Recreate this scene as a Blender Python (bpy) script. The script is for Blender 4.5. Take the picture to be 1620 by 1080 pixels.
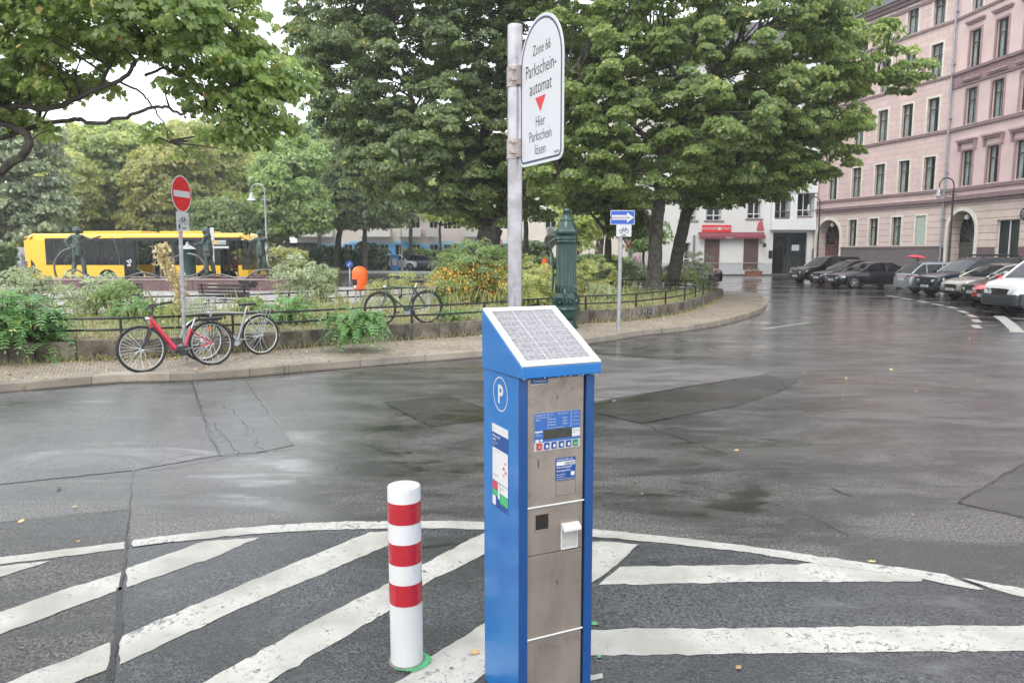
import bpy, bmesh, math, random
import numpy as np
from mathutils import Vector, Matrix
R = math.radians
sc = bpy.context.scene
for o in list(bpy.data.objects): bpy.data.objects.remove(o)
# ---------------------------------------------------------------- camera
H = 1.95; FPX = 1170.0; PITCH = 6.824
cd = bpy.data.cameras.new('camera'); cam = bpy.data.objects.new('camera', cd)
sc.collection.objects.link(cam); sc.camera = cam
cam.location = (0, 0, H); cam.rotation_euler = (R(90-PITCH), 0, 0)
cd.sensor_fit = 'HORIZONTAL'; cd.sensor_width = 36; cd.lens = 36*FPX/1620; cd.clip_end = 2000
# ---------------------------------------------------------------- sky and sun
w = bpy.data.worlds.new('World'); sc.world = w; w.use_nodes = True
nt = w.node_tree; bg = nt.nodes['Background']
sky = nt.nodes.new('ShaderNodeTexSky'); sky.sky_type = 'NISHITA'; sky.sun_disc = False
SUN_EL, SUN_AZ = R(48), R(200)
sky.sun_elevation = SUN_EL; sky.sun_rotation = SUN_AZ; sky.dust_density = 4; sky.air_density = 1.0
tc = nt.nodes.new('ShaderNodeTexCoord'); nz = nt.nodes.new('ShaderNodeTexNoise')
nz.inputs['Scale'].default_value = 2.2; nz.inputs['Detail'].default_value = 5
nt.links.new(tc.outputs['Generated'], nz.inputs['Vector'])
cr = nt.nodes.new('ShaderNodeValToRGB')
cr.color_ramp.elements[0].position = .3; cr.color_ramp.elements[0].color = (10.2, 10.9, 11.7, 1)
cr.color_ramp.elements[1].position = .75; cr.color_ramp.elements[1].color = (13.5, 13.8, 14.3, 1)
nt.links.new(nz.outputs['Fac'], cr.inputs['Fac'])
mx = nt.nodes.new('ShaderNodeMixRGB'); mx.inputs['Fac'].default_value = .88   # unbroken cloud over the clear sky
nt.links.new(sky.outputs['Color'], mx.inputs['Color1']); nt.links.new(cr.outputs['Color'], mx.inputs['Color2'])
nt.links.new(mx.outputs['Color'], bg.inputs['Color']); bg.inputs['Strength'].default_value = .12
sd = bpy.data.lights.new('sun', 'SUN'); sun = bpy.data.objects.new('sun', sd); sc.collection.objects.link(sun)
sd.energy = .9; sd.angle = R(25); sd.color = (1, .97, .93)
sun.rotation_euler = (R(90)-SUN_EL, 0, R(180)-SUN_AZ)
sc.view_settings.view_transform = 'Standard'; sc.view_settings.look = 'None'
sc.view_settings.exposure = .72; sc.view_settings.gamma = 1
sc.cycles.max_bounces = 12; sc.cycles.diffuse_bounces = 6; sc.cycles.transmission_bounces = 8; sc.cycles.transparent_max_bounces = 16
# ---------------------------------------------------------------- pixel to world
cp, sp = math.cos(R(PITCH)), math.sin(R(PITCH))
def ray(px, py):
    a, b = px-810.0, 540.0-py
    return Vector((a, FPX*cp+b*sp, -FPX*sp+b*cp))
def G(px, py, z=0.0):
    d = ray(px, py); t = (z-H)/d.z
    return Vector((d.x*t, d.y*t, z))
def PY(px, py, Y):
    d = ray(px, py); t = Y/d.y
    return Vector((d.x*t, Y, H+d.z*t))
# ---------------------------------------------------------------- materials
def mat(name, col, rough=.5, metal=0, var=.12, scale=6, bump=0, bscale=60, col2=None, coat=0, emit=None, detail=4, spec=.5, space='Object', stretch=None, stain=None):
    m = bpy.data.materials.new(name); m.use_nodes = True; n = m.node_tree; p = n.nodes['Principled BSDF']
    p.inputs['Roughness'].default_value = rough; p.inputs['Metallic'].default_value = metal
    p.inputs['Coat Weight'].default_value = coat; p.inputs['Coat Roughness'].default_value = .05
    p.inputs['Specular IOR Level'].default_value = spec
    t = n.nodes.new('ShaderNodeTexCoord'); a = n.nodes.new('ShaderNodeTexNoise')
    a.inputs['Scale'].default_value = scale; a.inputs['Detail'].default_value = detail
    n.links.new(t.outputs[space], a.inputs['Vector'])
    r = n.nodes.new('ShaderNodeValToRGB'); r.color_ramp.elements[0].position = .32; r.color_ramp.elements[1].position = .68
    c1 = [max(0, c*(1-var)) for c in col]; c2 = [c*(1+var) for c in col] if col2 is None else col2
    r.color_ramp.elements[0].color = (*c1, 1); r.color_ramp.elements[1].color = (*c2, 1)
    n.links.new(a.outputs['Fac'], r.inputs['Fac']); n.links.new(r.outputs['Color'], p.inputs['Base Color'])
    if stretch: mp = N(n, 'ShaderNodeMapping'); mp.inputs['Scale'].default_value = stretch; n.links.new(t.outputs[space], mp.inputs['Vector']); n.links.new(mp.outputs[0], a.inputs['Vector'])
    if stain:      # (scale, low, high, colour factor): patches of grime
        z = N(n, 'ShaderNodeTexNoise', Scale=stain[0], Detail=8.0, Roughness=.7, Distortion=.6); n.links.new(t.outputs[space], z.inputs['Vector'])
        zm = N(n, 'ShaderNodeMapRange'); zm.inputs['From Min'].default_value = stain[1]; zm.inputs['From Max'].default_value = stain[2]; zm.inputs['To Max'].default_value = 1; n.links.new(z.outputs['Fac'], zm.inputs['Value'])
        mu = N(n, 'ShaderNodeMixRGB'); mu.blend_type = 'MULTIPLY'; mu.inputs['Color2'].default_value = (*stain[3], 1); n.links.new(zm.outputs[0], mu.inputs['Fac']); n.links.new(r.outputs['Color'], mu.inputs['Color1']); n.links.new(mu.outputs[0], p.inputs['Base Color'])
    if bump:
        b = n.nodes.new('ShaderNodeTexNoise'); b.inputs['Scale'].default_value = bscale; b.inputs['Detail'].default_value = 5
        n.links.new(t.outputs[space], b.inputs['Vector'])
        bp = n.nodes.new('ShaderNodeBump'); bp.inputs['Strength'].default_value = bump; bp.inputs['Distance'].default_value = .02
        n.links.new(b.outputs['Fac'], bp.inputs['Height']); n.links.new(bp.outputs['Normal'], p.inputs['Normal'])
    if emit:
        p.inputs['Emission Color'].default_value = (*emit[:3], 1); p.inputs['Emission Strength'].default_value = emit[3]
    return m
def leafmat(name, dark, light, accent, trans=.3, rough=.42):
    """per-leaf tint attribute picks the leaf's own colour"""
    dark, light, accent = [tuple(min(.6, c*1.55) for c in k) for k in (dark, light, accent)]
    m = bpy.data.materials.new(name); m.use_nodes = True; n = m.node_tree; p = n.nodes['Principled BSDF']
    at = n.nodes.new('ShaderNodeAttribute'); at.attribute_name = 'tint'
    r = n.nodes.new('ShaderNodeValToRGB'); e = r.color_ramp.elements
    e[0].position = 0; e[0].color = (*dark, 1); e[1].position = .8; e[1].color = (*light, 1)
    k = e.new(.97); k.color = (*accent, 1)
    n.links.new(at.outputs['Fac'], r.inputs['Fac']); n.links.new(r.outputs['Color'], p.inputs['Base Color'])
    p.inputs['Roughness'].default_value = rough-.05; p.inputs['Specular IOR Level'].default_value = .85
    tr = n.nodes.new('ShaderNodeBsdfTranslucent'); ms = n.nodes.new('ShaderNodeMixShader'); ms.inputs[0].default_value = trans
    hs = n.nodes.new('ShaderNodeHueSaturation'); hs.inputs['Value'].default_value = 2.1; hs.inputs['Hue'].default_value = .485
    n.links.new(r.outputs['Color'], hs.inputs['Color']); n.links.new(hs.outputs['Color'], tr.inputs['Color'])
    n.links.new(p.outputs[0], ms.inputs[1]); n.links.new(tr.outputs[0], ms.inputs[2])
    n.links.new(ms.outputs[0], n.nodes['Material Output'].inputs['Surface'])
    return m
def glassmat(name, tint, trans, rough=.03):
    m = bpy.data.materials.new(name); m.use_nodes = True; n = m.node_tree
    g = n.nodes['Principled BSDF']; g.inputs['Base Color'].default_value = (*tint, 1); g.inputs['Roughness'].default_value = rough
    g.inputs['Specular IOR Level'].default_value = .45
    t = n.nodes.new('ShaderNodeBsdfTransparent'); t.inputs['Color'].default_value = (.75, .82, .8, 1)
    ms = n.nodes.new('ShaderNodeMixShader'); ms.inputs[0].default_value = trans
    n.links.new(g.outputs[0], ms.inputs[1]); n.links.new(t.outputs[0], ms.inputs[2])
    n.links.new(ms.outputs[0], n.nodes['Material Output'].inputs['Surface'])
    return m
def N(n, kind, **kw):
    x = n.nodes.new(kind)
    for k, v in kw.items():
        if k in x.inputs: x.inputs[k].default_value = v
        else: setattr(x, k, v)
    return x
def asphalt(name, c1, c2, wet=.5, rlo=.07, rhi=.34, agg=.5, pscale=(.22, .55, 1), seed=0.0, speck=0.0, film=.34):
    """damp asphalt: fine aggregate, patches of standing water film"""
    m = bpy.data.materials.new(name); m.use_nodes = True; n = m.node_tree; p = n.nodes['Principled BSDF']; L = n.links.new
    g = N(n, 'ShaderNodeNewGeometry'); mp = N(n, 'ShaderNodeMapping'); mp.inputs['Scale'].default_value = pscale
    mp.inputs['Location'].default_value = (seed, seed*.7, 0); mp.inputs['Rotation'].default_value = (0, 0, .35)
    L(g.outputs['Position'], mp.inputs['Vector'])
    a = N(n, 'ShaderNodeTexNoise', Scale=1.0, Detail=7.0, Roughness=.62, Distortion=.8); L(mp.outputs[0], a.inputs['Vector'])
    pr = N(n, 'ShaderNodeMapRange'); pr.inputs['From Min'].default_value = .60-.2*wet; pr.inputs['From Max'].default_value = .80-.2*wet
    sx = N(n, 'ShaderNodeSeparateXYZ'); L(g.outputs['Position'], sx.inputs[0]); sy = N(n, 'ShaderNodeMapRange'); sy.inputs['From Min'].default_value = 11; sy.inputs['From Max'].default_value = 24; sy.inputs['To Max'].default_value = .12; L(sx.outputs['Y'], sy.inputs['Value'])   # the low, wetter part of the bend
    sa = N(n, 'ShaderNodeMath', operation='ADD'); L(a.outputs['Fac'], sa.inputs[0]); L(sy.outputs[0], sa.inputs[1]); L(sa.outputs[0], pr.inputs['Value'])
    f = N(n, 'ShaderNodeTexNoise', Scale=52.0, Detail=4.0, Roughness=.8); L(g.outputs['Position'], f.inputs['Vector'])
    v = N(n, 'ShaderNodeTexVoronoi', Scale=75.0); L(g.outputs['Position'], v.inputs['Vector'])
    b = N(n, 'ShaderNodeTexNoise', Scale=.9, Detail=5.0, Roughness=.6); L(g.outputs['Position'], b.inputs['Vector'])
    cr = N(n, 'ShaderNodeValToRGB'); cr.color_ramp.elements[0].position = .3; cr.color_ramp.elements[1].position = .7
    cr.color_ramp.elements[0].color = (*c1, 1); cr.color_ramp.elements[1].color = (*c2, 1)
    k2 = N(n, 'ShaderNodeMapping'); k2.inputs['Scale'].default_value = (.55, 1.3, 1); k2.inputs['Location'].default_value = (seed+3, seed, 0); k2.inputs['Rotation'].default_value = (0, 0, -.25); L(g.outputs['Position'], k2.inputs['Vector'])
    bl = N(n, 'ShaderNodeTexNoise', Scale=1.1, Detail=8.0, Roughness=.72, Distortion=.5); L(k2.outputs[0], bl.inputs['Vector'])
    bm_ = N(n, 'ShaderNodeMapRange'); bm_.inputs['From Min'].default_value = .41; bm_.inputs['From Max'].default_value = .6; L(bl.outputs['Fac'], bm_.inputs['Value'])
    av = N(n, 'ShaderNodeMath', operation='MULTIPLY_ADD'); av.inputs[1].default_value = .5; L(b.outputs['Fac'], av.inputs[0]); hv = N(n, 'ShaderNodeMath', operation='MULTIPLY'); hv.inputs[1].default_value = .5; L(bm_.outputs[0], hv.inputs[0]); L(hv.outputs[0], av.inputs[2]); L(av.outputs[0], cr.inputs['Fac'])
    sr = N(n, 'ShaderNodeMapRange'); sr.inputs['From Min'].default_value = .4; sr.inputs['From Max'].default_value = .62
    sr.inputs['To Min'].default_value = 1-agg; sr.inputs['To Max'].default_value = 1+agg; L(f.outputs['Fac'], sr.inputs['Value'])
    mm = N(n, 'ShaderNodeVectorMath', operation='SCALE'); L(cr.outputs[0], mm.inputs[0]); L(sr.outputs[0], mm.inputs['Scale'])
    wc = N(n, 'ShaderNodeMixRGB'); wc.blend_type = 'MULTIPLY'; wc.inputs['Color2'].default_value = (.48, .47, .48, 1)
    L(pr.outputs[0], wc.inputs['Fac']); L(mm.outputs[0], wc.inputs['Color1'])
    last = wc.outputs[0]
    if speck:
        sv = N(n, 'ShaderNodeTexVoronoi', Scale=38.0); L(g.outputs['Position'], sv.inputs['Vector'])
        s2 = N(n, 'ShaderNodeMapRange'); s2.inputs['From Min'].default_value = .16; s2.inputs['From Max'].default_value = .1; L(sv.outputs['Distance'], s2.inputs['Value'])
        s3 = N(n, 'ShaderNodeMath', operation='MULTIPLY'); L(s2.outputs[0], s3.inputs[0]); L(sv.outputs['Color'], s3.inputs[1])
        wm = N(n, 'ShaderNodeMixRGB'); wm.inputs['Color2'].default_value = (speck, speck*.97, speck*.9, 1); L(s3.outputs[0], wm.inputs['Fac']); L(last, wm.inputs['Color1']); last = wm.outputs[0]
    L(last, p.inputs['Base Color'])
    rr = N(n, 'ShaderNodeMapRange'); rr.inputs['To Min'].default_value = rhi; rr.inputs['To Max'].default_value = rlo; L(pr.outputs[0], rr.inputs['Value']); L(rr.outputs[0], p.inputs['Roughness'])
    inv = N(n, 'ShaderNodeMapRange'); inv.inputs['To Min'].default_value = 1.0; inv.inputs['To Max'].default_value = .05; L(pr.outputs[0], inv.inputs['Value'])
    hs = N(n, 'ShaderNodeMath', operation='ADD'); L(f.outputs['Fac'], hs.inputs[0]); L(v.outputs['Distance'], hs.inputs[1])
    bp = N(n, 'ShaderNodeBump', Distance=.011); L(inv.outputs[0], bp.inputs['Strength']); L(hs.outputs[0], bp.inputs['Height'])
    wv = N(n, 'ShaderNodeTexNoise', Scale=3.0, Detail=2.0); L(g.outputs['Position'], wv.inputs['Vector'])
    b2 = N(n, 'ShaderNodeBump', Distance=.012, Strength=.25); L(wv.outputs['Fac'], b2.inputs['Height']); L(bp.outputs[0], b2.inputs['Normal'])
    L(b2.outputs[0], p.inputs['Normal']); p.inputs['IOR'].default_value = 1.45
    b3 = N(n, 'ShaderNodeBump', Distance=.012, Strength=.22); L(wv.outputs['Fac'], b3.inputs['Height']); 
    b4 = N(n, 'ShaderNodeBump', Distance=.004, Strength=.42); L(f.outputs['Fac'], b4.inputs['Height']); L(b3.outputs[0], b4.inputs['Normal']); L(b4.outputs[0], p.inputs['Coat Normal'])
    ib = N(n, 'ShaderNodeMapRange'); ib.inputs['To Min'].default_value = .5; ib.inputs['To Max'].default_value = -.1; ib.clamp = False; L(bm_.outputs[0], ib.inputs['Value'])
    sm = N(n, 'ShaderNodeMath', operation='ADD'); sm.use_clamp = True; L(pr.outputs[0], sm.inputs[0]); L(ib.outputs[0], sm.inputs[1])
    cw = N(n, 'ShaderNodeMapRange'); cw.inputs['To Min'].default_value = film; cw.inputs['To Max'].default_value = 1.0; L(sm.outputs[0], cw.inputs['Value']); L(sm.outputs[0], inv.inputs['Value']); L(sm.outputs[0], wc.inputs['Fac']); L(cw.outputs[0], p.inputs['Coat Weight'])
    p.inputs['Coat Roughness'].default_value = .09; p.inputs['Coat IOR'].default_value = 1.33
    return m
def blockmat(name, base, mortar, bw, bh, msize=.012, rough=.8, axes='xz', var=.08, bump=.6, offset=.5, dirt=.15):
    """masonry joints or setts laid out in the object's own plane"""
    m = bpy.data.materials.new(name); m.use_nodes = True; n = m.node_tree; p = n.nodes['Principled BSDF']; L = n.links.new
    t = N(n, 'ShaderNodeTexCoord'); s = N(n, 'ShaderNodeSeparateXYZ'); c = N(n, 'ShaderNodeCombineXYZ'); L(t.outputs['Object'], s.inputs[0])
    L(s.outputs['XYZ'.index(axes[0].upper())], c.inputs[0]); L(s.outputs['XYZ'.index(axes[1].upper())], c.inputs[1])
    b = N(n, 'ShaderNodeTexBrick', Scale=1.0); b.offset = offset
    b.inputs['Brick Width'].default_value = bw; b.inputs['Row Height'].default_value = bh; b.inputs['Mortar Size'].default_value = msize
    b.inputs['Mortar Smooth'].default_value = .2; b.inputs['Bias'].default_value = 0
    b.inputs['Color1'].default_value = (*[k*(1-var) for k in base], 1); b.inputs['Color2'].default_value = (*[k*(1+var) for k in base], 1); b.inputs['Mortar'].default_value = (*mortar, 1)
    L(c.outputs[0], b.inputs['Vector'])
    nz = N(n, 'ShaderNodeTexNoise', Scale=.9, Detail=6.0, Roughness=.65); L(t.outputs['Object'], nz.inputs['Vector'])
    mr = N(n, 'ShaderNodeMapRange'); mr.inputs['From Min'].default_value = .3; mr.inputs['From Max'].default_value = .7; mr.inputs['To Min'].default_value = 1-dirt; mr.inputs['To Max'].default_value = 1+dirt*.4; L(nz.outputs['Fac'], mr.inputs['Value'])
    vm = N(n, 'ShaderNodeVectorMath', operation='SCALE'); L(b.outputs['Color'], vm.inputs[0]); L(mr.outputs[0], vm.inputs['Scale']); L(vm.outputs[0], p.inputs['Base Color'])
    p.inputs['Roughness'].default_value = rough
    f = N(n, 'ShaderNodeTexNoise', Scale=30.0, Detail=4.0); L(t.outputs['Object'], f.inputs['Vector'])
    iv = N(n, 'ShaderNodeMath', operation='MULTIPLY_ADD'); iv.inputs[1].default_value = -1.0; L(b.outputs['Fac'], iv.inputs[0]); 
    ff = N(n, 'ShaderNodeMath', operation='MULTIPLY'); ff.inputs[1].default_value = .5; L(f.outputs['Fac'], ff.inputs[0]); L(ff.outputs[0], iv.inputs[2])
    bp = N(n, 'ShaderNodeBump', Strength=bump, Distance=.02); L(iv.outputs[0], bp.inputs['Height']); L(bp.outputs[0], p.inputs['Normal'])
    return m
# ---------------------------------------------------------------- objects
COL = sc.collection
def tag(o, label=None, cat=None, group=None, kind=None):
    if label: o['label'] = label
    if cat: o['category'] = cat
    if group: o['group'] = group
    if kind: o['kind'] = kind
    return o
def empty(name, loc, rz=0, label=None, cat=None, group=None, rx=0):
    o = bpy.data.objects.new(name, None); COL.objects.link(o); o.location = loc
    o.rotation_euler = (rx, 0, rz); o.empty_display_size = .2
    return tag(o, label, cat, group)
def link(name, me, parent=None, loc=None):
    o = bpy.data.objects.new(name, me); COL.objects.link(o)
    if parent: o.parent = parent
    if loc: o.location = loc
    return o
def copy_tree(o, parent=None):
    c = o.copy(); COL.objects.link(c); c.parent = parent
    for ch in list(o.children): copy_tree(ch, c)
    return c
class MB:
    def __init__(s): s.v = []; s.f = []; s.mi = []; s.m = Matrix(); s.sm = []; s.cur = 0; s.smooth = False
    def add(s, vs, fs, smooth=None):
        b = len(s.v); M_ = s.m
        s.v += [tuple(M_ @ Vector(x)) for x in vs]
        for f in fs: s.f.append([i+b for i in f]); s.mi.append(s.cur); s.sm.append(s.smooth if smooth is None else smooth)
        return s
    def box(s, x0, x1, y0, y1, z0, z1, bev=0):
        if bev:
            b = min(bev, (x1-x0)/2.01, (y1-y0)/2.01, (z1-z0)/2.01)
            bm = bmesh.new(); bmesh.ops.create_cube(bm, size=1)
            bmesh.ops.scale(bm, vec=(x1-x0, y1-y0, z1-z0), verts=bm.verts); bmesh.ops.translate(bm, vec=((x0+x1)/2, (y0+y1)/2, (z0+z1)/2), verts=bm.verts)
            bmesh.ops.bevel(bm, geom=bm.edges[:], offset=b, segments=2, affect='EDGES', profile=.6)
            bm.verts.index_update(); s.add([v.co[:] for v in bm.verts], [[v.index for v in f.verts] for f in bm.faces]); bm.free(); return s
        return s.add([(x0,y0,z0),(x1,y0,z0),(x1,y1,z0),(x0,y1,z0),(x0,y0,z1),(x1,y0,z1),(x1,y1,z1),(x0,y1,z1)],
                     [(0,3,2,1),(4,5,6,7),(0,1,5,4),(1,2,6,5),(2,3,7,6),(3,0,4,7)])
    def quad(s, a, b, c, d): return s.add([a, b, c, d], [(0,1,2,3)])
    def prism(s, pts, y0, y1, axis='y'):
        """polygon in (x,z) extruded along y (axis 'y'), or (x,y) along z (axis 'z')"""
        n = len(pts)
        if axis == 'y': vs = [(x, y0, z) for x, z in pts]+[(x, y1, z) for x, z in pts]
        else: vs = [(x, z, y0) for x, z in pts]+[(x, z, y1) for x, z in pts]
        fs = [list(range(n)), list(range(2*n-1, n-1, -1))]+[(i, i+n, (i+1) % n+n, (i+1) % n) for i in range(n)]
        return s.add(vs, fs)
    def poly(s, pts): return s.add(pts, [list(range(len(pts)))])
    def tube(s, pts, r, n=8, closed=False, caps=True, flat=None):
        pts = [Vector(p) for p in pts]; k = len(pts)
        rs = r if isinstance(r, (list, tuple)) else [r]*k
        vs = []; up = None
        for i, p in enumerate(pts):
            if closed: t = (pts[(i+1) % k]-pts[i-1])
            else: t = pts[min(i+1, k-1)]-pts[max(i-1, 0)]
            t.normalize()
            if up is None:
                up = Vector((0, 0, 1)) if abs(t.z) < .9 else Vector((1, 0, 0))
            a = t.cross(up)
            if a.length < 1e-6: a = t.orthogonal()
            a.normalize(); b = a.cross(t).normalized(); up = b
            for j in range(n):
                q = 2*math.pi*j/n; fl = 1 if flat is None else flat
                vs.append(p+a*math.cos(q)*rs[i]+b*math.sin(q)*rs[i]*fl)
        fs = []
        for i in range(k if closed else k-1):
            i2 = (i+1) % k
            for j in range(n):
                j2 = (j+1) % n; fs.append((i*n+j, i*n+j2, i2*n+j2, i2*n+j))
        if caps and not closed: fs += [list(range(n-1, -1, -1)), list(range((k-1)*n, k*n))]
        return s.add([tuple(v) for v in vs], fs, smooth=n > 5)
    def lathe(s, prof, n=24, c=(0,0,0), axis='z', smooth=True, sq=1.0, cap=True):
        vs = []
        for r_, z in prof:
            for j in range(n):
                q = 2*math.pi*j/n; x, y = r_*math.cos(q), r_*math.sin(q)*sq
                if axis == 'z': vs.append((c[0]+x, c[1]+y, c[2]+z))
                elif axis == 'y': vs.append((c[0]+x, c[1]+z, c[2]+y))
                else: vs.append((c[0]+z, c[1]+x, c[2]+y))
        fs = []
        for i in range(len(prof)-1):
            for j in range(n): j2 = (j+1) % n; fs.append((i*n+j, i*n+j2, (i+1)*n+j2, (i+1)*n+j))
        if cap and prof[0][0] > 1e-5: fs.append(list(range(n-1, -1, -1)))
        if cap and prof[-1][0] > 1e-5: fs.append([(len(prof)-1)*n+j for j in range(n)])
        return s.add(vs, fs, smooth=smooth)
    def cyl(s, c, r, h, n=24, axis='z'): return s.lathe([(r, 0), (r, h)], n, c, axis, smooth=False) if n < 8 else s.lathe([(r, 0), (r, h)], n, c, axis)
    def ball(s, c, r, n=12, sc3=(1,1,1)):
        m0 = s.m.copy(); s.m = s.m @ Matrix.Translation(c) @ Matrix.Diagonal((*sc3, 1))
        s.lathe([(max(1e-4, r*math.sin(math.pi*i/n)), -r*math.cos(math.pi*i/n)) for i in range(n+1)], n+4); s.m = m0; return s
    def text(s, body, size, mtx, align='CENTER', space=1.0, thick=0):
        cu = bpy.data.curves.new('t', 'FONT'); cu.body = body; cu.size = size; cu.align_x = align; cu.space_character = space; cu.resolution_u = 3; cu.offset = thick
        ob = bpy.data.objects.new('t', cu); me = bpy.data.meshes.new_from_object(ob)
        m0 = s.m.copy(); s.m = s.m @ mtx
        s.add([v.co[:] for v in me.vertices], [list(p.vertices) for p in me.polygons]); s.m = m0
        bpy.data.objects.remove(ob); bpy.data.curves.remove(cu); bpy.data.meshes.remove(me); return s
    def mesh(s, name, mats):
        me = bpy.data.meshes.new(name); me.from_pydata(s.v, [], s.f)
        for m in (mats if isinstance(mats, (list, tuple)) else [mats]): me.materials.append(m)
        me.polygons.foreach_set('material_index', s.mi); me.polygons.foreach_set('use_smooth', s.sm); me.update()
        me.validate(); return me
    def build(s, name, mats, parent=None, fix=True, loc=None):
        me = s.mesh(name, mats)
        if fix:
            bm = bmesh.new(); bm.from_mesh(me); bmesh.ops.recalc_face_normals(bm, faces=bm.faces); bm.to_mesh(me); bm.free()
        o = link(name, me, parent, loc)
        if any(s.sm):
            try: me.set_sharp_from_angle(angle=R(38))
            except Exception: pass
        return o
def fm(o, x, up=(0,0,1)):
    """matrix whose X runs along x, Y along up: for signs and lettering"""
    x = Vector(x).normalized(); y = Vector(up).normalized(); z = x.cross(y)
    return Matrix(((x.x, y.x, z.x, o[0]), (x.y, y.y, z.y, o[1]), (x.z, y.z, z.z, o[2]), (0, 0, 0, 1)))
def flat(name, pts, z, m, label=None, kind='structure', parent=None):
    b = MB(); b.poly([(p[0], p[1], z) for p in pts]); o = b.build(name, m, parent, fix=False)
    me = o.data
    if me.polygons and me.polygons[0].normal.z < 0: me.flip_normals()
    if kind: o['kind'] = kind
    if label: o['label'] = label
    return o
def slab(name, pts, z0, z1, m, kind='structure'):
    b = MB(); b.prism([(p[0], p[1]) for p in pts], z0, z1, axis='z'); o = b.build(name, m)
    if kind: o['kind'] = kind
    return o
def smooth_line(pts, n=6):
    P = [Vector(p) for p in pts]; out = []
    for i in range(len(P)-1):
        a, b, c, d = P[max(i-1, 0)], P[i], P[i+1], P[min(i+2, len(P)-1)]
        for j in range(n):
            t = j/n; out.append(.5*((2*b)+(-a+c)*t+(2*a-5*b+4*c-d)*t*t+(-a+3*b-3*c+d)*t**3))
    out.append(P[-1]); return out
def offset_line(pts, d):
    out = []
    for i, p in enumerate(pts):
        t = pts[min(i+1, len(pts)-1)]-pts[max(i-1, 0)]; t.z = 0; t.normalize()
        out.append(p+Vector((-t.y, t.x, 0))*d)
    return out
def band(mb, l1, l2, z1, z2=None):
    """strip between two lines of equal length"""
    z2 = z1 if z2 is None else z2
    for i in range(len(l1)-1): mb.quad((l1[i].x, l1[i].y, z1), (l1[i+1].x, l1[i+1].y, z1), (l2[i+1].x, l2[i+1].y, z2), (l2[i].x, l2[i].y, z2))
# ---------------------------------------------------------------- foliage tools
rng = np.random.default_rng(7)
LEAF_MAPLE = np.array([(0,-.5),(.12,-.28),(.42,-.34),(.34,-.1),(.52,.12),(.24,.14),(.2,.3),(0,.55),(-.2,.3),(-.24,.14),(-.52,.12),(-.34,-.1),(-.42,-.34),(-.12,-.28)])
LEAF_STAR = np.array([(0,-.5),(.42,-.3),(.3,.0),(.46,.2),(.14,.2),(0,.55),(-.14,.2),(-.46,.2),(-.3,.0),(-.42,-.3)])
LEAF_OVAL = np.array([(0,-.5),(.26,-.15),(.22,.2),(0,.5),(-.22,.2),(-.26,-.15)])
LEAF_SIX = np.array([(0,-.5),(.45,-.18),(.28,.18),(0,.52),(-.3,.2),(-.42,-.2)])
LEAF_DIA = np.array([(0,-.5),(.3,0),(0,.5),(-.3,0)])
def leaf_mesh(name, C, Nn, size, shape, material, tint, parent=None, up_dir=None, curl=.25):
    """C centres, Nn unit normals, size per leaf, tint per leaf"""
    n = len(C); k = len(shape)
    r = rng.normal(size=(n, 3)) if up_dir is None else up_dir
    a = np.cross(Nn, r); a /= np.linalg.norm(a, axis=1, keepdims=True)+1e-9; b = np.cross(Nn, a)
    s = size[:, None, None]
    V = C[:, None, :]+s*(a[:, None, :]*shape[None, :, 0, None]+b[:, None, :]*shape[None, :, 1, None])
    rad = (shape**2).sum(1); V = V-s*Nn[:, None, :]*(curl*rad)[None, :, None]
    me = bpy.data.meshes.new(name); me.vertices.add(n*k); me.vertices.foreach_set('co', V.astype(np.float32).ravel())
    me.loops.add(n*k); me.loops.foreach_set('vertex_index', np.arange(n*k, dtype=np.int32))
    me.polygons.add(n); me.polygons.foreach_set('loop_start', np.arange(0, n*k, k, dtype=np.int32))
    me.update(calc_edges=True)
    at = me.attributes.new('tint', 'FLOAT', 'FACE'); at.data.foreach_set('value', np.clip(tint, 0, 1).astype(np.float32))
    me.materials.append(material)
    return link(name, me, parent)
def unit(v): return v/(np.linalg.norm(v, axis=-1, keepdims=True)+1e-9)
def in_ell(P, E):
    m = np.full(len(P), 9.0)
    for c, r in E: m = np.minimum(m, (((P-np.array(c))/np.array(r))**2).sum(1))
    return m
def clump_centres(E, n, lo=.0, inner=.25):
    """points filling a union of ellipsoids, thickest near its skin"""
    out = []; vol = np.array([r[0]*r[1]*r[2] for c, r in E])**.75; vol = vol/vol.sum()
    while len(out) < n:
        i = rng.choice(len(E), p=vol); c, r = E[i]
        u = unit(rng.normal(size=3)); q = rng.uniform(.72, 1.0) if rng.random() > inner else rng.uniform(.2, .72)
        p = np.array(c)+u*q*np.array(r)
        others = [e for j, e in enumerate(E) if j != i]
        if others and rng.random() < .7 and in_ell(p[None], others)[0] < .45: continue
        out.append(p)
    return np.array(out)
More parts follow.
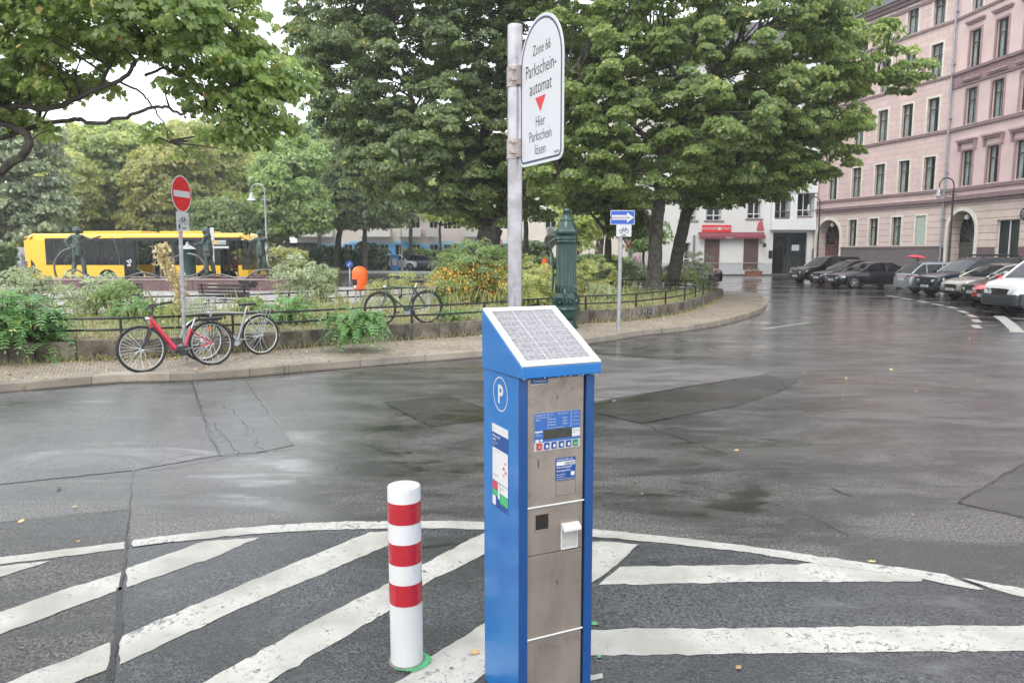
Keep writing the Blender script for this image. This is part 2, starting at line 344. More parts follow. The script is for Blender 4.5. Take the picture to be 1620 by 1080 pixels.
def crown(name, E, nclump, per, crad, lsize, shape, material, parent, flatness=.68, tintc=.4, tints=.18, gap=.0, nrm_up=.38, floor=None, nrand=.62):
    CC = clump_centres(E, nclump)
    if floor is not None: CC = CC[CC[:, 2] > floor]
    cen = np.mean([c for c, r in E], axis=0); cs = []; ns = []; ts = []
    for c in CC:
        rad = crad*rng.uniform(.6, 1.35); m = int(per*rng.uniform(.5, 1.4)*(rad/crad)**1.3)
        u = unit(rng.normal(size=(m, 3))); u[:, 2] = np.abs(u[:, 2])*.9-.25*rng.random(m)
        out = unit((c-cen)*np.array([1, 1, .5]))
        sh = u*rad*np.array([1, 1, flatness])*(rng.uniform(.45, 1, (m, 1))**.5)
        p = c+sh; p[:, 2] -= .16*((sh[:, 0]**2+sh[:, 1]**2))/rad
        nn = unit(unit(u)*.6+out*.75*np.array([1,1,.3])+np.array([0, 0, nrm_up])+rng.normal(size=(m, 3))*nrand)
        cs.append(p); ns.append(nn); ts.append(np.full(m, rng.normal(tintc, tints*.6))+rng.normal(0, tints, m))
    C = np.concatenate(cs); Nn = np.concatenate(ns); T = np.concatenate(ts)
    sz = lsize*rng.uniform(.65, 1.25, len(C))
    T = np.where(rng.random(len(T)) < .012, 1.0, np.minimum(T, .8))
    return leaf_mesh(name, C, Nn, sz, shape, material, T, parent), CC
def limb(mb, pts, r0, r1, n=8, sub=4, wob=.0):
    P = smooth_line(pts, sub); k = len(P)
    if wob: P = [p+Vector(rng.normal(size=3)*wob) if 0 < i < k-1 else p for i, p in enumerate(P)]
    mb.tube(P, [r0+(r1-r0)*(i/(k-1))**.8 for i in range(k)], n); return P
def twigs(mb, skel, CC, r=.035, frac=1.0):
    S = np.array([tuple(p) for p in skel])
    for c in CC:
        if rng.random() > frac: continue
        d = np.linalg.norm(S-c, axis=1)+.6*np.maximum(0, S[:, 2]-c[2]); a = S[np.argmin(d)]
        mid = (a+c)/2+np.array([0, 0, .08*np.linalg.norm(c-a)])+rng.normal(size=3)*.05*np.linalg.norm(c-a)
        L_ = np.linalg.norm(c-a); mb.tube([a, mid, c], [min(r, .012+.011*L_), min(r, .01+.007*L_)*.7, .006], 5, caps=False)
def rootflare(mb, base, r, h=.5): mb.lathe([(r*1.55, -.1), (r*1.35, .06), (r*1.12, .25), (r, h)], 12, base)
def tree(name, base, limbs, E, nclump, per, crad, lsize, shape, lm, bm_, label, group=None, tw=.5, r=.035, **kw):
    t = empty(name, base, 0, label, 'tree', group)
    off = -Vector(base); b = MB(); skel = []
    for pts, r0, r1 in limbs: skel += limb(b, [Vector(p)+off for p in pts], r0, r1, 10 if r0 > .1 else 7, 5, .012)
    rootflare(b, (0, 0, 0), limbs[0][1])
    E2 = [((c[0]+off.x, c[1]+off.y, c[2]+off.z), rr) for c, rr in E]
    o, CC = crown('crown', E2, nclump, per, crad, lsize, shape, lm, t, **kw)
    top = [p for p in skel if p.z > min(c[2] for c in CC)-2.5]
    twigs(b, top or skel, CC, r, tw); b.build('trunk', bm_, t, fix=False)
    return t
def E_px(px, py, Y, rx, ry, rd, s=None):
    """an ellipsoid at depth Y whose half-sizes in the photo are rx, ry pixels"""
    c = PY(px, py, Y); k = Y/1178
    return (tuple(c), (rx*k, rd, ry*k))
def bush(name, c, rad, n, per, crad, lsize, shape, lm, label, group=None, stem=True, cat='bush', **kw):
    t = empty(name, c, 0, label, cat, group)
    E = [((0, 0, rad[2]*.85), rad)]
    for i in range(3): E.append(((rng.uniform(-.5, .5)*rad[0], rng.uniform(-.4, .4)*rad[1], rad[2]*rng.uniform(.5, 1.35)), (rad[0]*.55, rad[1]*.55, rad[2]*.5)))
    o, CC = crown('foliage', E, n, per, crad, lsize, shape, lm, t, floor=.02, **kw)
    b = MB(); sk = []
    for i in range(4):
        a = rng.uniform(0, 6.28); q = Vector((math.cos(a)*rad[0]*.4, math.sin(a)*rad[1]*.4, rad[2]*1.2)); sk += limb(b, [(q.x*.1, q.y*.1, -.03), (q.x*.5, q.y*.5, q.z*.5), q], .02, .006, 5, 3)
    twigs(b, sk, CC, .01, .6); b.build('stem', MT['bark'], t, fix=False); return t
def fronds(name, c, n, length, spread, height, lm, label, group=None, leaf=.09, cat='plant', base=.0, pairs=9, droop=.5):
    """sprawling plant of pinnate leaves"""
    t = empty(name, c, 0, label, cat, group); C = []; Nn = []; U = []; S = []; T = []; b = MB()
    for i in range(n):
        a = rng.uniform(0, 2*math.pi); rr = spread*math.sqrt(rng.random())*.75
        s = np.array([math.cos(a)*rr, math.sin(a)*rr*.7, base+height*rng.uniform(.1, 1.0)*(1-.45*(rr/spread)**2)])
        a2 = a+rng.normal(0, .7); el = rng.uniform(.0, .9); L_ = length*rng.uniform(.6, 1.15)
        d = np.array([math.cos(a2)*math.cos(el), math.sin(a2)*math.cos(el), math.sin(el)]); side = unit(np.cross(d, [0, 0, 1])); pts = []; tt = rng.normal(.4, .15)
        for j in range(pairs+1):
            q = j/pairs; p = s+d*L_*q+np.array([0, 0, -droop*L_*q*q]); pts.append(p)
            if j == 0: continue
            w = leaf*(1.1-.55*q); tan = unit(d+np.array([0, 0, -2*droop*q])); nn = unit(np.cross(side, tan)); nn = nn if nn[2] > 0 else -nn
            for sg in ((-1, 1) if j < pairs else (0,)):
                ld = unit(side*sg+tan*.45+np.array([0, 0, -.15])) if sg else tan
                C.append(p+ld*w*.5); Nn.append(unit(nn+rng.normal(size=3)*.15)); U.append(np.cross(nn, ld)); S.append(w); T.append(tt+rng.normal(0, .1))
        b.tube([pts[0], pts[len(pts)//2], pts[-1]], [.005, .004, .002], 4, caps=False)
        b.tube([(s[0]*.15, s[1]*.15, -.02), (s[0]*.5, s[1]*.5, s[2]*.6), tuple(s)], [.009, .007, .005], 5, caps=False)
    Nn = np.array(Nn); U = np.array(U)
    sh = np.array([(0,-.5),(.17,-.2),(.14,.18),(0,.5),(-.14,.18),(-.17,-.2)])
    # leaf axis must run along the leaflet direction: cross(N, up_dir)=a, cross(N,a)=b -> choose up_dir = -ld
    LD = np.cross(U, Nn)
    leaf_mesh('foliage', np.array(C), unit(Nn), np.array(S)*1.35, sh, lm, np.array(T), t, up_dir=-LD)
    b.build('stem', MT['stem'], t, fix=False); return t
def blades(name, pts, hmin, hmax, material, wid=.006, lean=.5, kind='stuff', tintc=.5, tints=.2):
    n = len(pts); P = np.array(pts); h = rng.uniform(hmin, hmax, n); a = rng.uniform(0, 6.28, n)
    d = np.stack([np.cos(a), np.sin(a), np.zeros(n)], 1); s = np.stack([-np.sin(a), np.cos(a), np.zeros(n)], 1)*wid
    ln = rng.uniform(.1, lean, n)[:, None]*h[:, None]
    mid = P+d*ln*.35+np.array([0, 0, 1])*h[:, None]*.6; tip = P+d*ln+np.array([0, 0, 1])*h[:, None]
    V = np.stack([P-s, P+s, mid+s*.7, tip, mid-s*.7], 1)
    me = bpy.data.meshes.new(name); me.vertices.add(n*5); me.vertices.foreach_set('co', V.astype(np.float32).ravel())
    me.loops.add(n*5); me.loops.foreach_set('vertex_index', np.arange(n*5, dtype=np.int32)); me.polygons.add(n)
    me.polygons.foreach_set('loop_start', np.arange(0, n*5, 5, dtype=np.int32)); me.update(calc_edges=True)
    at = me.attributes.new('tint', 'FLOAT', 'FACE'); at.data.foreach_set('value', np.clip(rng.normal(tintc, tints, n), 0, 1).astype(np.float32)); me.materials.append(material)
    o = link(name, me); 
    if kind: o['kind'] = kind
    return o
def scatter(poly, n):
    """random points in a polygon"""
    P = np.array([(p[0], p[1]) for p in poly]); lo, hi = P.min(0), P.max(0); out = []
    while len(out) < n:
        Q = rng.uniform(lo, hi, (n, 2)); ins = np.zeros(len(Q), bool); j = len(P)-1
        for i in range(len(P)):
            c = ((P[i, 1] > Q[:, 1]) != (P[j, 1] > Q[:, 1])) & (Q[:, 0] < (P[j, 0]-P[i, 0])*(Q[:, 1]-P[i, 1])/(P[j, 1]-P[i, 1]+1e-12)+P[i, 0]); ins ^= c; j = i
        out += [tuple(q) for q in Q[ins]]
    return out[:n]
# ---------------------------------------------------------------- figures
def capsule(mb, a, b, r0, r1, n=12):
    a, b = Vector(a), Vector(b); k = 7; P = []; Rr = []; d = (b-a); L_ = d.length; u = d/L_ if L_ > 1e-6 else Vector((0, 0, 1))
    for i in range(4): q = i/4*math.pi/2; P.append(a-u*r0*math.cos(q)); Rr.append(max(.003, r0*math.sin(q)))
    P.append(a); Rr.append(r0); P.append(a.lerp(b, .5)); Rr.append((r0+r1)/2*1.02); P.append(b); Rr.append(r1)
    for i in range(1, 5): q = i/4*math.pi/2; P.append(b+u*r1*math.sin(q)); Rr.append(max(.003, r1*math.cos(q)))
    mb.tube(P, Rr, n)
def remeshed(name, mb, voxel, mats, parent, picker=None, smooth=2):
    me = mb.mesh(name+'_src', mats[0]); o = bpy.data.objects.new('tmp', me); COL.objects.link(o)
    rm = o.modifiers.new('r', 'REMESH'); rm.mode = 'VOXEL'; rm.voxel_size = voxel; rm.use_smooth_shade = True
    s = o.modifiers.new('s', 'SMOOTH'); s.iterations = smooth; s.factor = .5
    dg = bpy.context.evaluated_depsgraph_get(); dg.update(); m2 = bpy.data.meshes.new_from_object(o.evaluated_get(dg), depsgraph=dg)
    bpy.data.objects.remove(o); m2.name = name; m2.materials.clear()
    for m in mats: m2.materials.append(m)
    for p in m2.polygons: p.use_smooth = True
    if picker:
        for p in m2.polygons: p.material_index = picker(p.center)
    return link(name, m2, parent)
def figure(mb, J, s=1.0, helmet=False):
    """J: joints in metres for a 1.75 m body: hip, chest, neck, head, (sh, el, ha) x2, (kn, an, toe) x2"""
    V = lambda k: Vector(J[k])*s
    hl, hr = V('hip')+Vector(J['side'])*.095*s, V('hip')-Vector(J['side'])*.095*s
    sl, sr = V('neck')+Vector(J['side'])*.185*s-Vector((0, 0, .06*s)), V('neck')-Vector(J['side'])*.185*s-Vector((0, 0, .06*s))
    capsule(mb, hl, hr, .105*s, .105*s); capsule(mb, V('hip'), V('chest'), .125*s, .15*s); capsule(mb, V('chest'), V('neck')-Vector((0, 0, .09*s)), .15*s, .12*s)
    capsule(mb, (sl+V('neck'))/2-Vector((0, 0, .04*s)), (sr+V('neck'))/2-Vector((0, 0, .04*s)), .085*s, .085*s); capsule(mb, sl, sr, .07*s, .07*s)
    capsule(mb, V('neck')-Vector((0, 0, .06*s)), V('head'), .062*s, .055*s)
    f = Vector(J['face']).normalized()
    mb.ball(V('head')+Vector((0, 0, .04*s)), .105*s, 12, (.86, .95, 1.15)); mb.ball(V('head')+f*.035*s-Vector((0, 0, .045*s)), .07*s, 10)
    capsule(mb, V('head')+f*.1*s+Vector((0, 0, .02*s)), V('head')+f*.125*s-Vector((0, 0, .01*s)), .014*s, .02*s, 8)
    for sg, sh in ((1, sl), (-1, sr)):
        k = 'l' if sg > 0 else 'r'; el, ha = V('el'+k), V('ha'+k)
        capsule(mb, sh, el, .056*s, .044*s); capsule(mb, el, ha, .045*s, .03*s)
        d = (ha-el).normalized(); q = d.cross(Vector((0, 0, 1))); q = q.normalized() if q.length > .1 else Vector((1, 0, 0))
        capsule(mb, ha, ha+d*.07*s, .036*s, .034*s, 8)
        for i, ln in enumerate((.075, .085, .08, .062)):
            o_ = q*(-.033+.022*i)*s; capsule(mb, ha+d*.08*s+o_, ha+d*(.09+ln)*s+o_*1.2-Vector((0, 0, .015*s)), .0115*s, .009*s, 6)
        capsule(mb, ha+d*.02*s+q*.03*s, ha+d*.075*s+q*.06*s, .013*s, .01*s, 6)
        hp = hl if sg > 0 else hr; kn, an, toe = V('kn'+k), V('an'+k), V('toe'+k)
        capsule(mb, hp, kn, .092*s, .06*s); capsule(mb, kn, an, .062*s, .042*s); capsule(mb, kn.lerp(an, .3), kn.lerp(an, .45), .062*s, .055*s)
        capsule(mb, an-Vector((0, 0, .02*s)), toe, .048*s, .035*s); capsule(mb, an-Vector((0, 0, .03*s)), an-(toe-an)*.25-Vector((0, 0, .03*s)), .045*s, .04*s)
def stand(side=(0, 1, 0), face=(1, 0, 0), **kw):
    S, F = Vector(side), Vector(face)
    J = dict(side=side, face=face, hip=(0, 0, .93), chest=(0, 0, 1.22), neck=(0, 0, 1.5), head=tuple(F*.02+Vector((0, 0, 1.61))))
    for k, sg in (('l', 1), ('r', -1)):
        J['el'+k] = tuple(S*sg*.25+Vector((0, 0, 1.17))); J['ha'+k] = tuple(S*sg*.24+F*.08+Vector((0, 0, .93)))
        J['kn'+k] = tuple(S*sg*.11+F*.02+Vector((0, 0, .5))); J['an'+k] = tuple(S*sg*.12+Vector((0, 0, .09))); J['toe'+k] = tuple(S*sg*.14+F*.16+Vector((0, 0, .04)))
    J.update(kw); return J
# ---------------------------------------------------------------- shared materials
MT = {}
MT['bark'] = mat('bark', (.05,.042,.035), .85, var=.4, scale=5, bump=1, bscale=14, col2=(.12,.105,.09))
MT['barkdark'] = mat('dark_bark', (.045,.038,.032), .85, var=.3, scale=6, bump=1, bscale=14, col2=(.1,.088,.072))
MT['stem'] = mat('stem', (.09,.11,.04), .7)
MT['white'] = mat('white_paint', (.58,.58,.57), .35, var=.03)
MT['black'] = mat('black_metal', (.012,.012,.013), .35, var=.3)
MT['rubber'] = mat('rubber', (.016,.016,.016), .7)
MT['steel'] = mat('galvanised_steel', (.40,.38,.39), .36, .85, var=.2, scale=14, bump=.1, bscale=40)
MT['chrome'] = mat('bright_metal', (.62,.62,.62), .2, 1, var=.05)
MT['alu'] = mat('grey_metal', (.38,.39,.4), .35, .8, var=.08)
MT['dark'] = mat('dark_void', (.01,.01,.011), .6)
MT['red'] = mat('sign_red', (.6,.02,.025), .35, var=.05)
MT['bluesign'] = mat('sign_blue', (.02,.09,.42), .35, var=.05)
MT['signwhite'] = mat('sign_white', (.56,.565,.58), .35, var=.03, scale=3)
MT['ink'] = mat('black_ink', (.02,.02,.025), .4)
MT['maple'] = leafmat('maple_leaf', (.055,.09,.026), (.185,.24,.075), (.34,.27,.08), trans=.52)
MT['linden'] = leafmat('linden_leaf', (.046,.076,.03), (.15,.195,.07), (.38,.3,.08), trans=.48)
MT['yellowing'] = leafmat('yellowing_leaf', (.13,.16,.06), (.32,.34,.13), (.32,.24,.09), trans=.48)
MT['rusty'] = leafmat('turning_leaf', (.12,.14,.05), (.29,.29,.1), (.36,.26,.09), trans=.48)
MT['lime'] = leafmat('light_leaf', (.11,.15,.045), (.3,.34,.12), (.36,.33,.12), trans=.48)
MT['bushy'] = leafmat('shrub_leaf', (.055,.095,.03), (.18,.25,.08), (.28,.28,.1), trans=.38)
MT['grey_leaf'] = leafmat('grey_green_leaf', (.1,.13,.07), (.3,.34,.2), (.5,.5,.38), trans=.35)
MT['fern'] = leafmat('feather_leaf', (.05,.13,.045), (.17,.3,.1), (.36,.38,.12), trans=.38)
MT['dry'] = leafmat('dry_stalk', (.3,.22,.12), (.5,.4,.22), (.55,.48,.28), trans=.2, rough=.7)
MT['grass'] = leafmat('grass_blade', (.12,.17,.05), (.4,.37,.17), (.55,.48,.26), trans=.3, rough=.6)
MT['berry'] = leafmat('orange_berry', (.5,.13,.01), (.65,.25,.02), (.7,.35,.03), trans=0, rough=.35)
MT['hedge'] = leafmat('hedge_leaf', (.035,.06,.025), (.11,.15,.06), (.16,.17,.07), trans=.3)
# ---------------------------------------------------------------- ground
A_MAIN = asphalt('asphalt', (.033,.031,.03), (.122,.114,.109), wet=.45, film=.42, rlo=.09, rhi=.36, agg=.95)
A_PALE = asphalt('worn_asphalt', (.13,.12,.12), (.19,.175,.17), film=.15, wet=.1, rlo=.16, rhi=.45, agg=.6, seed=9)
A_LEFT = asphalt('smooth_grey_asphalt', (.065,.065,.065), (.14,.138,.136), wet=.22, rlo=.16, rhi=.4, agg=.6, seed=4, pscale=(.4, .9, 1))
A_DARK = asphalt('dark_patch_asphalt', (.018,.017,.016), (.042,.04,.038), wet=.6, rlo=.06, rhi=.3, agg=.5, seed=21)
A_SPECK = asphalt('gritty_asphalt', (.045,.043,.041), (.095,.091,.085), wet=.1, film=.12, rlo=.25, rhi=.55, agg=.8, seed=3, speck=.3)
A_ISL = asphalt('new_dark_asphalt', (.032,.033,.036), (.075,.077,.082), wet=.4, rlo=.12, rhi=.38, agg=.8, seed=13, pscale=(1.1, 1.8, 1))
b = MB(); b.quad((-500,-60,0), (500,-60,0), (500,900,0), (-500,900,0)); b.build('ground', A_MAIN, fix=False)['kind'] = 'structure'
def gp(L_, z=0.0): return [G(x, y, z) for x, y in L_]
def ragged(pts, step=.06, amp=.004):
    out = []
    for i, p in enumerate(pts):
        q = pts[(i+1) % len(pts)]; d = q-p; n = max(1, int(min(d.length, 12)/step)); s = Vector((-d.y, d.x, 0)).normalized() if d.length else Vector()
        for j in range(n): out.append(p+d*(j/n)+s*random.gauss(0, amp)*(0 if j == 0 else 1))
    return out
random.seed(3)
def patch(name, px, z, m, amp=.006): return flat(name, ragged(gp(px), .08, amp), z, m)
patch('asphalt_patch', [(606,636),(708,626),(790,652),(790,662),(681,674.6)], .004, A_DARK)
patch('asphalt_patch', [(304,603),(390,603),(432,650),(465,704),(420,714),(349,721),(330,672)], .004, A_LEFT)
patch('asphalt_patch', [(-420,640),(0,622),(300,604),(327,672),(346,720),(212,744),(0,766),(-420,815)], .004, A_LEFT)
patch('asphalt_patch', [(-420,900),(0,827),(207,805.7),(200,900),(190,935),(187,1010),(168,1130),(-420,1130)], .004, A_SPECK)
patch('asphalt_patch', [(815,654),(943,638),(1090,613),(1215,594),(1262,603),(1230,622),(1160,643),(1015,670),(943,653)], .004, A_DARK)
patch('asphalt_patch', [(880,566),(943,561),(1090,572),(1224,590),(1090,611),(943,635),(860,640)], .004, A_PALE)
patch('asphalt_patch', [(1515.6,795.6),(1640,722),(1900,690),(1900,900),(1640,824)], .004, asphalt('trench_asphalt', (.04,.039,.04), (.058,.056,.056), wet=.4, seed=31))
# the hatched island is laid in newer, darker asphalt
patch('asphalt_patch', [(207,868),(430,838),(616,831),(765,832),(941,845),(1180,868),(1440,905),(1560,930),(1640,945),(1640,1130),(168,1130),(189,1010),(192,935),(202,900)], .005, A_ISL, .001)
def paintmat():
    m = bpy.data.materials.new('worn_road_paint'); m.use_nodes = True; n = m.node_tree; p = n.nodes['Principled BSDF']; L = n.links.new
    g = N(n, 'ShaderNodeNewGeometry'); a = N(n, 'ShaderNodeTexNoise', Scale=28.0, Detail=6.0, Roughness=.7, Distortion=1.0); L(g.outputs['Position'], a.inputs['Vector'])
    lf = N(n, 'ShaderNodeTexNoise', Scale=2.2, Detail=3.0); L(g.outputs['Position'], lf.inputs['Vector'])
    s = N(n, 'ShaderNodeMath', operation='MULTIPLY_ADD'); s.inputs[1].default_value = .45; L(lf.outputs['Fac'], s.inputs[0]); L(a.outputs['Fac'], s.inputs[2])
    w1 = N(n, 'ShaderNodeMapRange'); w1.inputs['From Min'].default_value = .78; w1.inputs['From Max'].default_value = .92; L(s.outputs[0], w1.inputs['Value'])
    mp = N(n, 'ShaderNodeMapping'); mp.inputs['Scale'].default_value = (9, 4.5, 1); mp.inputs['Rotation'].default_value = (0, 0, .5); L(g.outputs['Position'], mp.inputs['Vector'])
    ds = N(n, 'ShaderNodeTexNoise', Scale=5.0, Detail=3.0); L(g.outputs['Position'], ds.inputs['Vector'])
    mxv = N(n, 'ShaderNodeMixRGB'); mxv.inputs['Fac'].default_value = .3; L(mp.outputs[0], mxv.inputs['Color1']); L(ds.outputs['Color'], mxv.inputs['Color2'])
    v = N(n, 'ShaderNodeTexVoronoi', Scale=.55, feature='DISTANCE_TO_EDGE'); L(mxv.outputs[0], v.inputs['Vector'])
    c1 = N(n, 'ShaderNodeMapRange'); c1.inputs['From Min'].default_value = .018; c1.inputs['From Max'].default_value = .006; L(v.outputs['Distance'], c1.inputs['Value'])
    gt = N(n, 'ShaderNodeMapRange'); gt.inputs['From Min'].default_value = .56; gt.inputs['From Max'].default_value = .68; L(lf.outputs['Fac'], gt.inputs['Value'])
    cm = N(n, 'ShaderNodeMath', operation='MULTIPLY'); L(c1.outputs[0], cm.inputs[0]); L(gt.outputs[0], cm.inputs[1])
    mx_ = N(n, 'ShaderNodeMath', operation='MAXIMUM'); L(w1.outputs[0], mx_.inputs[0]); L(cm.outputs[0], mx_.inputs[1])
    base = N(n, 'ShaderNodeValToRGB'); base.color_ramp.elements[0].color = (.29,.28,.245,1); base.color_ramp.elements[1].color = (.45,.438,.4,1); base.color_ramp.elements[0].position = .35; base.color_ramp.elements[1].position = .6
    L(lf.outputs['Fac'], base.inputs['Fac'])
    fin = N(n, 'ShaderNodeTexNoise', Scale=120.0, Detail=2.0); L(g.outputs['Position'], fin.inputs['Vector'])
    fs = N(n, 'ShaderNodeMapRange'); fs.inputs['To Min'].default_value = .8; fs.inputs['To Max'].default_value = 1.15; L(fin.outputs['Fac'], fs.inputs['Value'])
    vm = N(n, 'ShaderNodeVectorMath', operation='SCALE'); L(base.outputs[0], vm.inputs[0]); L(fs.outputs[0], vm.inputs['Scale'])
    mc = N(n, 'ShaderNodeMixRGB'); mc.inputs['Color2'].default_value = (.06,.06,.06,1); L(mx_.outputs[0], mc.inputs['Fac']); L(vm.outputs[0], mc.inputs['Color1']); L(mc.outputs[0], p.inputs['Base Color'])
    p.inputs['Roughness'].default_value = .38
    bp = N(n, 'ShaderNodeBump', Strength=.35, Distance=.004); L(fin.outputs['Fac'], bp.inputs['Height']); L(bp.outputs[0], p.inputs['Normal'])
    return m
PAINT = paintmat()
def marking(px, z=.0072): return flat('road_marking', ragged(gp(px), .05, .005), z, PAINT)
arc_top = [(211,855),(316,842.4),(434.6,831.4),(525.5,826.6),(616,825.3),(700,825),(765,826.5),(850,831),(941,838.3),(1049.6,849),(1179,864),(1309,883),(1438.6,901),(1495,909.6),(1557,934)]
arc_bot = [(1545,934),(1500,926),(1455,916),(1380,905),(1287,892),(1179,874),(1049.6,860),(941,850.4),(850,843),(765,838.5),(700,836.5),(616,836.5),(513.6,839.3),(395,846),(316,854.3),(245,861.5),(211,866)]
marking(arc_top+arc_bot, .0084)
marking([(-260,916),(0,882.7),(197.5,858),(197.5,869),(0,893.8),(-260,930)])
marking([(-260,944),(0,896.5),(78,888.6),(0,913.5),(-260,1005)])
marking([(1520.7,915),(1620,932.5),(1800,972),(1800,995),(1620,945.5),(1568,932)])
marking([(980.5,897.5),(1296,892.5),(1380,902),(1460,915),(1458,920.4),(1200,921.5),(946.8,926)])
marking([(900,858),(963,857.8),(1010,862),(976,894.5),(941.6,919),(900,945)])
marking([(880,1000),(939,997.4),(1300,993),(1620,990.5),(1850,988),(1850,1027),(1620,1030.6),(1300,1034),(939,1038),(880,1040)])
marking([(905,1072),(939,1069),(953,1066),(954,1074),(939,1077),(905,1085)])
marking([(-200,1034),(0,969.6),(100,934),(193,905.6),(190,934),(96,968),(0,1005),(-200,1085)])
marking([(201.5,899.7),(324,857),(411,851),(336,883.5),(270,906),(200.7,930)])
marking([(189.6,1009),(400,918),(584.8,842.4),(645,841),(655,845),(617,862.6),(434.6,940),(300,1000),(189.6,1052.6)])
marking([(174,1017),(174,1058.5),(118,1081),(60,1105),(-60,1110),(20,1078)])
marking([(328,1078),(480,992),(617,922),(700,877),(768,843),(800,843),(785,868),(672,925),(617,965.7),(430.6,1078),(370,1112),(270,1110)])
marking([(860,930),(765,988),(690,1035),(600,1100),(722,1100),(765,1068),(860,1005)])
# parking-side markings: short dashes along the bend, bay lines
DASH = [((1115,65),(1150,70)),((1168,74),(1205,80)),((1225,84),(1262,91)),((1282,95),(1318,102)),((1335,105),(1370,113)),((1380,120),(1408,130)),((1415,135),(1440,146)),((1436,153),(1450,164)),((1436,174),(1452,186))]
for a_, b_ in DASH:
    p, q = G(930+a_[0]/2.348, 440+a_[1]/2.348), G(930+b_[0]/2.348, 440+b_[1]/2.348); d = (q-p).normalized(); s = Vector((-d.y, d.x, 0))*.1
    flat('road_marking', ragged([p-s, q-s, q+s, p+s], .1, .01), .0055, PAINT)
def line_mark(px, wd, z=.0055):
    L_ = smooth_line(gp(px), 4); a_ = offset_line(L_, wd/2); b_ = offset_line(L_, -wd/2); flat('road_marking', ragged(a_+b_[::-1], .1, .01), z, PAINT)
line_mark([(1580,500),(1590,507),(1600,515),(1610,526)], .3)
line_mark([(1556,492.4),(1590,495),(1660,501)], .12)
line_mark([(1600,503.5),(1640,507),(1720,516)], .12)
line_mark([(1205,521),(1240,516),(1279,510.5)], .12)
# cracks and seams in the asphalt
TAR = asphalt('tar_seam', (.012,.012,.012), (.02,.02,.02), wet=.7, rlo=.06, rhi=.25, agg=.3)
b = MB()
def crack(px, wd, wob=.02, z=.0075):
    P = []; Q = gp(px)
    for i in range(len(Q)-1):
        n = max(2, int((Q[i+1]-Q[i]).length/.12))
        for j in range(n): P.append(Q[i].lerp(Q[i+1], j/n)+Vector((random.gauss(0, wob), random.gauss(0, wob), 0)))
    P.append(Q[-1]); a_ = []; c_ = []
    for i, p in enumerate(P):
        t = (P[min(i+1, len(P)-1)]-P[max(i-1, 0)]).normalized(); s = Vector((-t.y, t.x, 0))*wd*random.uniform(.25, .95)*.36; a_.append(p+s); c_.append(p-s)
    band(b, a_, c_, z)
crack([(304,603),(318,650),(332,690),(349,721)], .03, .008); crack([(214,745),(300,735),(360,722),(420,714),(470,708),(560,700)], .02, .025)
crack([(337,668),(355,690),(368,705),(375,722)], .016); crack([(385,667),(400,680),(405,700),(415,715),(432,718)], .018); crack([(350,640),(372,655),(385,667),(396,690)], .013)
crack([(350,700),(380,696),(405,700)], .012); crack([(340,720),(300,722),(250,730),(212,744)], .012, .03)
crack([(390,603),(404,625),(425,655),(465,704)], .02, .01)
crack([(210,745),(205,806),(200,860),(197,900)], .018, .004, .0098); crack([(193,905),(190,935)], .03, .004, .0098)
crack([(190,930),(187,965),(185,1010),(180,1040),(173,1090)], .06, .008, .0098); pass
crack([(1515.6,795.6),(1560,767),(1620,733),(1700,700)], .045, .006); crack([(1515.6,795.6),(1620,817),(1760,850)], .016, .008)
crack([(943,653),(1012,669),(1080,695),(1150,719)], .03, .015); crack([(1315,773),(1347,785)], .03); crack([(1230,797),(1290,822),(1343,848)], .016, .01)
crack([(0,827),(100,816),(207,805.7)], .015, .004); crack([(606,636),(681,674.6)], .02, .006); crack([(606,636),(708,626),(780,648)], .012, .006)
crack([(1280,613),(1185,638),(1100,653),(1015,670)], .012, .01); crack([(943,636),(1090,612),(1224,591)], .012, .008)
b.build('asphalt_crack', TAR, fix=False)['kind'] = 'structure'
GREEN = mat('green_spray_paint', (.03,.5,.17), .6, scale=34, col2=(.1,.16,.11), detail=6)
BOL = G(644, 1045); b = MB()
for k in range(160):
    q_ = k/159; a_ = R(-120+165*q_); a2 = R(-120+165*(k+1)/159); base = .084+.006*math.sin(k*.9)
    wdt = lambda t: (.01+.026*max(0, math.sin((t*1.15-.12)*math.pi))**1.2)*(1+.12*math.sin(t*9)+.05*math.sin(t*21))
    w1_, w2_ = wdt(q_), wdt((k+1)/159); b.quad(*[(BOL.x+math.cos(t)*rr, BOL.y+math.sin(t)*rr, .0104) for t, rr in ((a_, base), (a_, base+w1_), (a2, base+w2_), (a2, base))])
for px, py, r_ in ((941,988,.02),(948,1041,.012)):
    c_ = G(px, py); b.poly([(c_.x+math.cos(t*.6)*r_*random.uniform(.7,1.2), c_.y+math.sin(t*.6)*r_, .0104) for t in range(10)])
b.build('spray_mark', GREEN, fix=False)['kind'] = 'structure'
# ---------------------------------------------------------------- pavement island with kerb
kerb_px = [(-420,640),(-150,628),(0,620),(193,603.5),(308,601),(481,586.5),(620,575),(761,564),(860,553),(939,542),(1007,531),(1084,523),(1135,514),(1185,501),(1206,492),(1213,485),(1211,477),(1194,468),(1167,464.5)]
KL = smooth_line(gp(kerb_px), 5); KL += [Vector(p) for p in ((9.6,35.4,0),(8.2,37.2,0),(5,39.2,0),(0,40.3,0),(-7,40),(-8.5,38.4,0),(-60,38.4,0))]
KL = [Vector((p[0], p[1], 0)) for p in KL]
inn = offset_line(KL, .16); SW = inn
PAVE = blockmat('small_granite_setts', (.38,.32,.25), (.24,.2,.155), .06, .055, .008, .65, 'xy', .35, .8, dirt=.3)
slab('pavement', [(p.x, p.y) for p in SW]+[(-60, 20)], -.1, .12, PAVE)
KERB = blockmat('granite_kerb', (.29,.25,.2), (.12,.1,.08), 1.05, 3, .006, .5, 'xy', .2, .5, dirt=.5)
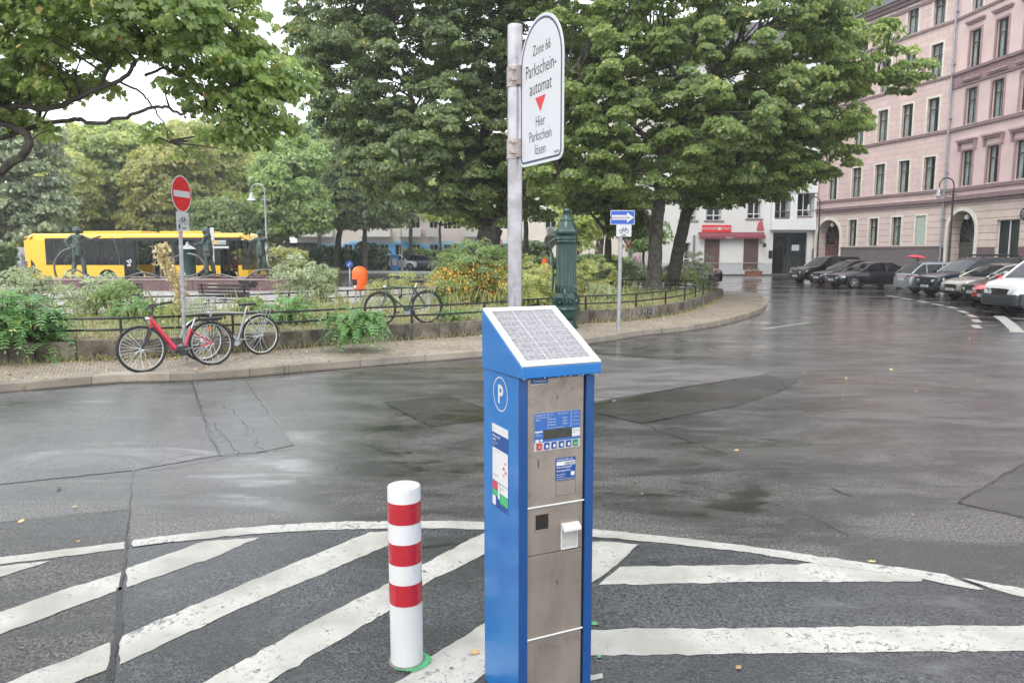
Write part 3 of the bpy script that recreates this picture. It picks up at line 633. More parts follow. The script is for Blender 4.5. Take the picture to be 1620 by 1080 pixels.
b = MB(); k0 = offset_line(KL, .0); k1 = offset_line(KL, .012); k2 = offset_line(KL, .158)
band(b, k1, k2, .124); band(b, k0, k1, .108, .124); band(b, k0, k0, -.02, .108)
b.build('kerb', KERB)['kind'] = 'structure'
# wet gutter strip of darker asphalt and mud along the kerb
b = MB(); kk = KL[:100]; band(b, offset_line(kk, -.002), offset_line(kk, -.16), .0062); b.build('gutter', asphalt('wet_gutter', (.018,.017,.016), (.035,.032,.028), wet=.8, rlo=.05, rhi=.3, agg=.4), fix=False)['kind'] = 'structure'
# retaining wall of the planting bed
wall_px = [(-420,600),(-150,585),(64,573),(190,569),(300,563),(457,552),(607,540.5),(762,530),(918.5,512.6),(1007,506.7),(1081,495),(1114,484),(1139,471)]
WL = smooth_line([G(x, y, .12) for x, y in wall_px], 6)
nose = [WL[-1]+Vector(v) for v in ((.35,.6,0),(.3,1.4,0),(-.3,2.1,0))]; WL = WL+nose
BK = [G(1100,443,.85), G(966,441.5,.85), G(800,448,.85), G(534,458.6,.85), G(400,464,.85), G(64,471,.85), G(-300,478,.85)]
BK = [Vector((p.x, p.y, .12)) for p in BK]
bed = WL+BK
GZ = .42; WZ = .455
SOIL = mat('planting_soil', (.17,.125,.075), .95, var=.4, scale=2.2, bump=1, bscale=20, col2=(.36,.29,.18))
slab('planting_bed', [(p.x, p.y) for p in offset_line(WL, .1)]+[(p.x, p.y) for p in BK], .0, GZ, SOIL)
WALLM = blockmat('concrete_wall', (.17,.155,.135), (.03,.028,.025), .55, 2.2, .012, .85, 'xz', .12, .8, 0.0, .55)
# the joints follow the wall's run, so the wall is built straight in its own strip coordinates
def wall_mesh(line, z0, z1, th, step=.62):
    b = MB(); D = [0]
    for i in range(1, len(line)): D.append(D[-1]+(line[i]-line[i-1]).length)
    def at(d):
        for i in range(1, len(line)):
            if D[i] >= d: return line[i-1].lerp(line[i], (d-D[i-1])/max(1e-6, D[i]-D[i-1]))
        return line[-1]
    d = 0
    while d < D[-1]-.05:
        e = min(d+step, D[-1]); p, q = at(d+.006), at(e-.006); t = (q-p).normalized(); s = Vector((-t.y, t.x, 0)); h = z1+random.uniform(-.006, .006); j = random.uniform(-.006, .006)
        m0 = b.m; L_ = (q-p).length; b.m = Matrix.Translation((p.x, p.y, 0)) @ Matrix(((t.x, s.x, 0, 0), (t.y, s.y, 0, 0), (0, 0, 1, 0), (0, 0, 0, 1)))
        b.box(0, L_, j, th+j, z0, h, .012); b.box(-.01, L_+.01, .02, th-.02, z0, h-.015); b.m = m0; d = e
    return b
cw = mat('weathered_concrete', (.07,.058,.042), .85, var=.5, scale=2.6, bump=.8, bscale=25, col2=(.2,.17,.13), detail=8, stain=(5,.5,.62,(.5,.5,.42)))
o = wall_mesh(WL, -.05, WZ, .18).build('retaining_wall', cw); tag(o, 'low weathered concrete wall of upright slabs edging the planting bed', 'wall')
# faint chalk scrawl on the wall near the one-way sign
b = MB(); 
def on_wall(px, py):
    p = G(px, py, .12); best = min(WL, key=lambda q: abs(q.x/q.y-(px-810)/1178)); return Vector((PY(px, py, best.y).x, best.y-.018, PY(px, py, best.y).z))
b.m = fm(on_wall(1012, 500.5)+Vector((.0,-.25,0)), (WL[60]-WL[54])); b.text('HAMMER', .34, Matrix(), space=1.35, thick=-.004)
o = b.build('wall_scrawl', mat('faded_grey_paint', (.2,.19,.18), .8, var=.2, scale=9, col2=(.36,.34,.33)), fix=False, parent=o)
# railings
def railing(line, z, label, post=2.0, h=.4, mid=.2, r=.017, first=.5, half=True):
    L_ = [0]
    for i in range(1, len(line)): L_.append(L_[-1]+(line[i]-line[i-1]).length)
    def at(d):
        for i in range(1, len(line)):
            if L_[i] >= d: return line[i-1].lerp(line[i], (d-L_[i-1])/max(1e-6, L_[i]-L_[i-1]))
        return line[-1]
    root = empty('railing', (line[0].x, line[0].y, z), 0, label, 'railing'); o0 = Vector((line[0].x, line[0].y, z))
    for hh, nm in ((h, 'top_rail'), (mid, 'lower_rail')):
        b = MB(); b.tube([p-o0+Vector((0, 0, hh+z-p.z)) for p in line], r, 6, flat=1.3); b.build(nm, MT['black'], root)
    d = first; pm = MB(); pm.box(-.02, .02, -.02, .02, -.06, h-.005, .004); me = pm.mesh('post', MT['black']); hm = MB(); hm.tube([(0, 0, mid), (0, 0, h)], .009, 6); he = hm.mesh('spacer', MT['black'])
    while d < L_[-1]:
        p = at(d); q = at(min(d+.1, L_[-1])); o = link('post', me, root, (p.x-o0.x, p.y-o0.y, 0)); o.rotation_euler[2] = math.atan2(q.y-p.y, q.x-p.x+1e-6)
        if half and d+post/2 < L_[-1]: p = at(d+post/2); link('spacer', he, root, (p.x-o0.x, p.y-o0.y, 0))
        d += post
    return root
railing([Vector((p.x, p.y, GZ)) for p in offset_line(WL, .24)], GZ, 'black two-rail iron railing on top of the low retaining wall, nearest the road', first=1.35, post=1.85)
railing([Vector((p.x, p.y, GZ)) for p in smooth_line(BK, 4)], GZ, 'black iron railing at the back of the planting bed, in front of the fountain', first=.4, half=False)
# paved plaza behind the bed
PLZ = blockmat('pale_plaza_slabs', (.36,.345,.33), (.14,.13,.12), .5, .5, .012, .4, 'xy', .1, .3, dirt=.35)
slab('plaza', [(p.x, p.y+.05) for p in BK[1:]]+[(-48, 24), (-48, 38.2), (-8.6, 38.2), (-2, 39.5), (3.5, 37.5)], .0, .2, PLZ)
# far ground: footway, park lawn
GR = mat('dry_lawn', (.16,.13,.06), .9, var=.35, scale=.35, bump=.8, bscale=12, col2=(.22,.2,.09), detail=7)
slab('lawn', [(-90, 47), (-20, 48), (-16, 56), (-19, 78), (-28, 92), (-120, 95)], -.02, .14, GR)
FW = mat('footway_concrete', (.26,.25,.235), .5, var=.2, scale=.5)
slab('footway', [(-19.5, 74), (-3, 70), (8, 70), (8, 72), (-3, 73), (-22, 80)], -.02, .1, FW)
slab('footway', [(-30, 93), (12, 88), (12, 96), (-30, 100)], -.02, .12, FW)
slab('footway', [(8.5, 64.2), (24, 64.2), (30.8, 48), (33.5, 20), (39, 20), (36, 52), (26, 70), (8.5, 70)], -.02, .12, blockmat('footway_slabs', (.2,.18,.165), (.09,.08,.075), .6, .6, .01, .35, 'xy', .15, .3, dirt=.3))
# ---------------------------------------------------------------- buildings
GLASS = glassmat('window_glass', (.03,.035,.035), .8)
GLASS_D = glassmat('dark_glass', (.012,.014,.015), .12)
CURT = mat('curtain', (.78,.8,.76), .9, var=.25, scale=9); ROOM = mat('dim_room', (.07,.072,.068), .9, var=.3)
WOODF = mat('dark_brown_frame', (.07,.04,.032), .5, var=.2); WHITEF = mat('white_frame', (.7,.7,.68), .4, var=.04); CREAM = mat('cream_trim', (.64,.6,.51), .7, var=.1, scale=3)
def facade(root, L, cuts, openings, mats, depth=.24, name='wall', soffit=None, thick=8):
    """cuts = z levels between which mats[i] is used; openings = (x0,x1,z0,z1)"""
    b = MB(); xs = sorted({0, L, *[o[0] for o in openings], *[o[1] for o in openings]}); zs = sorted({*cuts, *[o[2] for o in openings], *[o[3] for o in openings]})
    zs = [z for z in zs if cuts[0] <= z <= cuts[-1]]
    for i in range(len(xs)-1):
        for j in range(len(zs)-1):
            x, z = (xs[i]+xs[i+1])/2, (zs[j]+zs[j+1])/2
            if any(o[0] < x < o[1] and o[2] < z < o[3] for o in openings): continue
            b.cur = max(k for k in range(len(cuts)-1) if cuts[k] <= z)
            b.quad((xs[i],0,zs[j]), (xs[i+1],0,zs[j]), (xs[i+1],0,zs[j+1]), (xs[i],0,zs[j+1]))
    for x0, x1, z0, z1 in openings:
        b.cur = max(k for k in range(len(cuts)-1) if cuts[k] <= (z0+z1)/2)
        for q in (((x0,0,z0),(x0,depth,z0),(x0,depth,z1),(x0,0,z1)), ((x1,0,z0),(x1,0,z1),(x1,depth,z1),(x1,depth,z0)), ((x0,0,z0),(x1,0,z0),(x1,depth,z0),(x0,depth,z0)), ((x0,0,z1),(x0,depth,z1),(x1,depth,z1),(x1,0,z1))): b.quad(*q)
    b.cur = 0; zt = cuts[-1]; b.cur = len(cuts)-2
    b.quad((0,0,cuts[0]),(0,thick,cuts[0]),(0,thick,zt),(0,0,zt)); b.quad((L,0,cuts[0]),(L,0,zt),(L,thick,zt),(L,thick,cuts[0])); b.quad((0,thick,cuts[0]),(L,thick,cuts[0]),(L,thick,zt),(0,thick,zt)); b.quad((0,0,zt),(L,0,zt),(L,thick,zt),(0,thick,zt))
    return b.build(name, mats, root, fix=False)
WC = {}; random.seed(8)
def window(parent, x, z, w_, h, style='brown', curtain=.25, trim=True, sill=True, ped=None, y=.17, panemat=None):
    key = (round(w_, 2), round(h, 2), style, curtain, trim, sill, ped)
    if key not in WC:
        t = .05; f = MB(); fmt = WOODF if style == 'brown' else WHITEF
        f.box(0,t,0,.06,0,h); f.box(w_-t,w_,0,.06,0,h); f.box(t,w_-t,0,.06,0,t); f.box(t,w_-t,0,.06,h-t,h)
        if style == 'brown': f.box(t,w_-t,-.01,.05,h*.66,h*.66+.07); f.box(w_/2-.03,w_/2+.03,-.012,.048,t,h-t)
        elif style == 'white': f.box(t,w_-t,-.01,.05,h*.25,h*.25+.07); f.box(w_/2-.04,w_/2+.04,-.012,.048,t,h-t)
        elif style == 'white1': f.box(w_/2-.03,w_/2+.03,-.012,.048,t,h-t)
        g = MB(); g.quad((t,.03,t),(w_-t,.03,t),(w_-t,.03,h-t),(t,.03,h-t))
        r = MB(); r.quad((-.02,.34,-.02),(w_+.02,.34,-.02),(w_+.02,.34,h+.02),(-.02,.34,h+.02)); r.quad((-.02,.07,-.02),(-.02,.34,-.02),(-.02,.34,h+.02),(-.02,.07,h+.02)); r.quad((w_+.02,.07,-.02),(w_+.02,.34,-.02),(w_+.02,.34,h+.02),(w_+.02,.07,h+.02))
        c = MB()
        if curtain:
            for sgn in (0, 1):
                n = 7; cw_ = w_*curtain
                for i in range(n):
                    xa, xb = i*cw_/n, (i+1)*cw_/n
                    if sgn: xa, xb = w_-xb, w_-xa
                    ya, yb = .13+(.03 if (i+sgn) % 2 else 0), .13+(0 if (i+sgn) % 2 else .03); c.quad((xa,ya,.05),(xb,yb,.05),(xb,yb,h-.04),(xa,ya,h-.04))
        tr = MB()
        if trim:
            q = .13; yy = -y
            tr.box(-q,0,yy-.04,yy+.06,-.02,h+q); tr.box(w_,w_+q,yy-.04,yy+.06,-.02,h+q); tr.box(0,w_,yy-.04,yy+.06,h,h+q)
        if ped == 'cornice': tr.box(-.32,w_+.32,-y-.26,-y+.05,h+.55,h+.66); tr.box(-.26,w_+.26,-y-.18,-y+.05,h+.45,h+.55); 
        if ped == 'console':
            tr.box(-.4,w_+.4,-y-.32,-y+.05,h+.62,h+.74); tr.box(-.34,w_+.34,-y-.22,-y+.05,h+.5,h+.62)
            for xx in (-.34, w_+.18): tr.prism([(xx,h+.5),(xx+.16,h+.5),(xx+.13,h+.0),(xx+.03,h+.0)], -y-.2, -y+.04)
        sl = MB(); sl.box(-.18,w_+.18,-y-.1,-y+.16,-.09,0)
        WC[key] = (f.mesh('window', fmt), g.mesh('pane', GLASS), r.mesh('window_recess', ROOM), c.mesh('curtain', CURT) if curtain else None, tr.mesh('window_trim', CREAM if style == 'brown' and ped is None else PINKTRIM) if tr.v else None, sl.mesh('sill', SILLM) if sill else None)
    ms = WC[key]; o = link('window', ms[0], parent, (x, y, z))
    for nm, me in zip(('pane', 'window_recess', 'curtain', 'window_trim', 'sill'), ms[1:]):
        if me: link(nm, me, o)
    return o
PINK1 = blockmat('pink_stucco_blocks', (.61,.455,.42), (.49,.36,.33), .95, .42, .02, .8, 'xz', .04, .6, .5, .12)
PINK1G = blockmat('pale_pink_ground_floor', (.60,.485,.43), (.4,.3,.27), 9, .46, .028, .8, 'xz', .03, .8, 0, .15)
PINK2 = mat('rose_stucco', (.61,.46,.43), .85, var=.09, scale=.6, bump=.1)
PINK2G = blockmat('rose_ground_floor', (.60,.49,.425), (.38,.28,.25), 9, .46, .03, .8, 'xz', .05, .8, 0, .2)
BASEM = mat('taupe_plinth', (.135,.11,.11), .7, var=.1, scale=2); BASE2 = mat('maroon_plinth', (.14,.085,.09), .7, var=.15, scale=2)
PINKTRIM = mat('rosy_brown_moulding', (.33,.215,.215), .75, var=.15, scale=4); SILLM = mat('taupe_ledge', (.2,.135,.14), .75, var=.15, scale=4)
ROOFT = blockmat('dark_roof_tiles', (.075,.068,.075), (.02,.02,.022), .3, .34, .03, .6, 'xz', .2, 1, .5, .3)
def arch_pts(x0, x1, zs, n=14):
    r = (x1-x0)/2; c = (x0+x1)/2; return [(c+r*math.cos(math.pi*i/n), zs+r*math.sin(math.pi*i/n)) for i in range(n+1)]   # right to left
def arch_door(root, x0, x1, zs, mats, label, style):
    """fills the rectangular opening (x0..x1, 0..zs+r) with spandrels, moulding, deep porch and door"""
    r = (x1-x0)/2; zt = zs+r; A = arch_pts(x0, x1, zs)
    b = MB(); n = len(A)
    for i in range(n-1):
        (xa, za), (xb, zb) = A[i], A[i+1]; b.quad((xa,0,za),(xa,0,zt+.001),(xb,0,zt+.001),(xb,0,zb)); b.quad((xa,0,za),(xb,0,zb),(xb,.9,zb),(xa,.9,za))
    for x in (x0, x1): b.quad((x,0,0),(x,.9,0),(x,.9,zs),(x,0,zs))
    b.build('porch', mats[0], root, fix=False)
    b = MB(); out = arch_pts(x0-.24, x1+.24, zs); 
    for i in range(n-1):
        (xa, za), (xb, zb), (xc, zc), (xd, zd) = A[i], A[i+1], out[i+1], out[i]
        b.quad((xa,-.07,za),(xb,-.07,zb),(xc,-.07,zc),(xd,-.07,zd)); b.quad((xd,-.07,zd),(xc,-.07,zc),(xc,.02,zc),(xd,.02,zd)); b.quad((xa,-.07,za),(xb,-.07,zb),(xb,.05,zb),(xa,.05,za))
    b.box(x0-.24,x0-.002,-.07,.05,0,zs); b.box(x1+.002,x1+.24,-.07,.05,0,zs); b.build('arch_moulding', mats[1], root, fix=False)
    d = MB(); y = .9
    d.box(x0,x1,y,y+.08,0,2.5)
    for k in range(7):
        xx = x0+.12+k*(x1-x0-.24)/7; d.box(xx,xx+(x1-x0-.24)/7-.06,y-.03,y,.25,1.1,.01); d.box(xx,xx+(x1-x0-.24)/7-.06,y-.03,y,1.25,2.3,.01)
    d.box(x0,x1,y-.06,y+.1,2.5,2.66); door = d.build('door', mats[2], root)
    f = MB(); c = (x0+x1)/2
    for i in range(0, n, 2): f.tube([(c, y, 2.66), (A[i][0], y, max(2.66, A[i][1]))], .03, 6)
    f.tube([(c+(p-c)*.45, y, 2.66+(q-2.66)*.5) for p, q in A if q >= zs], .025, 6); f.build('fanlight_bars', mats[2], door)
    g = MB(); g.poly([(x0,y+.03,2.6)]+[(p, y+.03, q) for p, q in reversed(A)]+[(x1,y+.03,2.6)]); g.build('fanlight', GLASS_D, door, fix=False)
    l = MB(); l.lathe([(.02,.12),(.16,.0),(.14,-.2),(.02,-.22)], 12, (c, .35, zt-.35)); l.tube([(c,.35,zt-.25),(c,.35,zt-.02)], .015, 6); l.build('porch_lamp', mat('milky_lamp', (.7,.72,.7), .3), root)
    return door
# --- pink house, left (its left end is farther from the camera)
U1 = Vector((.284, -.959, 0)); P1 = Vector((30.0, 52, 0)); LL = 13.4; O1 = P1-U1*LL
pb = empty('pink_apartment_house', O1, math.atan2(U1.y, U1.x), 'pink apartment house with cream window surrounds and one arched doorway at its left end', 'building', 'pink houses round the bend')
ZB, ZC, ZS = 2.42, 5.55, [6.28, 10.3, 13.95, 17.55]; EAVE = 20.2
gx = [LL-1.95-.45, LL-4.2-.45, LL-6.5-.45, LL-8.75-.45]; bx = [LL-1.5, LL-3.8, LL-6.15, LL-8.6, LL-11.3]
AX = (LL-12.95, LL-10.15)
ops = [(x, x+.9, 2.5, 4.6) for x in gx]+[(AX[0], AX[1], 0, 4.7)]
for i, z in enumerate(ZS): ops += [(x-.5, x+.5, z+.1, z+.1+(2.3 if i < 3 else 1.9)) for x in bx]
facade(pb, LL, [0, ZC, EAVE], ops, [PINK1G, PINK1])
for k, x in enumerate(gx):
    if k == 0:
        b = MB(); b.box(x, x+.9, .06, .12, 2.5, 4.6); b.build('blind_window', mat('pale_green_board', (.36,.42,.36), .7, var=.05), pb)
        b = MB(); b.box(x-.13,x,-.04,.06,2.48,4.73); b.box(x+.9,x+1.03,-.04,.06,2.48,4.73); b.box(x,x+.9,-.04,.06,4.6,4.73); b.build('window_trim', CREAM, pb)
    else: window(pb, x, 2.5, .9, 2.1, 'brown', random.choice((.47, .3)), True, False)
for i, z in enumerate(ZS):
    for x in bx: window(pb, x-.5, z+.1, 1.0, 2.3 if i < 3 else 1.9, 'brown', random.choice((.47, .4, .3, .47)), True, False)
b = MB(); b.box(AX[1]+.26, LL, -.09, .0, 0, 2.3); b.box(AX[1]+.26, LL, -.14, .0, 2.3, ZB); b.box(0, AX[0]-.26, -.09, 0, 0, 2.3); b.build('plinth', BASEM, pb)
for xx in (LL-8.4, LL-6.1, LL-3.9):
    v = MB(); v.box(xx, xx+.7, -.1, -.085, .25, .75); v.build('cellar_window', MT['dark'], pb)
b = MB()
for z, t, d in [(ZC-.3, .12, .14), (ZC-.1, .22, .22), (ZS[0]-.16, .2, .12), (ZS[1]-.16, .2, .12), (ZS[2]-.14, .16, .1), (ZS[3]-.14, .16, .1), (EAVE-.9, .2, .1), (EAVE-.45, .25, .25), (EAVE-.2, .25, .45)]: b.box(.0, LL, -d, .0, z, z+t)
b.build('cornice', SILLM, pb)
b = MB(); b.prism([(-.6,EAVE),(5,EAVE+4.6),(8,EAVE+4.6),(8,EAVE)], 0, LL); 
b.v = [(y, x, z) for x, y, z in b.v]; rf = b.build('roof', ROOFT, pb)
b = MB(); b.box(1.0, 4.2, 1.4, 4, EAVE+1.0, EAVE+3.3); b.build('dormer', mat('pale_dormer', (.5,.5,.52), .5), rf)
b = MB(); b.box(1.3,3.9,1.36,1.4,EAVE+1.5,EAVE+2.9); b.build('dormer_window', GLASS_D, rf)
b = MB(); b.box(.2,4.6,1.1,4.2,EAVE+3.3,EAVE+3.42); b.build('dormer_roof', mat('zinc', (.22,.24,.27), .4, .6), rf)
arch_door(pb, AX[0], AX[1], 3.3, (PINK1G, CREAM, mat('maroon_door', (.11,.045,.045), .55, var=.3, scale=5)), '', 0)
b = MB(); b.tube([(LL+.02,-.16,0.1),(LL+.02,-.16,EAVE-.3)], .07, 8); [b.box(LL-.1,LL+.14,-.25,-.02,z,z+.06) for z in (1.5,4.2,7.4,11,14.6,18)]; b.build('downpipe', mat('zinc_pipe', (.33,.35,.38), .4, .6, var=.2), pb)
# --- pink house, right
U2 = Vector((.092, -.996, 0)); LR = 26
pr = empty('pink_apartment_house', P1, math.atan2(U2.y, U2.x), 'rose apartment house with bracketed window cornices and maroon plinth, at the right edge', 'building', 'pink houses round the bend')
cx = [1.9+2.35*i for i in range(10)]; AR = (.5, 3.15)
ops = [(AR[0], AR[1], 0, 4.75), (5.0, 6.9, .9, 4.0)]+[(x-.5, x+.5, 2.6, 4.6) for x in cx[3:]]
for i, z in enumerate(ZS): ops += [(x-.5, x+.5, z+.1, z+(2.4 if i < 3 else 2.1)) for x in cx]
facade(pr, LR, [0, 2.3, ZC, EAVE+1], ops, [BASE2, PINK2G, PINK2])
for i, z in enumerate(ZS):
    for x in cx: window(pr, x-.5, z+.1, 1.0, 2.3 if i < 3 else 2.0, 'brown', random.choice((.47, .38, .47, .28)), True, False, ('console', 'cornice', 'cornice', None)[i])
for x in cx[3:]: window(pr, x-.5, 2.6, 1.0, 2.0, 'brown', .3, True, False, None)
window(pr, 5.0, .9, 1.9, 3.1, 'white1', 0, False, False)
arch_door(pr, AR[0], AR[1], 3.42, (PINK2G, CREAM, mat('olive_door', (.075,.075,.055), .5, var=.2)), '', 0)
b = MB()
for z, t, d in [(ZC-.3, .12, .14), (ZC-.1, .2, .3), (ZC+.1, .1, .2), (ZS[0]-.2, .22, .16), (ZS[1]-.2, .22, .16), (ZS[2]-.16, .18, .22), (ZS[3]-.14, .16, .12), (ZS[2]-1.0, .12, .12), (EAVE+.4, .3, .3), (EAVE+.7, .3, .55)]: b.box(.0, LR, -d, .0, z, z+t)
b.build('cornice', SILLM, pr)
b = MB(); k = 0
while k*.2 < 20: b.box(k*.2+.06, k*.2+.16, -.08, 0, ZS[2]-.8, ZS[2]-.3); k += 1
b.box(0, LR, -.04, 0, ZS[2]-.86, ZS[2]-.16); b.build('frieze', PINKTRIM, pr)
b = MB(); b.prism([(-.6,EAVE+1),(5,EAVE+5.6),(8,EAVE+5.6),(8,EAVE+1)], 0, LR); b.v = [(y, x, z) for x, y, z in b.v]; b.build('roof', ROOFT, pr)
b = MB(); b.lathe([(.0,-.03),(.38,-.03),(.38,.04),(.0,.04)], 20, (7.35,-.1,4.25), axis='y'); o = b.build('round_sign', mat('dark_sign', (.05,.035,.035), .5), pr)
b = MB()
for k in range(6): a_ = k*math.pi/3; b.tube([(7.35+.07*math.cos(a_),-.15,4.25+.07*math.sin(a_)),(7.35+.26*math.cos(a_),-.15,4.25+.26*math.sin(a_))], .03, 6)
b.build('sign_emblem', mat('sign_grey', (.3,.28,.28), .5), o)
b = MB(); b.box(7.9,8.8,-.06,-.01,2.75,3.7,.01); b.build('notice_board', mat('pale_blue_board', (.35,.5,.72), .4, var=.1, scale=20), pr)
# --- white house with shop
YW = 65.0; xw0, xw1 = (1040-810)/1178*YW, 26.7; LW = xw1-xw0
wb = empty('white_house', (xw0, YW, 0), 0, 'white rendered house with red shop awning, brown roller shutters and a recessed grey gate', 'building')
def wx(px, Y=YW): return (px-810)/1178*Y-xw0
def wz(py, Y=YW): return PY(1150, py, Y).z
WHT = mat('white_render', (.62,.61,.585), .8, var=.05, scale=.5, bump=.05); WHT2 = mat('bright_white_render', (.7,.71,.71), .7, var=.03)
GX0, GX1 = wx(1222), wx(1276)
s1, s2, s3, s4 = wx(1114), wx(1138.5), wx(1176), wx(1200)
ops = [(s1, s2, .45, wz(375)), (s3, s4, .45, wz(375)), (GX0, GX1, 0, wz(368)), (wx(1180), wx(1201.5), wz(346), wz(318)), (wx(1115), wx(1140), wz(349), wz(318)), (wx(1074), wx(1100), wz(349), wz(318)), (wx(1220), wx(1245), wz(345), wz(306)), (wx(1254), wx(1282), wz(342), wz(306)), (wx(1073), wx(1092), .9, wz(384))]
for zz in (8.2, 11.6, 15): ops += [(wx(1180), wx(1201.5), zz, zz+1.6), (wx(1115), wx(1140), zz, zz+1.6), (wx(1220), wx(1245), zz-.2, zz+2), (wx(1254), wx(1282), zz, zz+2)]
facade(wb, LW, [0, 1.05, 18], ops, [mat('grey_white_base', (.42,.43,.44), .6, var=.06), WHT])
SHUT = blockmat('brown_roller_shutter', (.15,.085,.075), (.07,.04,.035), 9, .09, .012, .45, 'xz', .1, .8, 0, .2)
for a_, c_ in ((s1, s2), (s3, s4)): b = MB(); b.box(a_, c_, .12, .16, .45, wz(375)); b.build('roller_shutter', SHUT, wb)
for o_ in ops[3:]:
    if o_[2] > 0: window(wb, o_[0], o_[2], o_[1]-o_[0], o_[3]-o_[2], 'white', .15, False, True)
b = MB(); za, zb = wz(370.5), wz(376); x0, x1 = wx(1104), wx(1207)
b.box(x0, x1, -.14, 0, za-.02, za+.16); b.quad((x0,-.14,za+.1),(x1,-.14,za+.1),(x1,-.5,zb+.12),(x0,-.5,zb+.12)); b.box(x0,x1,-.53,-.47,zb-.1,zb+.12); aw = b.build('awning', mat('maroon_awning', (.2,.045,.06), .7, var=.15), wb)
b = MB(); b.text('Shisha', .26, fm(((x0+x1)/2-.3,-.54,zb-.08), (1,0,0))); b.build('awning_lettering', MT['signwhite'], aw, fix=False)
b = MB(); b.box(wx(1109), wx(1155), -.12, -.01, wz(367.5), wz(356), .01); sg = b.build('shop_sign', MT['red'], wb)
b = MB(); b.text('ECKKNEIPE', .30, fm((wx(1122.5),-.125,wz(363.4)), (1,0,0))); b.text('START', .33, fm((wx(1147),-.125,wz(363.6)), (1,0,0)))
b.lathe([(.0,-.01),(.13,-.01),(.13,0)], 12, (wx(1136.5),-.125,wz(362)), axis='y'); b.build('sign_lettering', MT['signwhite'], sg, fix=False)
b = MB(); X = wx(1201); Z = wz(364.5); b.box(X-.3,X+.3,-.1,-.01,Z,Z+.22,.01); b.prism([(X-.26,Z+.24),(X+.26,Z+.24),(X+.2,Z+.62),(X,Z+.86),(X-.2,Z+.62)], -.1, -.01); b.build('wall_emblem', mat('dull_red', (.45,.09,.1), .5), wb)
b = MB(); X = wx(1203); Z = wz(383); b.tube([(X,-.02,Z),(X,-.5,Z),(X+.1,-.6,Z-.1)], .03, 6); b.box(X+.0,X+.22,-.75,-.5,Z-.45,Z-.12,.02); b.tube([(X-.1,-.05,Z-.15),(X-.1,-.3,Z-.02)], .03, 6); b.build('wall_lantern', MT['black'], wb)
b = MB(); b.box(wx(1090), wx(1208), -.02, 0, 1.03, 1.09); b.build('ledge', mat('grey_ledge', (.3,.3,.3), .6), wb)
b = MB(); X = wx(1219); b.box(X-.18,X+.12,-.09,-.0,1.5,2.15,.01); b.build('letter_box', MT['black'], wb)
b = MB(); b.tube([(wx(1097),-.1,0.1),(wx(1097),-.1,wz(372))], .09, 8); b.build('downpipe', MT['alu'], wb)
# gate: recessed bars and door
b = MB(); gz = wz(368); b.box(GX0, GX1, .55, .62, gz-.35, gz); b.box(GX0,GX0+.12,.5,.62,0,gz-.35); b.box(GX1-.12,GX1,.5,.62,0,gz-.35); xm = GX0+(GX1-GX0)*.5; b.box(xm-.07,xm+.07,.5,.62,0,gz-.35)
b.box(GX0+.12,xm-.07,.52,.6,2.6,2.72); b.box(xm+.07,GX1-.12,.52,.6,1.9,1.98)
x = GX0+.2
while x < GX1-.1: b.box(x,x+.045,.54,.58,.1 if x > xm else 2.7,gz-.35); x += .14
gt = b.build('gate', mat('slate_grey_steel', (.04,.048,.06), .45, .3), wb)
b = MB(); b.box(GX0+.35,xm-.3,.64,.66,.25,2.5); b.build('gate_glass', GLASS_D, gt); b = MB(); b.box(xm+.35,xm+1.0,.49,.52,2.15,2.65); b.build('gate_notice', MT['signwhite'], gt)
b = MB(); b.quad((GX0-.1,1.2,0),(GX1+.1,1.2,0),(GX1+.1,1.2,gz),(GX0-.1,1.2,gz)); b.quad((GX0,.24,gz),(GX1,.24,gz),(GX1,1.2,gz),(GX0,1.2,gz)); b.quad((GX1,.2,0),(GX1,1.2,0),(GX1,1.2,gz),(GX1,.2,gz)); b.quad((GX0,.2,0),(GX0,1.2,0),(GX0,1.2,gz),(GX0,.2,gz)); b.build('gate_passage', mat('passage_green', (.05,.055,.04), .8, var=.7, scale=1.2, col2=(.13,.15,.1)), wb, fix=False)
# projecting white storey over the gate with loggia rails and ledges
xa, xb = wx(1216), wx(1285); xm2 = wx(1249.5); zz4 = [wz(364), wz(347), wz(306), wz(285)]
for nm, a4, c4, y4, e4, f4 in [('loggia_parapet', xa, xb, -.55, zz4[0], zz4[1]), ('loggia_pier', xa, xa+.22, -.5, zz4[1], zz4[2]), ('loggia_pier', xb-.2, xb, -.5, zz4[1], zz4[2]), ('loggia_pier', xm2-.3, xm2+.3, -.5, zz4[1], zz4[2]), ('loggia_lintel', xa, xb, -.6, zz4[2], zz4[3])]+[('loggia_parapet', xa, xb, -.55, z9, z9+1) for z9 in (10.4, 13.8, 17.2)]:
    b = MB(); b.box(a4, c4, y4, -.003, e4, f4, .015); b.build(nm, WHT2, wb)
b = MB(); x = wx(1221); z0_, z1_ = wz(346), wz(336)
while x < wx(1244): b.box(x,x+.03,-.42,-.39,z0_,z1_); x += .12
b.box(wx(1220),wx(1245),-.44,-.37,z1_,z1_+.06); b.build('balcony_rail', MT['black'], wb)
b = MB(); b.box(-.2, LW+.1, -.5, 7, 18, 18.4); b.prism([(-.5,18.4),(4,22.4),(7,22.4),(7,18.4)], 0, LW); n0 = len(b.v)-8; b.v[n0:] = [(y, x_, z) for x_, y, z in b.v[n0:]]; b.build('roof', ROOFT, wb)
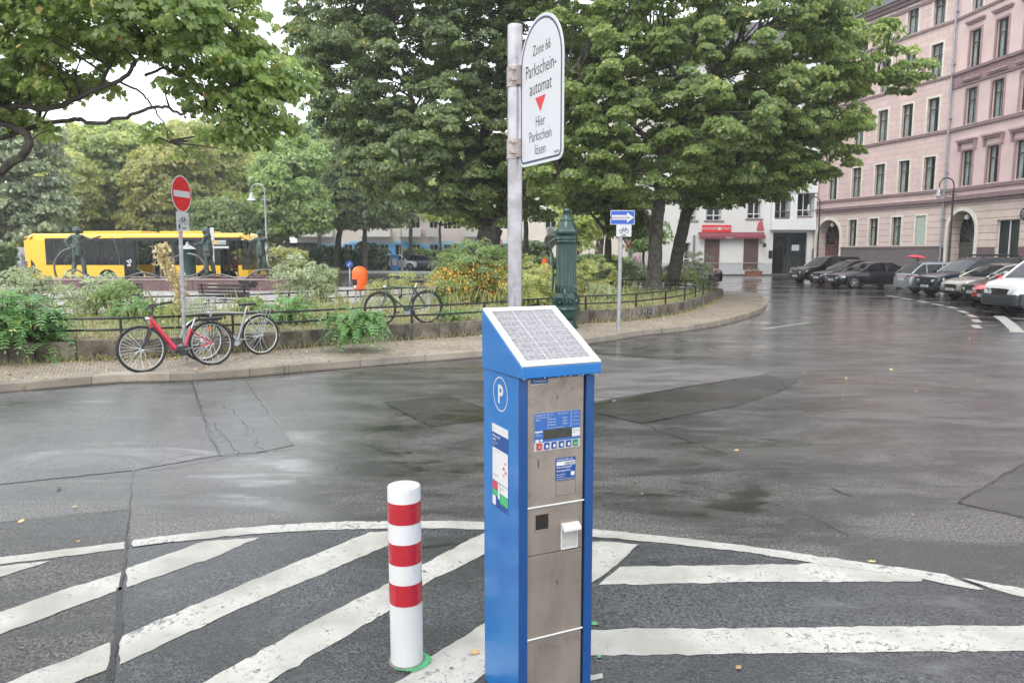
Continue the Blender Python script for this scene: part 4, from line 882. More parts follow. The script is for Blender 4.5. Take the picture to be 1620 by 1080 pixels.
# --- cream corner house beyond the maple, with scrawled lower walls
YC = 74.0; xc0 = (832-810)/1178*YC; xc1 = (1046-810)/1178*YC; cb = empty('cream_apartment_block', (xc0, YC, 0), R(-1.5), 'plain cream apartment block behind the maple with scrawls along its foot', 'building', 'pale blocks behind the trees')
kx = lambda px: (px-810)/1178*YC-xc0
ops = []
for zz in (4.3, 7.3, 10.3, 13.3):
    for px in (864, 903, 945, 1018, 1056 if False else 1034): ops.append((kx(px)-.1, kx(px)+1.0, zz, zz+1.35))
ops += [(kx(857), kx(872), 1.7, 3.0), (kx(993), kx(1012), .2, 2.9)]
facade(cb, xc1-xc0, [0, .9, 19], ops, [mat('grey_base', (.3,.3,.29), .8, var=.1), mat('cream_render', (.64,.58,.5), .85, var=.06, scale=.4)])
for o_ in ops[:-1]: window(cb, o_[0], o_[2], o_[1]-o_[0], o_[3]-o_[2], 'white1', 0, False, False)
b = MB(); b.box(kx(993),kx(1012),.24,.3,.2,2.9); b.build('door', mat('grey_door', (.12,.12,.12), .5), cb)
b = MB(); b.box(-.3,xc1-xc0+.3,-.4,8.2,19,19.4); b.build('roof', MT['alu'], cb)
b = MB(); b.lathe([(0,-.03),(.34,-.03),(.34,0)], 16, (kx(1052)-1.0,-.06,3.3), axis='y'); b.build('wall_vent', MT['alu'], cb)
random.seed(11)
def scrawl(root, x0, x1, z0, h, m, n, nm='scrawl'):
    b = MB()
    for i in range(n):
        x = x0+(x1-x0)*(i+.1)/n; P = [(x+random.uniform(0, (x1-x0)/n*1.1), -.03, z0+random.uniform(0, h)) for _ in range(5)]; P = smooth_line(P, 4); b.tube(P, .035+random.random()*.02, 5)
    return b.build(nm, m, root, fix=False)
scrawl(cb, kx(905), kx(985), .7, 1.1, mat('violet_black_paint', (.07,.04,.08), .7), 18); scrawl(cb, kx(1000), kx(1030), .6, 1.1, mat('purple_paint', (.3,.1,.25), .7), 8); scrawl(cb, kx(1030), kx(1048), .7, .9, mat('blue_grey_paint', (.18,.22,.3), .7), 5)
b = MB(); b.box(kx(1000), kx(1050), -.025, -.004, .5, 2.0); b.build('painted_panel', mat('pale_pink_paint', (.55,.45,.42), .8, var=.1), cb)
# --- long pale block with blue mural, far behind the parked cars
YM = 102.0; xm0 = (470-810)/1178*YM; LM = 35
mb_ = empty('mural_apartment_block', (xm0, YM, 0), 0, 'long pinkish apartment block with balconies and a blue wave painted along its ground floor', 'building', 'pale blocks behind the trees')
mx_ = lambda px: (px-810)/1178*YM-xm0
ops = []
for zz in (1.4, 5.2, 8.4, 11.6):
    for px in (478, 503, 545, 560, 585, 602, 625, 652, 680, 702, 716, 742, 758, 790, 812, 835): ops.append((mx_(px), mx_(px)+1.1, zz, zz+1.7))
def muralmat():
    m = mat('mural_render', (.78,.7,.65), .85, var=.04, scale=.3); n = m.node_tree; L = n.links.new; p = n.nodes['Principled BSDF']
    t = N(n, 'ShaderNodeTexCoord'); s = N(n, 'ShaderNodeSeparateXYZ'); L(t.outputs['Object'], s.inputs[0]); nz_ = N(n, 'ShaderNodeTexNoise', Scale=.22, Detail=3.0); L(t.outputs['Object'], nz_.inputs['Vector'])
    a_ = N(n, 'ShaderNodeMath', operation='MULTIPLY_ADD'); a_.inputs[1].default_value = 2.6; L(nz_.outputs['Fac'], a_.inputs[0])
    sb = N(n, 'ShaderNodeMath', operation='SUBTRACT'); sb.inputs[0].default_value = 2.4; L(s.outputs['Z'], sb.inputs[1]); L(sb.outputs[0], a_.inputs[2])
    r = N(n, 'ShaderNodeValToRGB'); r.color_ramp.elements[0].position = .25; r.color_ramp.elements[0].color = (.78,.7,.65,1); r.color_ramp.elements[1].position = .45; r.color_ramp.elements[1].color = (.38,.66,.9,1)
    k = r.color_ramp.elements.new(.9); k.color = (.14,.42,.75,1); L(a_.outputs[0], r.inputs['Fac']); L(r.outputs[0], p.inputs['Base Color']); return m
facade(mb_, LM, [0, 4.0, 15.2], ops, [muralmat(), mat('pinkish_render', (.78,.69,.63), .85, var=.05, scale=.3)])
for o_ in ops: window(mb_, o_[0], o_[2], o_[1]-o_[0], o_[3]-o_[2], 'white1', 0, False, False)
BALC = mat('balcony_panel', (.68,.66,.62), .7, var=.06)
for zz in (4.1, 7.4, 10.6):
    for a_, c_ in ((462, 530), (572, 620), (632, 668), (676, 692), (735, 770)):
        b = MB(); x0, x1 = max(0, mx_(a_)), mx_(c_); b.box(x0, x1, -1.3, -.003, zz, zz+.18); b.box(x0, x1, -1.3, -1.22, zz+.18, zz+1.2); b.box(x0,x0+.06,-1.22,-.003,zz+.18,zz+1.2); b.box(x1-.06,x1,-1.22,-.003,zz+.18,zz+1.2); b.build('balcony', BALC, mb_)
b = MB(); b.box(-.5, LM+.5, -.6, 8.5, 15.2, 15.5); b.prism([(-.6,15.5),(4,18.6),(8.5,15.5)], -.4, LM+.4); n0 = len(b.v)-6; b.v[n0:] = [(y, x_, z) for x_, y, z in b.v[n0:]]; b.build('roof', mat('reddish_roof', (.24,.13,.1), .8, var=.2), mb_)
# ---------------------------------------------------------------- parking meter
AM = R(24.9); U = Vector((math.cos(AM), math.sin(AM), 0)); Vv = Vector((-math.sin(AM), math.cos(AM), 0))
Z0 = 2.87; XL = .0103*Z0; DM, WM, HB = .366, .343, 1.452
BLUE = mat('blue_enamel', (.006,.145,.42), .3, var=.06, scale=3, bump=.12, bscale=110, coat=.3, stain=(9,.5,.75,(.72,.78,.82)))
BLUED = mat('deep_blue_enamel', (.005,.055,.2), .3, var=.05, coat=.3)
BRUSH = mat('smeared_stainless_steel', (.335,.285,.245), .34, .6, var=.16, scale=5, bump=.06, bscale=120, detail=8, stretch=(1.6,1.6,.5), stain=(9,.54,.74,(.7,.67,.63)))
pm = empty('parking_meter', (XL, Z0, 0), AM, 'blue pay and display parking meter with a sloping solar panel and stainless steel front', 'parking meter')
def loc_hit(px, py, n, d0):
    """where the sight line meets the meter's plane n.p = d0, in the meter's own coordinates"""
    o = Vector((0, 0, H))-Vector((XL, Z0, 0)); d = ray(px, py); rt = Matrix.Rotation(-AM, 3, 'Z'); o = rt @ o; d = rt @ d
    t = (d0-o.dot(n))/d.dot(n); return o+d*t
def F(px, py): p = loc_hit(px, py, Vector((0, 1, 0)), .008); return (p.x, p.z)
def Sd(px, py): p = loc_hit(px, py, Vector((1, 0, 0)), 0); return (p.y, p.z)
T = .004; b = MB()
b.box(0, T, .012, DM, 0, HB); b.box(WM-T, WM, .012, DM, 0, HB); b.box(T, WM-T, DM-.004, DM, 0, HB); b.build('side_panel', BLUE, pm)
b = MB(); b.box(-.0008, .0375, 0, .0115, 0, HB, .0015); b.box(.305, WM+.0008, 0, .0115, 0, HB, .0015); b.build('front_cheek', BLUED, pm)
zj1, zj2, zj3 = F(836,1011.5)[1], F(836,880.5)[1], F(836,803.5)[1]; x0, x1 = .0395, .2965; DP = {}
for a_, c_, nm in ((.0, zj1, 'cash_door'), (zj1, zj2, 'lower_panel'), (zj2, zj3, 'ticket_panel'), (zj3, HB, 'display_panel')):
    b = MB(); b.box(x0, x1, .008, .03, a_+.0018, c_-.0018, .0012); DP[nm] = b.build(nm, BRUSH, pm)
b = MB(); b.box(T, WM-T, .031, .04, 0, HB); b.box(.2975,.3045,.012,.031,0,HB); b.build('inner_case', MT['dark'], pm)
for z in (zj1, zj3):
    b = MB(); b.tube([(x0-.003,.004,z),(x1+.005,.004,z)], .0036, 8); b.build('drip_strip', MT['white'], pm)
# hood and solar panel
hx0, hx1, hy0, hy1 = -.006, .354, -.035, DM+.004; zb_, zl, zt_ = 1.462, 1.506, 1.708
b = MB(); P = [(hy0, zb_), (hy1, zb_-.012), (hy1, zt_), (hy0, zl)]
b.add([(hx0, y, z) for y, z in P]+[(hx1, y, z) for y, z in P], [(0,1,2,3),(7,6,5,4),(0,4,5,1),(1,5,6,2),(2,6,7,3),(3,7,4,0)])
hood = b.build('hood', BLUE, pm); bv = hood.modifiers.new('bevel', 'BEVEL'); bv.width = .004; bv.segments = 2
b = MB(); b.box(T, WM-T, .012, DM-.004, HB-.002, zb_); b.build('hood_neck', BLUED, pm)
sl = Vector((0, hy1-hy0, zt_-zl)); SL_ = sl.length; slu = sl.normalized(); mpan = fm((hx0+.002, hy0+.001, zl+.0005), (1,0,0), slu)
b = MB(); b.m = mpan; Wp, Lp = hx1-hx0-.004, SL_-.004
b.box(0, Wp, 0, .035, .0, .008, .002); b.box(0, Wp, Lp-.03, Lp, .0, .008, .002); b.box(0, .03, .035, Lp-.03, .0, .008, .002); b.box(Wp-.03, Wp, .035, Lp-.03, .0, .008, .002)
sp_ = b.build('solar_panel_frame', MT['white'], pm)
def cellmat():
    m = bpy.data.materials.new('rain_specked_solar_cell'); m.use_nodes = True; n = m.node_tree; p = n.nodes['Principled BSDF']; L = n.links.new
    t = N(n, 'ShaderNodeTexCoord'); v = N(n, 'ShaderNodeTexVoronoi', Scale=260.0); L(t.outputs['Object'], v.inputs['Vector'])
    r = N(n, 'ShaderNodeMapRange'); r.inputs['From Min'].default_value = .05; r.inputs['From Max'].default_value = .45; r.inputs['To Min'].default_value = 1; r.inputs['To Max'].default_value = 0; L(v.outputs['Distance'], r.inputs['Value'])
    z = N(n, 'ShaderNodeTexNoise', Scale=90.0, Detail=4.0); L(t.outputs['Object'], z.inputs['Vector'])
    c = N(n, 'ShaderNodeValToRGB'); c.color_ramp.elements[0].position = .35; c.color_ramp.elements[0].color = (.14,.13,.14,1); c.color_ramp.elements[1].position = .7; c.color_ramp.elements[1].color = (.3,.29,.3,1); L(z.outputs['Fac'], c.inputs['Fac']); L(c.outputs[0], p.inputs['Base Color'])
    p.inputs['Roughness'].default_value = .25; bp = N(n, 'ShaderNodeBump', Strength=.5, Distance=.0012); L(r.outputs[0], bp.inputs['Height']); L(bp.outputs[0], p.inputs['Normal']); return m
b = MB(); b.m = mpan; b.quad((.03,.035,.004), (Wp-.03,.035,.004), (Wp-.03,Lp-.03,.004), (.03,Lp-.03,.004)); b.build('solar_cells', cellmat(), sp_, fix=False)
b = MB(); b.m = mpan; cw_, cl_ = Wp-.06, Lp-.065
for i in range(0, 13): x = .03+cw_*i/12; h_ = .0011 if i % 4 == 0 else .0003; b.quad((x-h_,.035,.0046), (x+h_,.035,.0046), (x+h_,Lp-.03,.0046), (x-h_,Lp-.03,.0046))
for j in range(1, 9): y = .035+cl_*j/9; h_ = .0006; b.quad((.03,y-h_,.0052), (Wp-.03,y-h_,.0052), (Wp-.03,y+h_,.0052), (.03,y+h_,.0052))
b.build('cell_conductors', mat('silver_line', (.62,.62,.64), .4), sp_, fix=False)
# raindrops hanging under the hood lip
b = MB(); random.seed(5)
for i in range(16): x = random.uniform(0, .34); b.ball((x, hy0+.003, zb_-.001), random.uniform(.0012, .0024), 6)
b.build('raindrop', mat('water_drop', (.7,.75,.8), .05), hood, fix=False)
def fq(b, pts, y):       # sheet on the front, given by its corners in the picture
    q = [F(*p) for p in pts]; xs_ = (q[0][0]+q[3][0])/2, (q[1][0]+q[2][0])/2; zt, zb2 = (q[0][1]+q[1][1])/2, (q[2][1]+q[3][1])/2
    b.box(xs_[0], xs_[1], y, .0082, zb2, zt); return xs_[0], xs_[1], zb2, zt
NAVY = mat('label_blue', (.012,.06,.24), .3, var=.1, scale=60); OFFW = mat('label_white', (.62,.62,.61), .35, var=.05)
def lettering(b, s, x, z, size, y, al='LEFT', thick=0): b.text(s, size, fm((x, y, z), (1,0,0)), al, 1.0, thick)
b = MB(); X0, X1, ZA, ZB_ = fq(b, [(840,600),(866.8,598),(866.8,605),(840,607.9)], .0065); lb = b.build('maker_label', NAVY, DP['display_panel'])
b = MB(); lettering(b, 'TicketLine', (X0+X1)/2, ZA+.006, .0145, .0055, 'CENTER'); b.box(X0, X1-.02, .0062, .0082, ZA-.0035, ZA-.001); b.build('lettering', OFFW, lb, fix=False)
b = MB(); X0, X1, ZA, ZB_ = fq(b, [(844.7,654.5),(917.6,646.8),(916.7,705),(844.7,714.8)], .0055); kp = b.build('keypad_plate', mat('keypad_grey', (.5,.49,.5), .35), DP['display_panel'])
wI, hI = X1-X0, ZB_-ZA; fx = lambda u: X0+wI*u; fz = lambda v: ZB_-hI*v       # u, v from the plate's top left
b = MB(); b.box(fx(.0), fx(1), .0045, .0054, fz(.77), fz(0)); b.build('tariff_board', mat('tariff_blue', (.035,.12,.36), .3, var=.1, scale=40), kp)
b = MB(); b.box(fx(.2), fx(.81), .0035, .0044, fz(.70), fz(.45)); b.build('display_screen', mat('lcd_olive', (.045,.045,.035), .15, var=.2, scale=30), kp)
b = MB(); b.box(fx(.82), fx(.995), .0035, .0044, fz(.7), fz(.48)); b.box(fx(.01), fx(.17), .0035, .0044, fz(.505), fz(.47)); b.box(fx(.02), fx(.1), .0035, .0044, fz(.76), fz(.69)); b.box(fx(.13), fx(.17), .0035, .0044, fz(.75), fz(.69)); b.box(fx(.79), fx(.795), .0038, .0044, fz(.45), fz(.01))
t_ = lambda s, u, v, sz, al='LEFT': lettering(b, s, fx(u), fz(v), sz, .0036, al)
t_('Parkgebühren', .02, .07, .0085); t_('Mo - Sa', .27, .07, .0085); t_('9.00 - 20.00 Uhr', .5, .07, .0075); t_('Gebührenpflichtige Parkzone', .02, .125, .006); t_('Tarif', .03, .2, .0105)
for i, (s, c_) in enumerate((('15 Minuten', '0,50 €'), ('30 Minuten', '1,00 €'), ('60 Minuten', '2,00 €'))): t_(s, .27, .195+.075*i, .0088); t_(c_, .6, .195+.075*i, .0088)
t_('Parkschein gut sichtbar auslegen', .27, .42, .006)
for i, s in enumerate(('1.', '2.', '3.', '4.')): t_(s, .89, .05+.1*i, .007); t_('Taste drücken', .82, .085+.1*i, .0058)
t_('Display', .03, .56, .006); t_('bitte wählen', .03, .6, .006); b.build('tariff_lettering', OFFW, kp, fix=False)
b = MB(); t_('Kein Bargeld', .83, .55, .0065); t_('Karte', .83, .6, .006); b.v = [(x, y-.0012, z) for x, y, z in b.v]; b.build('note_lettering', MT['ink'], kp, fix=False)
for i, u in enumerate((.05, .21, .37, .53, .69, .84)):
    m_ = mat('key_red', (.5,.02,.03), .35) if i == 0 else mat('key_green', (.02,.22,.08), .35) if i == 5 else (NAVY)
    b = MB(); v0 = .775+.0*i; b.box(fx(u), fx(u+.105), .001, .0054, fz(.96), fz(.79), .0008); k = b.build('key', m_, kp)
    b = MB()
    if i in (0, 5): lettering(b, 'X' if i == 0 else 'OK', fx(u+.052), fz(.91), .0145 if i == 0 else .0095, .0003, 'CENTER', .0002)
    else: b.box(fx(u+.03), fx(u+.08), .0003, .0012, fz(.925), fz(.845), .0004)
    b.build('key_mark', OFFW, k, fix=False)
b = MB(); q = F(881.7, 628.6); b.box(q[0]-.0012, q[0]+.0012, .0065, .0082, q[1]-.006, q[1]+.006); q = F(851.5, 733); b.box(q[0]-.0014, q[0]+.0014, .0065, .0082, q[1]-.017, q[1]+.017); q = F(881.3, 921); b.box(q[0]-.0011, q[0]+.0011, .0065, .0082, q[1]-.013, q[1]+.013)
b.build('slot', MT['dark'], DP['display_panel'])
b = MB(); X0, X1, ZA, ZB_ = fq(b, [(878.7,724.9),(910.2,721),(910.2,755.6),(878.7,760)], .0062); st = b.build('app_sticker', NAVY, DP['display_panel']); wI, hI = X1-X0, ZB_-ZA
b = MB(); b.box(fx(.04), fx(.97), .0054, .0061, fz(.34), fz(.16)); b.box(fx(.03), fx(.97), .0056, .0061, fz(.955), fz(.945)); b.box(fx(.76), fx(.95), .0056, .0061, fz(.84), fz(.66))
for s, v, sz in (('PARKEN PER APP', .12, .0102), ('Kein Kleingeld?', .46, .0118), ('Handyparken!', .61, .0118), ('Jetzt App laden', .76, .0068), ('und losfahren', .87, .0068)): lettering(b, s, fx(.04), fz(v), sz, .0055, 'LEFT', .0001)
b.build('sticker_lettering', OFFW, st, fix=False)
b = MB(); lettering(b, '100597', fx(.95), fz(.32), .0165, .0048, 'RIGHT', .0002); b.build('sticker_number', MT['ink'], st, fix=False)
b = MB(); A_ = [F(*p) for p in ((879.5,762),(910.2,757.5),(910,780.5),(880,784.4))]; 
for i in range(4): p, q = A_[i], A_[(i+1) % 4]; b.tube([(p[0],.0079,p[1]),(q[0],.0079,q[1])], .0006, 4)
b.build('reader_flap_joint', MT['dark'], DP['display_panel'])
b = MB(); fq(b, [(847.3,814.8),(866.8,811),(866.8,835.6),(847.3,837.6)], .0066); o_ = b.build('square_hole', mat('hole_shade', (.02,.017,.014), .15), DP['ticket_panel'])  # flat dark plate: the shade inside the square hole is put into its colour
b = MB(); q = [F(*p) for p in ((846.3,814),(867.8,836.8))]; 
for a_, c_, e_, f_ in ((q[0][0],q[1][0],q[0][1]-.002,q[0][1]),(q[0][0],q[1][0],q[1][1],q[1][1]+.002),(q[0][0],q[0][0]+.002,q[1][1],q[0][1]),(q[1][0]-.002,q[1][0],q[1][1],q[0][1])): b.box(a_, c_, .0052, .0081, e_, f_)
b.build('hole_rim', BRUSH, o_)
q0, q1 = F(888, 838), F(911.5, 861); b = MB(); b.box(q0[0], q1[0], .0058, .0082, q1[1]-.002, q0[1]+.002); tr = b.build('ticket_tray', mat('clear_grey_plastic', (.42,.4,.38), .2, var=.12, scale=60), DP['ticket_panel'])
b = MB(); 
for a_, c_ in ((q0[0]-.003, q0[0]), (q1[0], q1[0]+.003)): b.box(a_, c_, .001, .008, q1[1]-.004, q0[1])
b.box(q0[0]-.003, q1[0]+.003, .0, .008, q1[1]-.007, q1[1]-.0035); b.build('tray_rim', OFFW, tr)
b = MB(); b.add([(x, y, z) for x in (q0[0]-.004, q1[0]+.005) for y, z in ((.008, q0[1]+.03), (.008, q0[1]+.001), (-.028, q0[1]+.001), (-.028, q0[1]+.014), (-.008, q0[1]+.032))], [(0,1,2,3,4),(9,8,7,6,5),(0,5,6,1),(1,6,7,2),(2,7,8,3),(3,8,9,4),(4,9,5,0)])
o_ = b.build('tray_hood', MT['white'], DP['ticket_panel']); bv = o_.modifiers.new('bevel', 'BEVEL'); bv.width = .003; bv.segments = 3
q = F(880.7, 1006.5); b = MB(); b.lathe([(.0,-.006),(.0065,-.006),(.0075,0)], 14, (q[0], .008, q[1]), axis='y'); b.box(q[0]-.0008, q[0]+.0008, .0012, .0022, q[1]-.004, q[1]+.004); b.build('lock', MT['chrome'], DP['cash_door'])
# side: parking roundel and notice
cy, cz = Sd(791.7, 623.3); b = MB(); b.m = fm((-.0006, cy, cz), (0,-1,0)); n = 48; ro, ri = .073, .068
for i in range(n): a1, a2 = 2*math.pi*i/n, 2*math.pi*(i+1)/n; b.quad((ri*math.cos(a1),ri*math.sin(a1),0),(ro*math.cos(a1),ro*math.sin(a1),0),(ro*math.cos(a2),ro*math.sin(a2),0),(ri*math.cos(a2),ri*math.sin(a2),0))
b.text('P', .108, Matrix.Translation((0,-.037,0)), thick=.003); b.build('parking_symbol', MT['signwhite'], pm, fix=False)
(ya, za1), (yb, _) = Sd(804.3, 681), Sd(779, 669); zA = Sd(804.3, 816)[1]; zB = za1
b = MB(); b.box(-.0008, .0005, ya, yb, zA, zB); nt_ = b.build('side_notice', NAVY, pm); wI, hI = yb-ya, zB-zA
def sq(b, u0, u1, v0, v1, e=.0014): b.box(-e, -.0005, yb-wI*u1, yb-wI*u0, zB-hI*v1, zB-hI*v0)
def stx(b, s, u, v, size, e=.0018, thick=0): b.text(s, size, fm((-e, yb-wI*u, zB-hI*v), (0,-1,0)), 'LEFT', 1, thick)
b = MB(); sq(b, 0, 1, 0, .1); sq(b, .02, .98, .285, .68); sq(b, .5, .98, .69, .8); sq(b, .36, .47, .69, .88); sq(b, .02, .22, .87, .98)
stx(b, 'Mit dem Handy', .04, .15, .0125, thick=.0003); stx(b, 'parken', .04, .19, .0125, thick=.0003); stx(b, 'Einfach per App', .04, .225, .008); stx(b, 'bezahlen', .04, .25, .008); b.build('notice_white', OFFW, nt_, fix=False)
b = MB(); sq(b, .02, .34, .69, .78); b.build('notice_red', mat('notice_red', (.6,.05,.06), .35), nt_, fix=False); b = MB(); [b.box(-.002, -.0014, yb-wI*u_-.018*k_, yb-wI*u_, zB-hI*v_-.012*k_, zB-hI*v_) for u_, v_, k_ in ((.68,.46,1),(.78,.4,.7),(.8,.5,.9),(.7,.55,.6))]; b.build('notice_pattern', mat('notice_dots', (.6,.05,.06), .35), nt_, fix=False)
b = MB(); sq(b, .5, .98, .81, .92); sq(b, .02, .34, .79, .86); b.build('notice_green', mat('notice_green', (.05,.4,.13), .35), nt_, fix=False)
b = MB(); stx(b, 'Parkraumbewirtschaftung', .06, .32, .0062); stx(b, 'parken', .55, .74, .012); stx(b, 'Berlin', .06, .07, .008); stx(b, 'Zone 66', .1, .62, .0125); b.build('notice_lettering', mat('grey_ink', (.3,.12,.13), .5), nt_, fix=False)
# ---------------------------------------------------------------- parking zone sign on its pole
YP = 3.9; pp = Vector(((814.5-810)/1165*YP, YP, 0)); RP = .0385; ZT = PY(814.5, 40, YP).z
ps = empty('zone_sign_post', pp, AM, 'tall galvanised pole with a round-topped white parking ticket machine sign, behind the blue meter', 'sign post')
b = MB(); b.lathe([(RP,0),(RP,ZT-.004),(RP-.004,ZT),(RP-.004,ZT-.03),(0,ZT-.03)], 32); pole = b.build('pole', MT['steel'], ps)
SW_, SH_ = .455, .69; zb0 = 2.378; y0s = -RP-.012   # plate runs toward -y from the pole
def platepts(w_, h_, ins=0, rb=.045, n=20):
    r = w_/2-ins; P = []
    for i in range(n+1): a_ = math.pi*i/n; P.append((w_/2+r*math.cos(a_), h_-w_/2+r*math.sin(a_)))
    rb = max(.005, rb-ins)
    for c_, s_ in (((ins+rb, ins+rb), 180), ((w_-ins-rb, ins+rb), 270)):
        for i in range(6): a_ = R(s_+90*i/5); P.append((c_[0]+rb*math.cos(a_), c_[1]+rb*math.sin(a_)))
    return P
mpl = fm((.012, y0s, zb0), (0,-1,0))     # X toward the viewer's right, Z toward the reader
mpl = Matrix.Translation((-RP*.2, 0, 0)) @ mpl
b = MB(); b.m = mpl; b.prism(platepts(SW_, SH_), -.004, 0, axis='z'); plate = b.build('sign_plate', MT['signwhite'], ps)
o1, o2 = platepts(SW_, SH_, .014), platepts(SW_, SH_, .024)
b = MB(); b.m = mpl; n = len(o1)
for i in range(n): j = (i+1) % n; b.quad((*o1[i], .001), (*o1[j], .001), (*o2[j], .001), (*o2[i], .001))
b.build('sign_border', mat('slate_ink', (.03,.045,.09), .4), plate, fix=False)
b = MB(); b.m = mpl
for s, z, sz in (('Zone 66', .515, .068), ('Parkschein-', .42, .088), ('automat', .335, .088), ('Hier', .178, .07), ('Parkschein', .112, .07), ('lösen', .046, .07)):
    b.text(s, sz*.92, Matrix.Translation((SW_/2-(.0 if 'Zone' not in s else -.01), z, .0012)) @ Matrix.Diagonal((.86, 1.12, 1, 1)), thick=-.0006)
b.text('VARIO', .018, Matrix.Translation((SW_-.06, .032, .0012))); b.build('sign_lettering', MT['ink'], plate, fix=False)
b = MB(); b.m = mpl; b.poly([(SW_/2-.055,.315,.0012),(SW_/2,.245,.0012),(SW_/2+.055,.315,.0012)]); b.build('red_arrow', MT['red'], plate, fix=False)
for y_ in (123, 236.5):
    z = PY(814.5, y_, YP).z; b = MB(); b.lathe([(RP+.004,-.048),(RP+.004,.048)], 32, (0,0,z)); b.lathe([(RP+.007,-.05),(RP+.007,-.044)], 32, (0,0,z)); b.box(-.02,.012,-RP-.03,-RP+.005,z-.045,z+.045)
    for dz in (-.026, .026): b.tube([(-.05,-RP-.012,z+dz),(.03,-RP-.012,z+dz)], .005, 8); b.box(-.058,-.05,-RP-.022,-RP-.002,z+dz-.009,z+dz+.009)
    b.build('clamp', mat('pinkish_steel', (.42,.36,.34), .4, .6), ps)
b = MB(); b.lathe([(0,-.001),(.004,-.001),(.004,.002)], 10, (.012,-RP+.001,PY(814.5,193,YP).z), axis='y'); b.build('drain_hole', MT['dark'], pole)
# ---------------------------------------------------------------- bollard
bo = empty('bollard', (BOL.x, BOL.y, 0), 0, 'white steel bollard with three red reflective bands and green spray paint at its foot', 'bollard')
hb = PY(643, 766, BOL.y).z; rb = .0775
WB = mat('scuffed_white_paint', (.56,.56,.55), .38, var=.04, scale=4, bump=.08, stain=(11,.6,.7,(.72,.7,.66)))
b = MB(); b.lathe([(rb,-.02),(rb,hb-.012),(rb-.0035,hb-.003),(rb-.012,hb),(0,hb+.002)], 48); b.build('post', WB, bo)
RB = mat('red_reflective_tape', (.4,.012,.022), .22, var=.06, scale=60, bump=.1, bscale=300, coat=.4)
for ya_, yb_ in ((798.5,831.5),(863,896),(927,960.5)):
    z1_, z2_ = PY(643, ya_, BOL.y-rb).z, PY(643, yb_, BOL.y-rb).z; b = MB(); b.lathe([(rb+.0006,z2_),(rb+.0012,z2_),(rb+.0012,z1_),(rb+.0006,z1_)], 48); b.build('red_band', RB, bo)
b = MB(); b.lathe([(rb+.014,.0),(rb+.008,.011),(rb+.001,.012)], 24); b.build('collar', mat('mortar', (.16,.15,.13), .9, var=.3, scale=30), bo)
# ---------------------------------------------------------------- street signs
GALV = mat('pale_galvanised', (.36,.37,.39), .45, .5, var=.12, scale=8)
def disc_pts(r, n=40): return [(r*math.cos(2*math.pi*i/n), r*math.sin(2*math.pi*i/n)) for i in range(n)]
def bike_symbol(b, M0, s, th=.012):
    """little bicycle pictogram, s = wheelbase"""
    b2 = MB(); b2.m = b.m @ M0
    for x in (-.5*s, .5*s): b2.tube([(x+.3*s*math.cos(a*math.pi/8), .3*s*math.sin(a*math.pi/8), 0) for a in range(16)], th/2, 4, closed=True)
    for P in (((-.5,0),(-.12,.42),(.34,.42),(.05,0),(-.5,0)), ((-.12,.42),(.05,0)), ((.5,0),(.3,.6),(.42,.62)), ((-.2,.52),(-.02,.52))): b2.tube([(x*s, y*s, 0) for x, y in P], th/2, 4)
    k = len(b.v); b.v += b2.v; b.f += [[i+k for i in f] for f in b2.f]; b.mi += [0]*len(b2.f); b.sm += [False]*len(b2.f)
ne = G(293.5, 575, .12); an = math.atan2(math.cos(R(6)), math.sin(R(6)))     # the plate's width runs almost straight away
nep = empty('no_entry_sign', ne, an, 'round red no entry sign with white bar on a grey pole beside the red bicycle', 'road sign')
zc = PY(287, 307, ne.y).z-.12; rn = 28.5/1178*ne.y
b = MB(); b.tube([(0,0,-.1),(0,-.045,zc+.2)], .032, 14); b.build('pole', GALV, nep)
b = MB(); m_ = fm((0,-.085,zc), (1,0,0)); b.m = m_; b.prism(disc_pts(rn), -.004, 0, axis='z'); dsc = b.build('disc', MT['signwhite'], nep)
b = MB(); b.m = m_; b.poly([(x, y, .0015) for x, y in disc_pts(rn*.93)]); b.build('red_face', MT['red'], dsc, fix=False)
b = MB(); b.m = m_; b.box(-rn*.8, rn*.8, -rn*.17, rn*.17, .002, .004); b.build('white_bar', MT['signwhite'], dsc)
zb1, zt1 = PY(289, 365.5, ne.y).z-.12, PY(289, 336, ne.y).z-.12; hw = .185
b = MB(); b.box(-hw, hw, -.083, -.078, zb1, zt1, .001); pl = b.build('extra_plate', MT['signwhite'], nep)
b = MB(); b.m = fm((0.01,-.086,zb1+.15), (1,0,0)); bike_symbol(b, Matrix(), .15, .008); b.text('frei', .075, Matrix.Translation((.02,-.125,0))); b.build('bicycle_symbol', MT['ink'], pl, fix=False)
b = MB(); b.box(-.13,-.09,-.0875,-.0835,zb1+.03,zb1+.1,.002); b.build('pole_sticker', mat('dark_sticker', (.03,.03,.08), .4), pl)
b = MB()
for z, h_ in ((1.62,.07),(1.2,.05),(1.05,.09),(.86,.06),(.6,.05),(1.9,.05)): b.lathe([(.0335,0),(.0335,h_)], 14, (0, -.045*z/(zc+.2), z))
b.build('torn_sticker', mat('torn_sticker', (.45,.4,.42), .6, var=.5, scale=12), nep)
